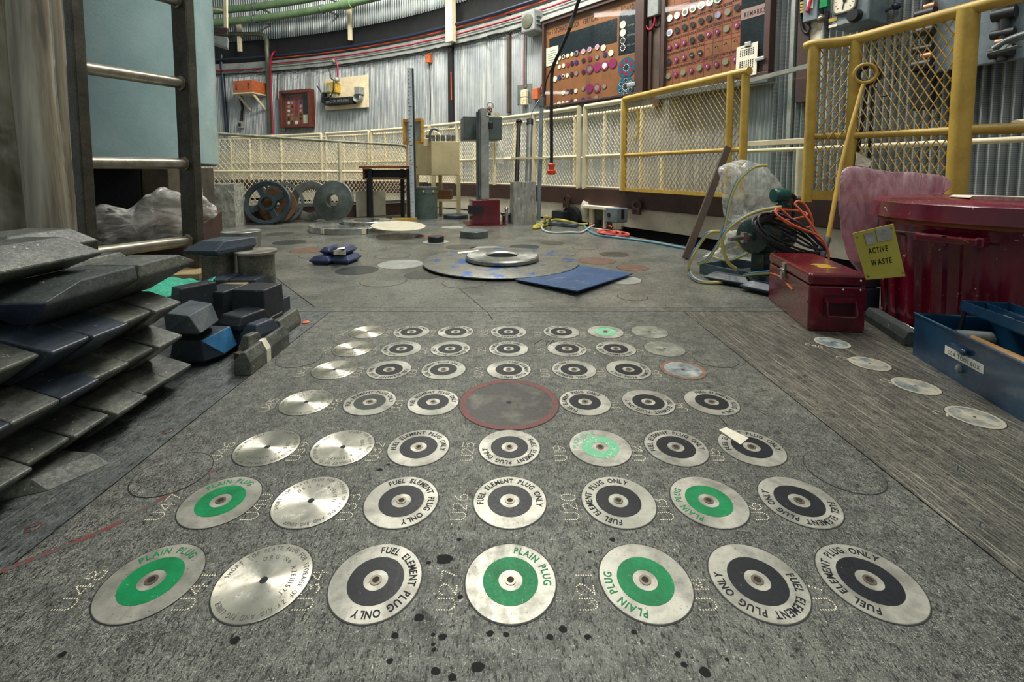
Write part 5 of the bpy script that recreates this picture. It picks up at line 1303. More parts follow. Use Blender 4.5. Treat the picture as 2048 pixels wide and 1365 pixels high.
# blue tool box, open
M['blue_box'] = paint('deep_blue_hammered_paint', srgb(22, 74, 106), srgb(14, 50, 80), 8, 0.3, chip=srgb(150, 176, 190), chip_scale=90, chip_at=0.775, fine=0.2, bump=0.1, coat=0.4)
o = G(1825, 710); e = G(2048, 846)
d1 = (e-o).normalized(); d2_ = Vector((-d1.y, d1.x, 0)); d2_ = d2_ if d2_.x > 0 else -d2_
bb = Box3(o, d1, d2_); BL, BW, BH, th = 0.40, 0.185, 0.128, 0.003
root = thing('toolbox', 'open blue CCA TOOL BOX with raised tray at the right edge', 'toolbox', bb.P(BL/2, BW/2, 0))
mb = MB(); bb.box(mb, 0, BL, 0, th, 0, BH); bb.box(mb, 0, BL, BW-th, BW, 0, BH); bb.box(mb, 0, th, th, BW-th, 0, BH); bb.box(mb, BL-th, BL, th, BW-th, 0, BH); bb.box(mb, th, BL-th, th, BW-th, 0, th)
mb.obj('body', M['blue_box'], root)
mb = MB(); mb.tube([bb.P(0, 0, BH), bb.P(BL, 0, BH), bb.P(BL, BW, BH), bb.P(0, BW, BH)], 0.004, 8, closed=True); mb.obj('rolled_rim', M['blue_box'], root, smooth=60)
zt = BH+0.028
mb = MB(); x0, x1, y0, y1 = 0.045, BL-0.01, 0.085, BW+0.015
bb.box(mb, x0, x1, y0, y1, zt, zt+th); bb.box(mb, x0, x1, y0, y0+th, zt, zt+0.030); bb.box(mb, x0, x1, y1-th, y1, zt, zt+0.030); bb.box(mb, x0, x0+th, y0, y1, zt, zt+0.030); bb.box(mb, x0, x1, (y0+y1)/2, (y0+y1)/2+th, zt, zt+0.026)
tray = mb.obj('tray', M['blue_box'], root)
for x in (0.06, 0.36):
    mb = MB(); mb.bar(bb.P(x, 0.088, zt+0.012), bb.P(x-0.028, 0.09, BH-0.06), 0.012, 0.003, bb.uy); mb.obj('tray_arm', M['cable_black'], root)
M['label'] = plain('white_label_tape', srgb(226, 226, 220), 0.4)
u0 = 0.135; bb.box(MB(), u0, u0+0.135, -0.0012, 0, 0.058, 0.080).obj('label_tape', M['label'], root)
mb = MB(); text_flat(mb, 'CCA TOOL BOX', bb.P(u0+0.0675, -0.0016, 0.0625), bb.ux, (0, 0, 1), 0.0155, 0.8, 0.14, 0.002, True, 0.112); mb.obj('label_text', M['ink'], root)
mb = MB(); mb.bar(bb.P(u0+0.035, -0.006, 0.094), bb.P(u0+0.075, -0.006, 0.090), 0.012, 0.010); mb.ball(bb.P(u0+0.078, -0.008, 0.090), 0.009, 12); mb.obj('hasp', M['blue_box'], root, smooth=50)
mb = MB(); mb.ball(bb.P(u0+0.062, -0.003, 0.040), 0.012, 12, (1, 0.35, 1)); mb.rough(0.003, 200); mb.obj('keyhole_cover', M['alu'], root, smooth=50)
M['woodh'] = paint('oiled_wood_handle', srgb(166, 128, 82), srgb(130, 94, 56), 14, 0.35)
a = bb.P(0.17, 0.035, BH-0.014); b = bb.P(0.385, 0.03, BH-0.012)
root = thing('mallet', 'wooden handled hammer lying in the open blue tool box', 'hammer', a)
MB().tube([a.lerp(b, f) for f in (0, .02, .3, .6, .9, 1)], [0.006, 0.011, 0.012, 0.013, 0.014, 0.013], 14).obj('handle', M['woodh'], root, smooth=60)
mb = MB(); mb.cyl(a - bb.uy*0.03 - bb.ux*.01, a + bb.uy*0.05 - bb.ux*.01, 0.018, 14); mb.obj('head', M['grey_steel'], root, smooth=40)
a = bb.P(0.10, 0.06, BH-0.045); mb = MB(); mb.tube([a, a+bb.ux*0.02, a + bb.ux*0.15], [0.012, 0.020, 0.020], 14); tag(mb.obj('torch', M['rod_grey'], smooth=60), 'dark cylindrical torch lying inside the open blue tool box', 'torch')
random.seed(11)
for k in range(5):
    a = bb.P(0.10+0.045*k, 0.115+0.006*(k % 2), zt+0.012); dr = (bb.ux + bb.uy*random.uniform(-.5, .2)).normalized()
    mb = MB(); mb.tube([a, a+dr*0.025, a+dr*0.03, a+dr*0.085], [0.008, 0.008, 0.005, 0.005], 10)
    tag(mb.obj('socket_tool', M['chrome'], smooth=40), 'steel socket tool in the raised blue tray, %s from far end' % NTH[k], 'tool', 'steel tools in the raised tray')
# chevron lead bricks
M['lead'] = paint('scuffed_blue_grey_lead_paint', srgb(62, 74, 88), srgb(44, 52, 60), 9, 0.42, chip=srgb(146, 152, 152), chip_scale=60, chip_at=0.72, fine=0.3, bump=0.25, bscale=60)
M['lead_dark'] = paint('dark_lead_paint', srgb(44, 50, 56), srgb(32, 36, 40), 9, 0.4, chip=srgb(110, 116, 116), chip_scale=70, chip_at=0.75, fine=0.2, bump=0.25, bscale=60)
M['lead_top'] = paint('worn_lead_top', srgb(92, 98, 96), srgb(62, 70, 70), 12, 0.42, 0.1, chip=srgb(160, 164, 156), chip_scale=80, chip_at=0.71, fine=0.5, bump=0.4, bscale=70)
def chevron(o, ux, uy, L, Wd, H, ins=(0.3, 0.3), belt=0.5, insx=None, tilt=None):
    """double-bevelled brick: a level belt that is wider than the top and the bottom faces"""
    ux = Vector(ux).normalized(); uy = Vector(uy).normalized(); uz = Vector((0, 0, 1)) if tilt is None else Vector(tilt).normalized()
    o = Vector(o); ix = ins[0]; iy = ins[1]
    def rg(sx, sy, z, kx=ix, ky=iy): return [o + ux*(a*(L/2-sx)) + uy*(b*(Wd/2-sy)) + uz*z for a, b in ((-1, -1), (1, -1), (1, 1), (-1, 1))]
    mb = MB(); mb.loft([rg(ix, iy, 0), rg(0, 0, H*belt-0.002), rg(0, 0, H*belt+0.002), rg(ix, iy, H)])
    return mb
for (pa, pb, lab, z0) in (((1414, 566), (1492, 580), 'flat chevron lead brick in front of the grey pump tray', 0), ((1490, 585), (1545, 597), 'flat chevron lead brick beside the far corner of the maroon toolbox', 0)):
    a = G(*pa); b = G(*pb); mid = (a+b)/2 + Vector((0.04, 0.04, 0))
    mb = chevron(mid, (b-a), Vector((-(b-a).y, (b-a).x, 0)), (b-a).length+0.04, 0.10, 0.05, (0.035, 0.03))
    tag(mb.obj('lead_brick', M['lead'], bevel=0.002), lab, 'brick', 'chevron lead bricks by the pump tray')
a = G(1745, 655); b = G(1797, 690)
dv = (b-a).normalized(); sd = Vector((dv.y, -dv.x, 0)); mid = (a+b)/2 + Vector((0.045, 0.012, 0))
mb = MB(); prof = [(-0.03, 0), (0.03, 0), (0.03, 0.022), (0.016, 0.046), (-0.016, 0.046), (-0.03, 0.022)]
mb.loft([[mid + dv*s + sd*x + Vector((0, 0, z)) for x, z in prof] for s in (-0.16, 0.115)])
root = tag(mb.obj('lead_brick', M['lead_top'], bevel=0.002), 'long grey chamfered brick lying between maroon toolbox and bin', 'brick')
c = G(1755, 640); mb = MB(); mb.box((c.x+0.025, c.y+0.12, 0.05), (0.07, 0.10, 0.10), 0.2); mb.box((c.x+0.03, c.y+0.12, 0.12), (0.075, 0.09, 0.035), 0.1)
tag(mb.obj('block_stack', M['lead'], bevel=0.004), 'small blue-grey block standing in the gap behind the maroon toolbox', 'block')
# pump tray and pump
M['tray_grey'] = paint('blue_grey_tray_paint', srgb(86, 104, 116), srgb(64, 78, 88), 8, 0.42)
o = G(1399, 547); e = o + Vector((0.24, -0.42, 0)); ty = Vector((0.42, 0.24, 0)).normalized()
pt = Box3(o, e-o, ty); PL = (e-o).length; PW = 0.30
root = thing('drip_tray', 'blue-grey metal drip tray under the green pump', 'tray', pt.P(PL/2, PW/2, 0))
mb = MB(); h = 0.055; t_ = 0.012
pt.box(mb, 0, PL, 0, t_, 0, h); pt.box(mb, 0, PL, PW-t_, PW, 0, h); pt.box(mb, 0, t_, t_, PW-t_, 0, h); pt.box(mb, PL-t_, PL, t_, PW-t_, 0, h); pt.box(mb, t_, PL-t_, t_, PW-t_, 0, 0.006)
mb.obj('tray_body', M['tray_grey'], root)
M['pump'] = paint('dark_green_pump_paint', srgb(20, 52, 52), srgb(12, 34, 36), 8, 0.25, coat=0.3, fine=0.1)
pc = D(1536, 470, 2.30); ax = Vector((0.82, 0.45, 0)).normalized()
root = thing('pump', 'dark green electric pump with raised terminal head', 'pump', Vector((pc.x, pc.y, 0.006)))
mb = MB(); mb.lathe([(0.0001, -0.145), (0.05, -0.143), (0.082, -0.130), (0.092, -0.105), (0.092, -0.02), (0.086, -0.015), (0.086, 0.10), (0.07, 0.12), (1e-4, 0.12)], pc, ax, 40); mb.obj('motor_body', M['pump'], root, smooth=35)
mb = MB()
for k in range(20):
    a = 2*PI*k/20; sd = ax.cross(Vector((0, 0, 1))).normalized(); dv = sd*math.cos(a)+Vector((0, 0, 1))*math.sin(a)
    mb.bar(pc + dv*0.089 - ax*0.01, pc + dv*0.089 + ax*0.095, 0.004, 0.012, dv)
mb.obj('cooling_fins', M['pump'], root)
mb = MB(); mb.box(Vector((pc.x, pc.y, (pc.z-0.06)/2+0.0)) - ax*0.05, (0.06, 0.07, pc.z-0.06), math.atan2(ax.y, ax.x)); mb.box(Vector((pc.x, pc.y, 0.045)), (0.26, 0.16, 0.03), math.atan2(ax.y, ax.x)); mb.obj('foot', M['pump'], root, bevel=0.006)
hc = D(1562, 391, 2.28)
mb = MB(); mb.cyl(Vector((hc.x+0.01, hc.y, pc.z+0.06)), hc + Vector((0.01, 0, 0)), 0.020, 16); mb.lathe([(0.030, 0), (0.030, 0.03), (0.024, 0.034)], Vector((hc.x+0.01, hc.y, hc.z-0.075)), (0, 0, 1), 18); mb.obj('neck', M['pump'], root, smooth=40)
hx = Vector((1, 0.05, 0)).normalized()
mb = MB(); mb.lathe([(1e-4, -0.042), (0.032, -0.040), (0.036, -0.034), (0.036, -0.006), (0.033, -0.004), (0.033, 0.03), (0.026, 0.036), (1e-4, 0.036)], hc, hx, 28); hd = mb.obj('terminal_head', plain('bottle_green_paint', srgb(10, 70, 66), 0.28), root, smooth=40)
mb = MB(); mb.cyl(hc + hx*0.034, hc + hx*0.056, 0.014, 12); mb.tube(smoothpath([hc + hx*0.055, hc + hx*0.07 + Vector((0, 0, -.012)), hc + hx*0.066 + Vector((0, 0, -.06)), hc + hx*0.062 + Vector((0, 0, -.13))], 6), 0.009, 10); mb.obj('cable_gland', M['cable_black'], root, smooth=50)
mb = MB(); s_ = pc - ax*0.14; mb.tube([s_, s_ - ax*0.03, s_ - ax*0.032, s_ - ax*0.07, s_ - ax*0.075, s_ - ax*0.16], [0.016, 0.016, 0.010, 0.010, 0.013, 0.009], 10); mb.box(s_ - ax*0.05, (0.02, 0.03, 0.05)); mb.obj('outlet_fitting', M['chrome'], root, smooth=40)
# hoses, cables
M['hose_y'] = plain('yellow_hose', srgb(196, 184, 108), 0.45); M['hose_b'] = plain('blue_hose_stripe', srgb(44, 106, 158), 0.45)
def hose(path, lab, r=0.0085):
    pts = smoothpath(path, 8); mb = MB(); mb.tube(pts, r, 10); 
    o = mb.obj('hose', M['hose_y'], smooth=60); tag(o, lab, 'hose', 'yellow and blue hoses by the pump')
    mb = MB(); mb.tube([p + Vector((-r*0.5, -r*0.1, r*0.45)) for p in pts], r*0.55, 8); mb.obj('stripe', M['hose_b'], o, smooth=60)
    return o
def dd(l): return [D(a, b, c) for a, b, c in l]
hose(dd([(1438, 463, 2.36), (1418, 466, 2.34), (1400, 487, 2.36), (1381, 520, 2.36), (1378, 542, 2.42)]) + [G(1396, 562, .01), G(1437, 565, .01), G(1470, 560, .012)] + dd([(1500, 549, 2.16), (1540, 545, 2.05)]), 'yellow and blue hose looping out onto the floor in front of the tray')
hose(dd([(1533, 331, 2.44), (1512, 333, 2.42), (1493, 345, 2.42), (1474, 366, 2.42), (1459, 405, 2.42), (1452, 441, 2.42), (1441, 480, 2.42), (1416, 518, 2.45), (1396, 528, 2.5)]), 'yellow and blue hose arching up over the clear bag')
hose(dd([(1562, 414, 2.24), (1514, 423, 2.22), (1474, 443, 2.20), (1448, 469, 2.20), (1446, 498, 2.22), (1457, 526, 2.24), (1472, 538, 2.26)]), 'yellow and blue hose curving from the pump neck into the tray')
hose(dd([(1490, 452, 2.6), (1476, 470, 2.6), (1476, 490, 2.6), (1496, 500, 2.58), (1520, 492, 2.55), (1462, 520, 2.55), (1420, 514, 2.6)]), 'yellow and blue hose coiled behind the pump outlet')
random.seed(5)
def coil(name, m, cx_, cy_, a_, b_, tilt, depth, n, r, lab, jit):
    pts = []; 
    for k in range(n*22):
        t = 2*PI*k/22; w = k/22
        rx = a_*(1 - 0.05*math.sin(w*2.3)) ; ry = b_*(1 + jit*math.sin(w*1.7))
        x = rx*math.cos(t); y = ry*math.sin(t) + 4*math.sin(w*2.9)*jit*5
        px = cx_ + x*math.cos(tilt) - y*math.sin(tilt) + 5*math.sin(w*1.3); py = cy_ + x*math.sin(tilt) + y*math.cos(tilt) + 3*math.cos(w*2.1)
        pts.append(D(px, py, depth - 0.05*math.sin(t) + 0.004*math.sin(w*5)))
    mb = MB(); mb.tube(pts, r, 7); return tag(mb.obj(name, m, smooth=60), lab, 'cable')
coil('cable_coil', M['cable_black'], 1576, 474, 72, 24, R(25), 2.16, 9, 0.0055, 'thick bundle of coiled black cable draped over the pump', 0.28)
mb = MB(); mb.tube(smoothpath(dd([(1556, 432, 2.2), (1548, 424, 2.2), (1600, 448, 2.12), (1640, 488, 2.1), (1650, 500, 2.1), (1610, 492, 2.1), (1560, 462, 2.12)]), 8), 0.006, 8); tag(mb.obj('cable', M['cable_navy'], smooth=60), 'single dark blue cable crossing over the black coil', 'cable')
M['ocable'] = plain('orange_flex', srgb(200, 98, 66), 0.4)
oc = dd([(1548, 436, 2.2), (1575, 440, 2.18), (1612, 432, 2.18), (1606, 424, 2.2), (1570, 420, 2.2), (1552, 424, 2.18), (1572, 446, 2.14), (1610, 462, 2.12), (1640, 482, 2.1), (1644, 488, 2.1), (1625, 452, 2.12), (1600, 420, 2.16), (1590, 408, 2.18), (1597, 403, 2.18), (1610, 410, 2.18), (1622, 432, 2.16), (1623, 452, 2.16), (1600, 452, 2.14), (1560, 418, 2.16), (1552, 428, 2.14), (1590, 452, 2.1), (1636, 472, 2.08), (1655, 500, 2.06), (1657, 520, 2.05)])
mb = MB(); mb.tube(smoothpath(oc, 8), 0.0052, 8); tag(mb.obj('extension_cord', M['ocable'], smooth=60), 'orange flex looped on top of the black coil', 'cable')
# plastic
def plastic(name, tint, alpha=0.35, rough=0.18, white=0.5, bs=26, bd=0.03, fold=None):
    t = NT(name); nt = t.t; out = nt.nodes['Material Output']; nt.nodes.remove(t.bsdf)
    tr = t.n('ShaderNodeBsdfTransparent'); tr.inputs[0].default_value = tint
    fv = t.mapping(fold) if fold else None
    pr = t.n('ShaderNodeBsdfPrincipled'); pr.inputs['Base Color'].default_value = tint; pr.inputs['Roughness'].default_value = rough; pr.inputs['Specular IOR Level'].default_value = 0.8
    w = t.noise(bs*0.5, 4, 0.65, 2.2, fv); fac = t.ramp(w, 0.42, 0.68, alpha, min(1, alpha+white))
    b = t.n('ShaderNodeBump'); b.inputs['Strength'].default_value = 1.0; b.inputs['Distance'].default_value = bd
    rd_ = t.math('ADD', t.math('ABSOLUTE', t.math('SUBTRACT', t.noise(bs*0.55, 1.5, 0.45, 0.9, fv), 0.5)), t.math('MULTIPLY', t.noise(bs*0.3, 1, 0.5, 0.5), 0.6)); t.l(rd_, b.inputs['Height']); t.l(b.outputs[0], pr.inputs['Normal'])
    mx = t.n('ShaderNodeMixShader'); t.l(fac, mx.inputs[0]); t.l(tr.outputs[0], mx.inputs[1]); t.l(pr.outputs[0], mx.inputs[2]); t.l(mx.outputs[0], out.inputs[0]); return t.m
M['clearbag'] = plastic('clear_plastic_film', (0.90, 0.91, 0.88, 1), 0.16, 0.14, 0.42, 15)
M['pinkbag'] = plastic('pink_plastic_film', (0.80, 0.55, 0.62, 1), 0.26, 0.18, 0.40, 20, 0.03, (1, 1, 0.28))
def pillow(outline, y, thick, bulge=0.6, seed=0.0, amp=0.02, scale=9, rings=9, per=10):
    """a crumpled closed bag: the outline (picture points cast at distance y) swollen front and back"""
    P = smoothpath([D(a, b, y) for a, b in outline], per+5, True); c = sum(P, Vector())/len(P)
    vw = (c-CAM).normalized(); vw.z = 0; vw.normalize()
    rings = rings*2; R_ = []
    for k in range(-rings, rings+1):
        s = k/rings; f = math.cos(s*PI/2)**bulge if abs(s) < 1 else 0.02
        R_.append([c + (p-c)*f + vw*(thick*math.sin(s*PI/2)) for p in P])
    mb = MB(); mb.loft(R_)
    for v in mb.bm.verts:
        q = v.co*scale + Vector((seed, seed, seed)); a = mnoise.noise(q)
        d1 = mnoise.voronoi(q*0.8 + mnoise.noise_vector(q*0.7)*0.5)[0]; d2 = mnoise.voronoi(q*2.0)[0]
        fold = min(d1[1]-d1[0], 0.6)*1.5 + min(d2[1]-d2[0], 0.5)*0.55
        v.co += (v.co-c).normalized()*(amp*(a*0.9 + fold - 0.7)) + mnoise.noise_vector(q*1.4)*amp*0.4
    return mb
mb = pillow([(1434, 340), (1447, 326), (1500, 321), (1532, 332), (1560, 365), (1572, 402), (1555, 424), (1510, 440), (1468, 446), (1452, 432), (1443, 402), (1444, 366)], 2.62, 0.10, 0.6, 3.0, 0.016, 8)
tag(mb.obj('plastic_bag', M['clearbag'], smooth=28), 'clear crumpled plastic bag standing behind the pump', 'bag')
mb = pillow([(1400, 516), (1430, 498), (1446, 470), (1480, 462), (1520, 500), (1510, 518), (1460, 522)], 2.64, 0.05, 0.6, 8.0, 0.018, 13, 7)
tag(mb.obj('plastic_sheet', M['clearbag'], smooth=28), 'clear plastic film lying on the floor behind the hose loop', 'plastic film')
mb = pillow([(1688, 334), (1760, 337), (1896, 356), (1886, 388), (1800, 402), (1764, 420), (1752, 470), (1748, 545), (1722, 548), (1694, 510), (1680, 450), (1678, 390)], 1.93, 0.035, 0.40, 5.0, 0.010, 9, 9, 9)
tag(mb.obj('plastic_bag', M['pinkbag'], smooth=28), 'pink translucent plastic bag slumped behind the maroon bin', 'bag')
# ringed yellow stick, straps, bar
rc = D(1731, 147, 2.36)
root = thing('ringed_pole', 'yellow pole with ring end leaning on the yellow panel', 'pole', D(1645, 508, 2.12))
MB().torus(rc, Vector((-0.45, -0.9, 0.05)), 0.046, 0.0085, 40, 12).obj('ring', M['yellow'], root, smooth=60)
MB().tube([D(1726, 169, 2.35), D(1700, 260, 2.30), D(1682, 333, 2.26), D(1656, 478, 2.16)], [0.0085, 0.0085, 0.0095, 0.010], 12).obj('shaft', M['yellow'], root, smooth=60)
MB().tube([D(1656, 476, 2.16), D(1645, 512, 2.13), D(1632, 560, 2.10)], [0.0135, 0.014, 0.014], 12).obj('grip_sleeve', M['rod_grey'], root, smooth=60)
root = thing('hanging_belt', 'black belts hanging from the yellow rail behind the ringed pole', 'belt', D(1722, 330, 2.4))
mb = MB(); mb.torus(D(1737, 150, 2.40), Vector((-0.45, -0.9, 0.05)), 0.045, 0.012, 36, 10); mb.obj('belt_loop', M['cable_black'], root, smooth=60)
for a, b, w in (((1735, 170), (1712, 332), 0.016), ((1745, 172), (1738, 316), 0.014)):
    mb = MB(); mb.bar(D(*a, 2.42), D(*b, 2.40), w, 0.006, (0, 1, 0)); mb.obj('strap', M['cable_black'], root)
mb = MB(); mb.cyl(D(1733, 100, 2.44), D(1733, 140, 2.40), 0.003, 6); mb.obj('hook_wire', M['cable_black'], root)
mb = MB(); mb.ball(D(1741, 165, 2.36), 0.010, 10); mb.obj('red_bead', M['cable_red'], root)
q = [D(1714, 304, 2.35), D(1744, 322, 2.33), D(1738, 335, 2.33), D(1711, 331, 2.36)]
mb = MB(); mb.loft([q, [p + Vector((0, 0.004, 0)) for p in q]]); tag(mb.obj('paper_tag', M['paper']), 'white folded paper tag hanging below the black belts', 'tag')
a = G(1371, 519); b = D(1456, 294, 3.12)
mb = MB(); mb.bar(a + Vector((0, 0, 0.005)), b, 0.045, 0.02, (0, -1, 0.3)); tag(mb.obj('leaning_bar', M['brownpost'], bevel=0.003), 'long dark flat bar leaning against the yellow panel', 'bar')
# hanging cable with orange plug
hc_ = [(1180, -40, 3.6), (1158, 0, 3.7), (1142, 50, 3.75), (1122, 98, 3.8), (1105, 140, 3.85), (1103, 200, 3.85), (1103, 262, 3.85), (1103, 326, 3.85)]
root = thing('hanging_cable', 'black cable with orange plug hanging in front of the fence', 'cable', D(1103, 348, 3.85))
MB().tube(smoothpath(dd(hc_), 8), 0.014, 10).obj('cable_run', M['cable_black'], root, smooth=60)
mb = MB(); e = D(1103, 326, 3.85); mb.lathe([(0.018, 0.0), (0.030, -0.012), (0.030, -0.026), (0.024, -0.03), (0.024, -0.055), (0.036, -0.065), (0.036, -0.085), (0.028, -0.098), (1e-4, -0.098)], e, (0, 0, 1), 20)
mb.obj('orange_plug', plain('orange_plug', srgb(226, 74, 38), 0.35), root, smooth=40)
mb = MB(); mb.tube(smoothpath(dd([(1146, 36, 3.74), (1140, 56, 3.75)]), 4), 0.018, 10); mb.obj('tape_wrap', M['olive'], root, smooth=60)
mb = MB(); mb.tube(smoothpath([D(1105, 132, 3.84), D(1098, 148, 3.86), D(1092, 165, 3.9), D(1088, 190, 3.95)], 6), 0.005, 6); mb.obj('tie_cord', M['cable_black'], root)
# ------------------------------------------------------------------ middle of the floor
M['cobalt'] = paint('cobalt_paint_on_steel', srgb(44, 84, 132), srgb(34, 66, 108), 9, 0.4, chip=srgb(104, 112, 112), chip_scale=12, chip_at=0.60, fine=0.3, chip_detail=7)
M['flecked'] = paint('grey_steel_with_blue_flecks', srgb(138, 138, 124), srgb(110, 112, 104), 7, 0.4, 0.35, chip=srgb(44, 82, 140), chip_scale=9, chip_at=0.555, fine=0.5, chip_detail=7)
M['ring_steel'] = brushed('turned_ring_steel', srgb(166, 168, 162), srgb(126, 130, 128), 0.6, 0.32, 0.85)
M['mach'] = brushed('bright_machined_steel', srgb(198, 200, 194), srgb(150, 154, 152), 0.5, 0.2, 0.95)
dc = Vector((-0.038, 2.765, 0)); rd = 0.465
mb = MB(); mb.lathe([(0.090, 0.012), (rd, 0.012), (rd, 0.017), (rd-0.004, 0.019), (0.090, 0.019)], dc, seg=96, close=True)
cvd = tag(mb.obj('cover_disc', M['flecked'], smooth=30), 'big grey cover disc with blue paint flecks under the thick steel ring', 'disc')
mb = MB(); mb.lathe([(0.12, 0.001), (0.12, 0.002), (1e-4, 0.002)], dc, seg=48); mb.obj('centre_hole', M['black'], cvd)
c = dc + Vector((0.008, 0.01, 0.019))
mb = MB(); mb.lathe([(0.090, 0.0), (0.205, 0.0), (0.220, 0.006), (0.222, 0.024), (0.213, 0.032), (0.102, 0.034), (0.090, 0.026)], c, seg=72, close=True)
tag(mb.obj('thick_ring', M['ring_steel'], smooth=30), 'thick rounded steel ring lying on the big blue-flecked disc', 'ring')
q = [G(1150, 531, .004), G(1265, 549, .010), G(1154, 584, .022), G(1030, 561, .010)]
mb = MB(); mb.loft([q, [p + Vector((0, 0, 0.005)) for p in q]]); tag(mb.obj('blue_plate', M['cobalt']), 'square cobalt blue steel plate sticking out from under the big disc', 'plate')
c = G(1090, 553); 
q = [G(915, 505, .0205), G(958, 500, .0205), G(955, 503.5, .0205), G(917, 508, .0205)]
mb = MB(); mb.loft([q, [p + Vector((0, 0, .001)) for p in q]]); tag(mb.obj('tape_strip', M['paper']), 'cream tape strip behind the thick steel ring', 'tape')
def puck(px, py, w, h, lab, m, cat='puck', name='steel_puck', sq=None, z=0.0):
    c = G(px, py, z); r = w/2*c.y/F; mb = MB()
    mb.lathe([(r*0.98, 0), (r, 0.003), (r, h-0.004), (r*0.97, h), (1e-4, h)], c, seg=48)
    return tag(mb.obj(name, m, smooth=35), lab, cat)
puck(948.5, 474, 57, 0.055, 'dark round steel puck to the right of the small black block', M['rod_grey'])
c = G(872, 485)
mb = MB(); mb.lathe([(0.10, 0), (0.10, 0.004), (1e-4, 0.004)], c, seg=40); mb.box
tag(mb.obj('base_plate', M['fd_pale']), 'bluish round plate under the small black block', 'plate')
mb = MB(); mb.lathe([(0.062, 0.004), (0.062, 0.045), (0.058, 0.05), (1e-4, 0.05)], c, seg=32); tag(mb.obj('magnet_block', M['cable_black'], smooth=35), 'small black round block on the bluish plate', 'block')
# stacked blue bricks in the middle distance
c = G(670, 526); ux = Vector((0.96, -0.16, 0)); uy = Vector((0.16, 0.96, 0))
for k, (off, z, L, Wd, lab, m) in enumerate((((-0.055, 0.0), 0.0, 0.13, 0.17, 'lower left blue chevron brick of the small stack', 'lead'), ((0.06, 0.03), 0.0, 0.12, 0.17, 'lower right blue chevron brick of the small stack', 'lead'),
                                      ((-0.045, 0.03), 0.05, 0.065, 0.14, 'small upper left blue brick of the small stack', 'lead'), ((0.04, 0.03), 0.05, 0.11, 0.15, 'upper right blue brick with cream edge of the small stack', 'lead'))):
    o = c + ux*off[0] + uy*off[1] + Vector((0, 0, z))
    M.setdefault('lead_blue', paint('violet_blue_lead_paint', srgb(70, 82, 118), srgb(48, 56, 80), 14, 0.38, chip=srgb(170, 172, 180), chip_scale=70, chip_at=0.74, fine=0.2))
    b = chevron(o, ux, uy, L, Wd, 0.05, (0.022, 0.02)).obj('lead_brick', M['lead_blue'], bevel=0.002)
    tag(b, lab, 'brick', 'blue bricks stacked in mid floor')
    if k == 3:
        mb = MB(); mb.box(o + ux*0.02 + uy*-0.078 + Vector((0, 0, 0.022)), (0.075, 0.006, 0.026), math.atan2(ux.y, ux.x)); mb.obj('cream_tape', M['paper'], b)
q = [G(675, 497, .102), G(691, 494, .102), G(689, 498, .102), G(673, 500, .102)]
mb = MB(); mb.loft([q, [p + Vector((0, 0, .001)) for p in q]]); tag(mb.obj('paper_tag', M['paper']), 'white paper slip on top of the small blue brick stack', 'paper')
# split machined flange, ring on it, tilted cream disc
c = G(716, 458); r = 0.44
root = thing('split_flange', 'large bright split steel flange lying in front of the leaning rings', 'flange', c)
mb = MB(); mb.lathe([(0.17, 0.0), (r, 0.0), (r, 0.052), (r-0.004, 0.056), (0.17, 0.056)], c, seg=80, close=True); mb.obj('flange_body', M['mach'], root, smooth=30)
a_ = -1.08; mb = MB(); mb.box(c + Vector((r*0.72*math.cos(a_), r*0.72*math.sin(a_), 0.028)), (0.004, 0.255, 0.0572), a_-PI/2); mb.obj('split_line', M['gap'], root)
for k, a in enumerate((-2.0, -1.15)):
    mb = MB(); p = c + Vector((r*math.cos(a), r*math.sin(a), 0.03)); mb.box(p, (0.035, 0.006, 0.05), a+PI/2); mb.obj('tape_patch', M['paper'], root)
c2 = G(733, 446, 0.056)
mb = MB(); mb.lathe([(0.115, 0), (0.225, 0), (0.225, 0.024), (0.22, 0.028), (0.12, 0.028)], c2, seg=64, close=True); tag(mb.obj('flange_ring', M['mach'], smooth=30), 'smaller bright steel ring lying on the split flange', 'ring')
c3 = D(797, 453, 3.92); mb = MB(); mb.lathe([(0.227, 0), (0.227, 0.006), (1e-4, 0.006)], c3, Vector((0.05, -0.06, 1)), 56)
M['creamdisc'] = paint('cream_plate', srgb(200, 196, 172), srgb(172, 168, 148), 10, 0.5)
tag(mb.obj('cream_disc', M['creamdisc'], smooth=30), 'thin cream disc propped on the right side of the split flange', 'disc')
# leaning wheels and rings
def lean(px, py, y, lab, name='leaning_ring'):
    return None
def frame_of(px, py, y, yaw, tip):
    """centre and axis of a disc leaning back: yaw turns it, tip leans it"""
    c = D(px, py, y); n = Vector((math.sin(yaw)*math.cos(tip), -math.cos(yaw)*math.cos(tip), math.sin(tip))); return c, n
M['wheel'] = paint('dark_slate_blue_paint', srgb(58, 72, 80), srgb(42, 54, 60), 9, 0.38, 0.2)
c, n = frame_of(535, 406, 4.86, R(10), R(14)); r = 0.235
root = thing('spoked_wheel', 'slate blue four-spoked wheel leaning on the mesh barrier', 'wheel', Vector((c.x, c.y, 0)))
mb = MB(); mb.lathe([(r*0.80, -0.02), (r, -0.02), (r, 0.02), (r*0.95, 0.026), (r*0.80, 0.02)], c, n, 56, True); mb.obj('rim', M['wheel'], root, smooth=35)
mb = MB(); mb.lathe([(r*0.24, -0.025), (r*0.37, -0.025), (r*0.37, 0.025), (r*0.24, 0.025)], c, n, 36, True); mb.obj('hub', M['wheel'], root, smooth=35)
bx_ = n.cross(Vector((0, 0, 1))).normalized(); by_ = bx_.cross(n)
for k in range(4):
    a = R(62 + 90*k); dv = bx_*math.cos(a) + by_*math.sin(a); mb = MB(); mb.bar(c + dv*r*0.34, c + dv*r*0.83, 0.062, 0.024, n); mb.obj('spoke', M['wheel'], root, bevel=0.004)
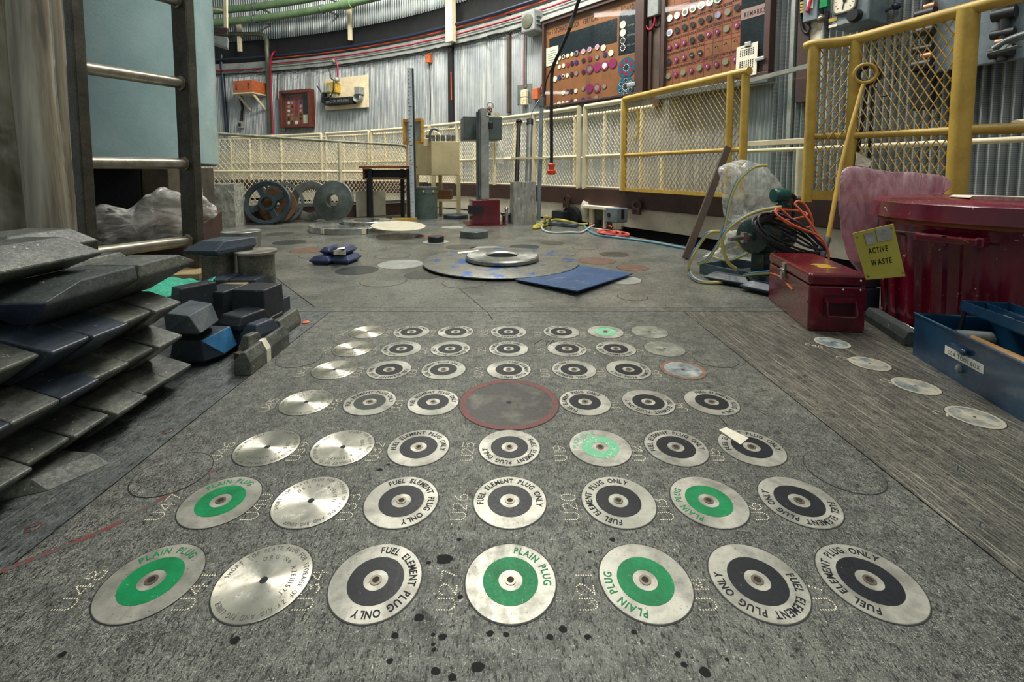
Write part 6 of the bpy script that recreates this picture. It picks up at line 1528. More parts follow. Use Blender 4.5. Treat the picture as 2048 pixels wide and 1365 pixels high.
M['rusty'] = paint('brown_rust', srgb(122, 90, 58), srgb(78, 56, 38), 16, 0.8, bump=0.5)
c2 = c + Vector((0.06, 0.10, -0.035)); 
mb = MB(); mb.lathe([(0.03, 0), (0.19, 0), (0.19, 0.03), (0.03, 0.03)], c2, n, 44, True); tag(mb.obj('rusty_disc', M['rusty'], smooth=35), 'rust-brown disc leaning behind the spoked wheel', 'disc')
c3 = c + Vector((0.075, 0.165, -0.01)); mb = MB(); mb.lathe([(0.195, -0.015), (0.225, -0.015), (0.225, 0.015), (0.195, 0.015)], c3, n, 48, True); tag(mb.obj('grey_ring', M['rod_grey'], smooth=35), 'grey rim leaning behind the rust-brown disc', 'rim')
M['iron'] = paint('worn_iron_grey', srgb(126, 128, 118), srgb(88, 92, 86), 11, 0.45, 0.4)
M['iron_d'] = paint('dark_iron_grey', srgb(104, 110, 106), srgb(72, 78, 76), 9, 0.42, 0.4)
c, n = frame_of(621, 402, 5.12, R(4), R(13)); r = 0.222
mb = MB(); mb.lathe([(r*0.60, -0.014), (r*0.64, -0.018), (r*0.97, -0.018), (r, -0.010), (r, 0.010), (r*0.97, 0.016), (r*0.64, 0.016), (r*0.60, 0.012)], c, n, 60, True)
tag(mb.obj('leaning_ring', M['iron'], smooth=35), 'flat iron ring with wide hole leaning behind the domed disc', 'ring')
c, n = frame_of(667, 402, 5.0, R(-6), R(12)); r = 0.222
mb = MB(); mb.lathe([(0.070, -0.02), (r*0.98, -0.02), (r, -0.014), (r, 0.010), (r*0.96, 0.018), (0.10, 0.028), (0.088, 0.036), (0.072, 0.036)], c, n, 60, True)
tag(mb.obj('domed_disc', M['iron_d'], smooth=35), 'dark domed iron disc with small hole leaning beside the desk', 'disc')
# flat panel leaning behind the desk legs
a = D(742, 412, 5.64); mb = MB(); mb.box((a.x, a.y, 0.16), (0.36, 0.02, 0.31), R(33)); tag(mb.obj('square_board', M['creamdisc'], bevel=0.004), 'pale square panel standing behind the desk legs', 'panel')
# small desk
M['deskwood'] = paint('orange_brown_desk_wood', srgb(146, 84, 46), srgb(112, 62, 36), 8, 0.4)
yf = 5.36; tl = D(719, 334, yf); tr_ = D(826, 337, yf)
zt = 0.600; wd = tr_.x-tl.x
root = thing('school_desk', 'small wooden desk with open shelf and black legs', 'desk', ((tl.x+tr_.x)/2, yf+0.2, 0))
mb = MB(); mb.box(((tl.x+tr_.x)/2, yf+0.12, zt), (wd+0.0, 0.30, 0.025)); mb.obj('top', M['deskwood'], root, bevel=0.004)
x0, x1 = tl.x+0.03, tr_.x-0.04
mb = MB(); mb.box(((x0+x1)/2, yf+0.14, zt-0.135), (x1-x0, 0.24, 0.02)); mb.box((x0+0.01, yf+0.14, zt-0.075), (0.02, 0.24, 0.12)); mb.box((x1-0.01, yf+0.14, zt-0.075), (0.02, 0.24, 0.12)); mb.obj('shelf_box', M['deskwood'], root)
mb = MB(); mb.box(((x0+x1)/2, yf+0.15, zt-0.075), (x1-x0-0.05, 0.20, 0.09)); mb.obj('shelf_shade', M['black'], root)  # black block stands in for the shade inside the open shelf
for x, y in ((x0+0.085, yf+0.03), (x1-0.02, yf+0.03), (x0-0.0, yf+0.24), (x1-0.14, yf+0.24)):
    mb = MB(); mb.box((x, y, (zt-0.02)/2), (0.042, 0.035, zt-0.02)); mb.obj('leg', M['cable_black'], root)
mb = MB(); mb.box((x0+0.3, yf+0.1, zt+0.016), (0.28, 0.03, 0.006), 0.06); tag(mb.obj('ruler', M['yellow']), 'yellow ruler lying on the small desk', 'ruler')
mb = MB(); mb.box((x0+0.40, yf+0.05, zt+0.014), (0.16, 0.10, 0.002), -0.1); tag(mb.obj('paper_sheet', M['paper']), 'white paper lying on the small desk', 'paper')
# staff, framed board
b0 = G(826, 441); t0 = D(819, 136, b0.y-0.02)
M['staff'] = paint('pale_staff', srgb(206, 212, 214), srgb(176, 184, 188), 14, 0.5)
root = thing('measuring_staff', 'tall pale graduated staff standing beside the green drum', 'staff', b0)
mb = MB(); mb.bar(b0, t0, 0.046, 0.022, (0, -1, 0)); n0 = len(mb.bm.faces)
for k in range(1, 40):
    q = b0.lerp(t0, k/40); mb.box(q + Vector((-0.012 if k % 5 else 0, -0.013, 0)), (0.015 if k % 5 else 0.036, 0.002, 0.004))
mb.bm.faces.ensure_lookup_table()
for f in mb.bm.faces[n0:]: f.material_index = 1
mb.obj('staff_body', [M['staff'], M['ink']], root)
mb = MB(); mb.bar(b0 + Vector((0.032, 0.02, 0)), t0 + Vector((0.032, 0.02, -0.0)), 0.016, 0.03, (0, -1, 0)); mb.obj('dark_backing', M['wheel'], root)
mb = MB(); mb.bar(b0 + Vector((-0.22, -0.05, 0.015)), b0 + Vector((0.05, -0.02, 0.015)), 0.04, 0.03); mb.obj('foot_bar', M['yellow'], root)
fq = [D(808, 242, 5.68), D(845, 240, 5.52), D(845, 285, 5.52), D(809, 287, 5.68)]
root = thing('framed_board', 'grey board in yellow wooden frame behind the staff', 'board', (fq[2]+fq[3])/2)
mb = MB(); mb.loft([fq, [p + Vector((0.01, 0.03, 0)) for p in fq]]); mb.obj('panel', M['channel'], root)
M['ochre'] = paint('ochre_wood', srgb(206, 158, 62), srgb(176, 128, 46), 10, 0.5)
mb = MB()
for k in range(4): mb.bar(fq[k] + Vector((0, -0.01, 0)), fq[(k+1) % 4] + Vector((0, -0.01, 0)), 0.035, 0.035, (0.2, -1, 0))
mb.obj('frame', M['ochre'], root)
mb = MB(); mb.bar(D(815, 287, 5.68), D(815, 433, 5.68), 0.02, 0.02); mb.obj('stand_leg', M['cream'], root)
# green drum
c = G(852.5, 437); c = Vector((c.x, c.y, 0)); 
M['drum'] = paint('grey_green_drum_paint', srgb(96, 112, 106), srgb(74, 90, 86), 8, 0.4, chip=srgb(36, 40, 38), chip_scale=26, chip_at=0.70, fine=0.25)
root = thing('drum', 'grey-green lidded drum standing right of the desk', 'drum', c)
r = 23.0*c.y/F; H = 0.355
mb = MB(); mb.lathe([(r*0.97, 0), (r*0.98, 0.01), (r*0.98, H-0.07), (r*1.0, H-0.06), (r*1.0, H-0.05), (r*0.98, H-0.045), (r*0.98, H)], c, seg=44); mb.obj('body', M['drum'], root, smooth=35)
mb = MB(); mb.lathe([(r*1.0, H-0.06), (r*1.05, H-0.058), (r*1.05, H-0.005), (r*1.09, H), (r*1.09, H+0.014), (r*0.9, H+0.018), (1e-4, H+0.02)], c, seg=44); mb.obj('lid', M['drum'], root, smooth=35)
mb = MB(); mb.tube(smoothpath([c + Vector((-0.02, 0, H+0.02)), c + Vector((-0.022, 0, H+0.05)), c + Vector((0.0, 0, H+0.065)), c + Vector((0.022, 0, H+0.05)), c + Vector((0.02, 0, H+0.02))], 5), 0.007, 8); mb.obj('lifting_ring', M['cable_black'], root, smooth=60)
for a in (-2.4, -1.6, -0.8): mb = MB(); mb.ball(c + Vector((r*1.06*math.cos(a), r*1.06*math.sin(a), H-0.035)), 0.014, 8); mb.obj('clamp', M['brass'], root)
# cream cabinet on a stand with cylinders on it
M['cab'] = paint('buff_cabinet_paint', srgb(204, 190, 146), srgb(180, 168, 128), 4, 0.5, fine=0.1)
yc = 5.62
a = D(863, 352, yc); b = D(920, 349, yc); a2 = D(831, 351, yc+0.42); zb_ = 0.503; zt_ = D(863, 283, yc).z
ux = (b-a).normalized(); ux.z = 0; lx = Vector((a2.x-a.x, a2.y-a.y, 0)); 
root = thing('buff_cabinet', 'buff box cabinet on a tall stand behind the green drum', 'cabinet', Vector((a.x+0.1, yc+0.2, 0)))
pl = [Vector((a.x, a.y, 0)), Vector((b.x, b.y, 0)), Vector((b.x, b.y, 0))+lx, Vector((a.x, a.y, 0))+lx]
mb = MB(); mb.prism([(p.x, p.y) for p in pl], zb_, zt_); mb.obj('box', M['cab'], root, bevel=0.008)
for p, hz in ((pl[0]+Vector((0.02, .02, 0)), 0.0), (pl[1]+Vector((-0.02, 0.02, 0)), 0.0), (pl[2]+Vector((-0.02, -0.02, 0)), 0.0), (pl[3]+Vector((0.02, -0.02, 0)), 0.0)):
    mb = MB(); mb.box((p.x, p.y, zb_/2), (0.045, 0.045, zb_)); mb.obj('leg', M['cab'], root)
mb = MB(); mb.prism([(p.x, p.y) for p in pl], 0.185, 0.205); mb.obj('shelf', M['cab'], root)
bc_ = (pl[0]+pl[1])/2 + Vector((-0.05, 0.2, 0)); mb = MB(); mb.box((bc_.x, bc_.y, 0.262), (0.20, 0.16, 0.11)); tag(mb.obj('carton', paint('brown_carton', srgb(124, 86, 50), srgb(98, 66, 40), 8, 0.7)), 'brown carton on the shelf below the buff cabinet', 'carton')
q = pl[0] - Vector((0.05, -0.05, 0)); mb = MB(); mb.box((q.x, q.y, zt_-0.01), (0.10, 0.05, 0.10)); mb.obj('side_bracket', M['cab'], root, bevel=0.006)
M['cylsteel'] = brushed('banded_steel_cylinder', srgb(150, 150, 142), srgb(60, 64, 62), 0.4, 0.3, 0.8, 30)
for k, px in enumerate((856, 866, 876, 886, 897, 907)):
    p = D(px, 283, yc + 0.10 + 0.03*(k % 2)); mb = MB(); mb.cyl((p.x, p.y, zt_), (p.x, p.y, zt_+0.082), 0.026, 18)
    tag(mb.obj('steel_cylinder', M['cylsteel'], smooth=40), 'short steel cylinder on the buff cabinet, %s from the left' % NTH[k], 'cylinder', 'steel cylinders on the buff cabinet')
p = D(862, 275, yc+0.06); mb = MB(); mb.tube(smoothpath([Vector((p.x-.0, p.y-.06, zt_)), Vector((p.x, p.y-.06, zt_+0.10)), Vector((p.x+0.03, p.y-.06, zt_+0.145)), Vector((p.x+0.08, p.y-.06, zt_+0.145)), Vector((p.x+0.095, p.y-.06, zt_+0.12))], 6), 0.016, 10); tag(mb.obj('bent_tube', M['rod_grey'], smooth=60), 'dark bent tube rising over the cylinders on the buff cabinet', 'tube')
p = D(880, 268, yc+0.25); mb = MB(); mb.tube(smoothpath([Vector((p.x-0.22, p.y, zt_)), Vector((p.x-0.20, p.y, zt_+0.11)), Vector((p.x-0.12, p.y, zt_+0.15)), Vector((p.x+0.0, p.y, zt_+0.10)), Vector((p.x+0.02, p.y, zt_))], 6), 0.012, 8); tag(mb.obj('arched_tube', M['cream'], smooth=60), 'thin cream arched handle behind the cylinders on the buff cabinet', 'handle')
c = G(912, 437); mb = MB(); r = 25*c.y/F; mb.lathe([(r, 0), (r, 0.04), (r*0.97, 0.045), (1e-4, 0.045)], c, seg=36); tag(mb.obj('floor_disc', M['wheel'], smooth=35), 'flat dark slate disc on the floor left of the maroon base', 'disc')
# grey pedestal device on the maroon base
yb = 4.72; bx0 = D(937, 440, yb); bx1 = D(997, 440, yb); cxm = (bx0.x+bx1.x)/2; wbox = bx1.x-bx0.x
root = thing('pedestal_device', 'grey pillar device with square head on a maroon box base', 'device', (cxm, yb+0.15, 0))
rz = R(12)
mb = MB(); mb.box((cxm, yb+0.15, 0.006), (wbox*1.32, 0.40, 0.012), rz); mb.obj('base_plate', M['maroon_box'], root)
mb = MB(); mb.box((cxm, yb+0.15, 0.135), (wbox*0.93, 0.26, 0.25), rz); mb.obj('base_box', M['maroon_box'], root, bevel=0.005)
mb = MB(); mb.box((cxm-wbox*0.26, yb-0.01, 0.165), (wbox*0.50, 0.06, 0.085), rz); mb.obj('dark_bracket', M['cable_black'], root)
pcx = D(969, 300, yb+0.12).x; ztop = D(969, 217, yb+0.12).z; gr = paint('pale_grey_pillar', srgb(168, 172, 166), srgb(132, 138, 134), 8, 0.4, 0.2)
mb = MB(); mb.box((pcx, yb+0.12, (0.26+ztop)/2), (0.085, 0.075, ztop-0.26), rz); mb.obj('pillar', gr, root, bevel=0.004)
mb = MB(); mb.box((pcx-0.062, yb+0.08, (0.26+ztop)/2-0.02), (0.04, 0.05, ztop-0.30), rz); mb.cyl((pcx-0.05, yb+0.05, 0.3), (pcx-0.05, yb+0.05, ztop-0.02), 0.012, 10); mb.obj('guide_rod', M['rod_grey'], root)
zh0, zh1 = D(960, 280, yb+0.2).z, D(960, 233, yb+0.2).z; hx0 = D(919, 255, yb+0.2).x; hx1 = D(1001, 255, yb+0.2).x
mb = MB(); mb.box(((hx0+hx1)/2, yb+0.33, (zh0+zh1)/2), ((hx1-hx0)*0.94, 0.30, zh1-zh0), rz); mb.obj('head_box', M['instr'] if False else paint('dark_grey_green_enamel', srgb(86, 96, 94), srgb(66, 76, 74), 9, 0.4), root, bevel=0.01)
mb = MB(); mb.box((pcx+0.06, yb+0.12, (zh0+zh1)/2+0.02), (0.05, 0.07, 0.07), rz); mb.obj('side_knob', M['cable_black'], root, bevel=0.006)
p = D(979, 222, yb+0.08); mb = MB(); mb.box(p, (0.065, 0.004, 0.10)); sg = mb.obj('prohibition_tag', M['paper'])
tag(sg, 'white prohibition tag with red ring on the grey pillar device', 'sign')
MB().torus(p + Vector((0, -0.004, 0.01)), (0, 1, 0), 0.024, 0.004, 28, 6).obj('red_ring', M['cable_red'], sg)
mb = MB(); mb.bar(p + Vector((-0.017, -0.004, 0.027)), p + Vector((0.017, -0.004, -0.007)), 0.006, 0.003, (0, 1, 0)); mb.obj('red_bar', M['cable_red'], sg)
mb = MB(); mb.box(p + Vector((0.002, -0.003, 0.012)), (0.010, 0.002, 0.024)); mb.box(p + Vector((0, -0.003, -0.032)), (0.03, 0.002, 0.02)); mb.obj('black_symbol', M['ink'], sg)
mb = MB(); mb.tube(smoothpath([p + Vector((-0.025, 0.01, 0.05)), p + Vector((-0.01, 0.01, 0.085)), p + Vector((0.03, 0.01, 0.08)), p + Vector((0.04, 0.01, 0.03))], 5), 0.006, 8); tag(mb.obj('wire_bail', M['alu'], smooth=60), 'bent silver wire above the prohibition tag', 'wire')
p = D(993, 230, yb+0.3); mb = MB(); mb.box(p, (0.06, 0.05, 0.045)); tag(mb.obj('cream_block', M['cream']), 'small cream block on top of the grey device head', 'block')
mb = MB(); q = D(990, 305, yb+0.42); mb.lathe([(0.10, 0), (0.09, 0.10), (0.05, 0.22), (1e-4, 0.22)], q - Vector((0, 0, 0.12)), seg=18); mb.rough(0.03, 12); tag(mb.obj('plastic_bag', M['clearbag'], smooth=50), 'clear plastic bag hanging under the grey device head', 'bag')
mb = MB(); mb.tube(smoothpath([D(988, 280, yb+0.3), D(990, 310, yb+0.28), D(987, 345, yb+0.3)], 6), 0.006, 6); tag(mb.obj('hanging_string', M['hose_y']), 'thin yellow cord hanging beside the grey pillar', 'cord')
# little steel bottle
c = G(1013, 446); mb = MB(); mb.lathe([(0.045, 0), (0.047, 0.01), (0.047, 0.075), (0.065, 0.09), (0.065, 0.11), (0.02, 0.12), (0.016, 0.135), (0.026, 0.15), (0.012, 0.17), (1e-4, 0.17)], c, seg=28); tag(mb.obj('steel_flask', M['mach'], smooth=40), 'small shiny steel flask between maroon base and wrapped box', 'flask')
# upright poles by the fence
def pole(name, m, px0, y0, px1, y1, d0, d1, r, lab, cap=None, wrap=None, capm='cable_black'):
    a = D(px0, y0, d0); b = D(px1, y1, d1); root = thing(name, lab, 'pole', b)
    MB().cyl(b, a, r, 16).obj('shaft', m, root, smooth=50)
    if cap: mb = MB(); mb.cyl(a - (a-b).normalized()*cap[0], a + (a-b).normalized()*0.004, r*cap[1], 14); mb.obj('cap', M[capm], root, smooth=40)
    return root
pole('black_tube', M['cable_black'], 1038, 242, 1033, 366, 5.25, 5.0, 0.024, 'black tube standing left of the wrapped box', (0.02, 1.5))
pole('grey_tube', M['grey_steel'], 1060, 240, 1056, 366, 5.2, 4.95, 0.033, 'grey metal tube standing in the wrapped box', (0.06, 1.15))
pole('blue_pole', M['instr'], 1084, 196, 1077, 441, 5.1, 4.95, 0.022, 'long blue-grey pole standing right of the wrapped box', (0.10, 1.2), None, 'rod_grey')
mb = MB(); mb.bar(D(1022, 317, 4.98), D(1092, 316, 4.98), 0.02, 0.02); tag(mb.obj('clamp_bar', M['cream']), 'cream clamp bar holding the three poles', 'bar')
mb = MB(); mb.tube(smoothpath([D(1060, 238, 5.2), D(1064, 225, 5.25), D(1075, 205, 5.3), D(1085, 190, 5.4)], 5), 0.006, 6); tag(mb.obj('cord', M['cable_black']), 'dark cord from the grey tube up to the wall', 'cord')
# plastic wrapped box
def folded(name, c, c2, rough, metal, sc):
    t = NT(name); v = t.mapping(sc); st = t.noise(1, 4, 0.6, 0.8, v)
    col = t.mix(t.ramp(st, 0.32, 0.66), c, c2)
    t.set(**{'Base Color': col, 'Roughness': rough, 'Metallic': metal, 'Coat Weight': 0.4, 'Coat Roughness': 0.12})
    t.bump(st, 0.7, 0.03); return t.m
M['wrap'] = folded('milky_wrap', srgb(130, 132, 130), srgb(172, 173, 170), 0.25, 0.15, (34, 34, 7))
def wrapped(c, w, d, h, rz, lab, m, seed, amp=0.012, name='wrapped_box', taper=0.96):
    mb = MB(); m3 = Matrix.Rotation(rz, 3, 'Z'); c = Vector(c); n = 10; rings = []
    for k in range(15):
        z = h*k/14; f = 1.0 if k < 12 else 1.0
        f *= 1 - (1-taper)*k/14
        ring = []
        for i in range(4):
            for j in range(n):
                t = -1+2*j/n
                q = [(t, -1), (1, t), (-t, 1), (-1, -t)][i]
                ring.append(c + m3 @ Vector((q[0]*w/2*f, q[1]*d/2*f, z)))
        rings.append(ring)
    mb.loft(rings)
    for v in mb.bm.verts:
        q = v.co*14 + Vector((seed, 0, seed)); a = 1 if v.co.z > 0.02 else 0.2
        v.co += mnoise.noise_vector(q)*amp*a + mnoise.noise_vector(q*2.7)*amp*0.4*a
    return tag(mb.obj(name, m, smooth=40), lab, 'box')
c = G(1046, 449); wrapped((c.x, c.y+0.09, 0), 0.245, 0.16, 0.44, R(14), 'tall box wrapped in milky grey plastic right of the flask', M['wrap'], 2.0, 0.006)
# cables along the kerb
def floorcable(name, m, pts, r, lab, cat='cable', n=8):
    mb = MB(); mb.tube(smoothpath([G(p[0], p[1], r + (p[2] if len(p) > 2 else 0)) for p in pts], n), r, 8); return tag(mb.obj(name, m, smooth=60), lab, cat)
M['ycab'] = plain('olive_yellow_cable', srgb(176, 164, 74), 0.45); M['wcab'] = plain('grey_white_cable', srgb(178, 186, 186), 0.45); M['bcab'] = plain('light_blue_cable', srgb(78, 124, 142), 0.45); M['rcab'] = plain('salmon_red_cable', srgb(190, 84, 74), 0.45)
floorcable('cable', M['ycab'], [(1066, 454), (1080, 447), (1096, 442), (1110, 443), (1078, 455), (1068, 455), (1090, 446), (1100, 438, .05), (1092, 434, .12), (1089, 438, .08), (1094, 446), (1110, 440, .04), (1130, 442, .05), (1160, 449), (1175, 448)], 0.013, 'olive yellow cable looping at the foot of the wrapped box')
floorcable('cable', M['wcab'], [(1096, 444), (1086, 450), (1084, 457), (1092, 463), (1110, 466), (1140, 465), (1162, 465), (1178, 456), (1188, 450)], 0.009, 'grey-white cable curving in front of the black vent box')
floorcable('cable', M['bcab'], [(1168, 449), (1172, 457), (1185, 466), (1200, 471), (1240, 476), (1300, 484), (1370, 497), (1384, 500)], 0.009, 'light blue cable running along the floor edge')
floorcable('cable', M['rcab'], [(1180, 450), (1194, 446), (1210, 449), (1225, 455)], 0.009, 'short salmon red cable below the kerb recess')
cc = G(1222, 471); mb = MB(); pts = []
for k in range(100):
    t = k*2*PI/20; rr_ = (0.115 - 0.012*(k/20) + 0.012*math.sin(k*0.37)); pts.append(Vector((cc.x + rr_*1.1*math.cos(t) + 0.03*math.sin(k*0.061), cc.y + rr_*math.sin(t)*1.5, 0.008+0.006*(k/20))))
mb.tube(pts, 0.0075, 7); tag(mb.obj('cable_coil', M['rcab'], smooth=60), 'salmon red cable coil lying on the floor below the grey socket box', 'cable')
a = G(1100, 456); mb = MB(); mb.box((a.x+0.12, a.y+0.14, 0.02), (0.36, 0.10, 0.03), R(-32)); tag(mb.obj('floor_channel', M['tray_grey'], bevel=0.004), 'blue-grey metal channel lying in the gap under the black vent box', 'channel')
# ------------------------------------------------------------------ left brick stack
random.seed(21)
M['lead_slate'] = paint('slate_scuffed_lead', srgb(118, 120, 110), srgb(62, 67, 65), 13, 0.45, 0.1, chip=srgb(172, 174, 164), chip_scale=90, chip_at=0.70, fine=0.38, bump=0.5, bscale=60)
M['lead_viol'] = paint('violet_blue_lead', srgb(78, 84, 108), srgb(50, 55, 74), 12, 0.4, chip=srgb(166, 170, 182), chip_scale=70, chip_at=0.73, fine=0.35, bump=0.3, bscale=70)
def ridge_brick(y0, y1, z0, xe, xin, H=0.086, belt=0.66, L=0.20, near=0.0, far=0.0, low=0.07):
    """brick of the stack: its right side (towards +x) is a ridge at height belt*H"""
    def sec(y, k=0.0):
        return [Vector((xe-L, y, z0+H*belt)), Vector((xe-L+0.03, y, z0)), Vector((xe-low, y, z0)), Vector((xe, y, z0+H*belt-0.003)), Vector((xe, y, z0+H*belt+0.003)), Vector((xe-xin, y, z0+H)), Vector((xe-L+0.03, y, z0+H))]
    mb = MB(); ym = (y0+y1)/2; rings = []
    def ring(y, shrink):
        r = sec(y)
        return r
    a = sec(y0); b = sec(y1)
    if near:
        for i in (1, 2): a[i].y += near*0.8
        for i in (5, 6): a[i].y += near
    if far:
        for i in (1, 2): b[i].y -= far*0.8
        for i in (5, 6): b[i].y -= far
    mb.loft([a, b])
    for f in [f for f in mb.bm.faces if len(f.verts) == 7]:
        vs = sorted(f.verts, key=lambda v: v.co.x); hi_ = max(vs[-2:], key=lambda v: v.co.z)
        if near or far: bmesh.utils.face_split(f, vs[0], hi_)
    return mb
CRS = ['lowest', 'second', 'third', 'fourth', 'top']
def near_cam_name(i, n): return NTH[n-1-i]
for ci, hz in enumerate((0.0, 0.088, 0.176)):
    n = 7; y = 0.585 - 0.02*ci
    for i in range(n):
        j = random.uniform(-0.013, 0.009); xe = -0.808 + j + (0.004 if ci == 0 else 0); yl = 0.082 + random.uniform(-0.003, 0.003)
        m = M['lead_slate'] if random.random() < 0.86 else M['lead']
        mb = ridge_brick(y+0.0012, y+yl-0.0012, hz, xe, 0.083 + random.uniform(-.006, .006), low=0.075)
        th_ = R(random.uniform(-3.5, 3.5)); pv_ = Vector((-0.9, y+yl/2, 0))
        for v in mb.bm.verts:
            q_ = v.co-pv_; v.co = pv_ + Vector((q_.x*math.cos(th_)-q_.y*math.sin(th_), q_.x*math.sin(th_)+q_.y*math.cos(th_), q_.z)) + mnoise.noise_vector(v.co*25)*0.0022
        tag(mb.obj('lead_brick', m, bevel=0.003), 'scuffed lead brick, left stack, %s course, %s from far end' % (CRS[ci], NTH[n-1-i]), 'brick', 'lead bricks of the left stack')
        y += yl
    for k in (1, 2, 3):      # bricks further in
        for i2, (ya, yb) in enumerate(((0.56, 0.74), (0.745, 0.93), (0.935, 1.13))):
            if ci < 2 and k > 1: continue
            mb = ridge_brick(ya, yb, hz, -0.812-0.21*k, 0.03, near=0.03, low=0.03)
            tag(mb.obj('lead_brick', M['lead'], bevel=0.003), 'inner lead brick, left stack, %s course, %s row in, %s from near end' % (CRS[ci], NTH[k-1], NTH[i2]), 'brick', 'inner bricks of the left stack')
for i, (ya, yb, m, lab) in enumerate(((0.800, 1.005, 'lead_viol', 'long violet-blue lead brick with sloping end in the fourth course of the left stack'), (1.010, 1.19, 'lead_slate', 'far long slate-grey lead brick of the fourth course of the left stack'))):
    mb = ridge_brick(ya, yb, 0.262, -0.812, 0.004, near=0.078 if i == 0 else 0.004, far=0.05 if i else 0, belt=0.70, low=0.085, L=0.155)
    mb.bm.normal_update()
    if i == 0:
        cc_ = sum((v.co for v in mb.bm.verts), Vector())/len(mb.bm.verts)
        for f in mb.bm.faces:
            n = f.normal if f.normal.dot(f.calc_center_median()-cc_) > 0 else -f.normal
            if n.y < -0.35: f.material_index = 1
    tag(mb.obj('lead_brick', [M['lead_top'], M['lead_viol']] if i == 0 else M[m], bevel=0.003), lab, 'brick', 'long bricks on the left stack')
for i, (x, ya, yb, m, lab) in enumerate(((-0.98, 0.76, 0.99, 'lead_viol', 'blue long brick in second row of the fourth course, near end'), (-0.975, 0.995, 1.21, 'lead_slate', 'grey long brick in second row of the fourth course, far end'),
                                         (-1.145, 0.80, 1.03, 'lead_viol', 'blue long brick in third row of the fourth course, near end'), (-1.14, 1.035, 1.25, 'lead_slate', 'grey long brick in third row of the fourth course, far end'))):
    mb = ridge_brick(ya, yb, 0.262, x, 0.02, near=0.06, far=0.03, belt=0.6, low=0.05, L=0.155)
    tag(mb.obj('lead_brick', M[m], bevel=0.003), lab, 'brick', 'inner bricks of the left stack')
mb = ridge_brick(0.745, 0.985, 0.350, -0.868, 0.055, near=0.05, far=0.03, belt=0.45, low=0.06, L=0.16, H=0.07)
tag(mb.obj('lead_brick', M['lead_slate'], bevel=0.003), 'topmost slate-grey brick overhanging the left stack', 'brick', 'top bricks on the left stack')
mb = ridge_brick(0.93, 1.13, 0.350, -1.005, 0.04, near=0.03, far=0.03, belt=0.5, low=0.05, L=0.17, H=0.07)
tag(mb.obj('lead_brick', M['lead_slate'], bevel=0.003), 'grey brick lying behind the topmost brick of the left stack', 'brick', 'top bricks on the left stack')
mb = ridge_brick(0.72, 0.92, 0.350, -1.04, 0.03, near=0.03, belt=0.5, low=0.05, L=0.16, H=0.055)
tag(mb.obj('lead_brick', M['lead_viol'], bevel=0.003), 'blue brick left of the topmost brick at the picture edge', 'brick', 'top bricks on the left stack')
q = [(-0.735, 0.845), (-0.778, 0.77), (-0.93, 0.70), (-0.93, 0.87)]
mb = MB(); mb.loft([[Vector((x-0.02, y, 0)) for x, y in q], [Vector((x-0.05, y, 0.022)) for x, y in q]]); tag(mb.obj('lead_brick', M['lead_slate'], bevel=0.002), 'flat half brick on the floor at the foot of the left stack', 'brick')

# ------------------------------------------------------------------ loose bricks beyond the stack
def blk(x0, x1, yt, yb_, Y, depth, lab, m, top=(0, 0), rot=0.0, name='lead_brick', group='loose bricks beyond the left stack', bev=0.004, z0=None, fr=(0, 0), wob=0.0):
    """block whose front face fills the picture rectangle x0..x1, yt..yb_ at distance Y; top=(inset x, inset y) tapers it; fr lowers the front"""
    a = D(x0, yb_, Y); b = D(x1, yb_, Y); t = D(x0, yt, Y); w = b.x-a.x; h = t.z-a.z; zb = a.z if z0 is None else z0
    if z0 is not None: h = t.z-z0
    c = Vector(((a.x+b.x)/2, Y+depth/2, zb)); m3 = Matrix.Rotation(rot, 3, 'Z')
    lo = [(-w/2, -depth/2), (w/2, -depth/2), (w/2, depth/2), (-w/2, depth/2)]
    hi = [(-w/2+top[0], -depth/2+top[1]), (w/2-top[0], -depth/2+top[1]), (w/2-top[0], depth/2-top[1]), (-w/2+top[0], depth/2-top[1])]
    mb = MB(); mb.loft([[c + m3 @ Vector((x+fr[0]*(1 if x < 0 else -1), y+fr[1]*(1 if y < 0 else -1), 0)) for x, y in lo]] + ([[c + m3 @ Vector((x, y, h*0.35)) for x, y in lo]] if (fr[0] or fr[1] or top[0]) else []) + [[c + m3 @ Vector((x, y, h)) for x, y in hi]])
    if wob:
        for v in mb.bm.verts: v.co += mnoise.noise_vector(v.co*20)*wob
    return tag(mb.obj(name, m, bevel=bev), lab, 'brick', group)
# long chamfered bar at the right front of the pile
pa_, pb_ = G(499, 752), G(582, 690); xr = (pa_.x+pb_.x)/2+0.004; ya, yb_ = pa_.y, pb_.y
prof = [(0, 0), (0, 0.038), (-0.014, 0.064), (-0.024, 0.064), (-0.046, 0.040), (-0.046, 0)]
mb = MB(); mb.loft([[Vector((xr+x-0.004, y, z)) for x, z in prof] for y in (ya, yb_)])
o = tag(mb.obj('lead_bar', M['lead_slate'], bevel=0.0025), 'long chamfered lead bar with cream tape on the floor at the pile front', 'brick')
mb = MB(); mb.loft([[Vector((xr+x*1.02-0.0035, y, z*1.01+0.0004)) for x, z in prof] for y in (ya+0.085, ya+0.108)]); mb.obj('cream_tape', M['paper'], o)
M['bluepatch'] = paint('bright_blue_patch', srgb(62, 128, 176), srgb(44, 100, 146), 20, 0.4, chip=srgb(90, 96, 90), chip_scale=60, chip_at=0.66)
M['lead_mid'] = paint('grey_blue_scuffed_lead', srgb(104, 112, 114), srgb(66, 76, 88), 10, 0.42, chip=srgb(150, 156, 154), chip_scale=70, chip_at=0.72, fine=0.3, bump=0.3, bscale=60)
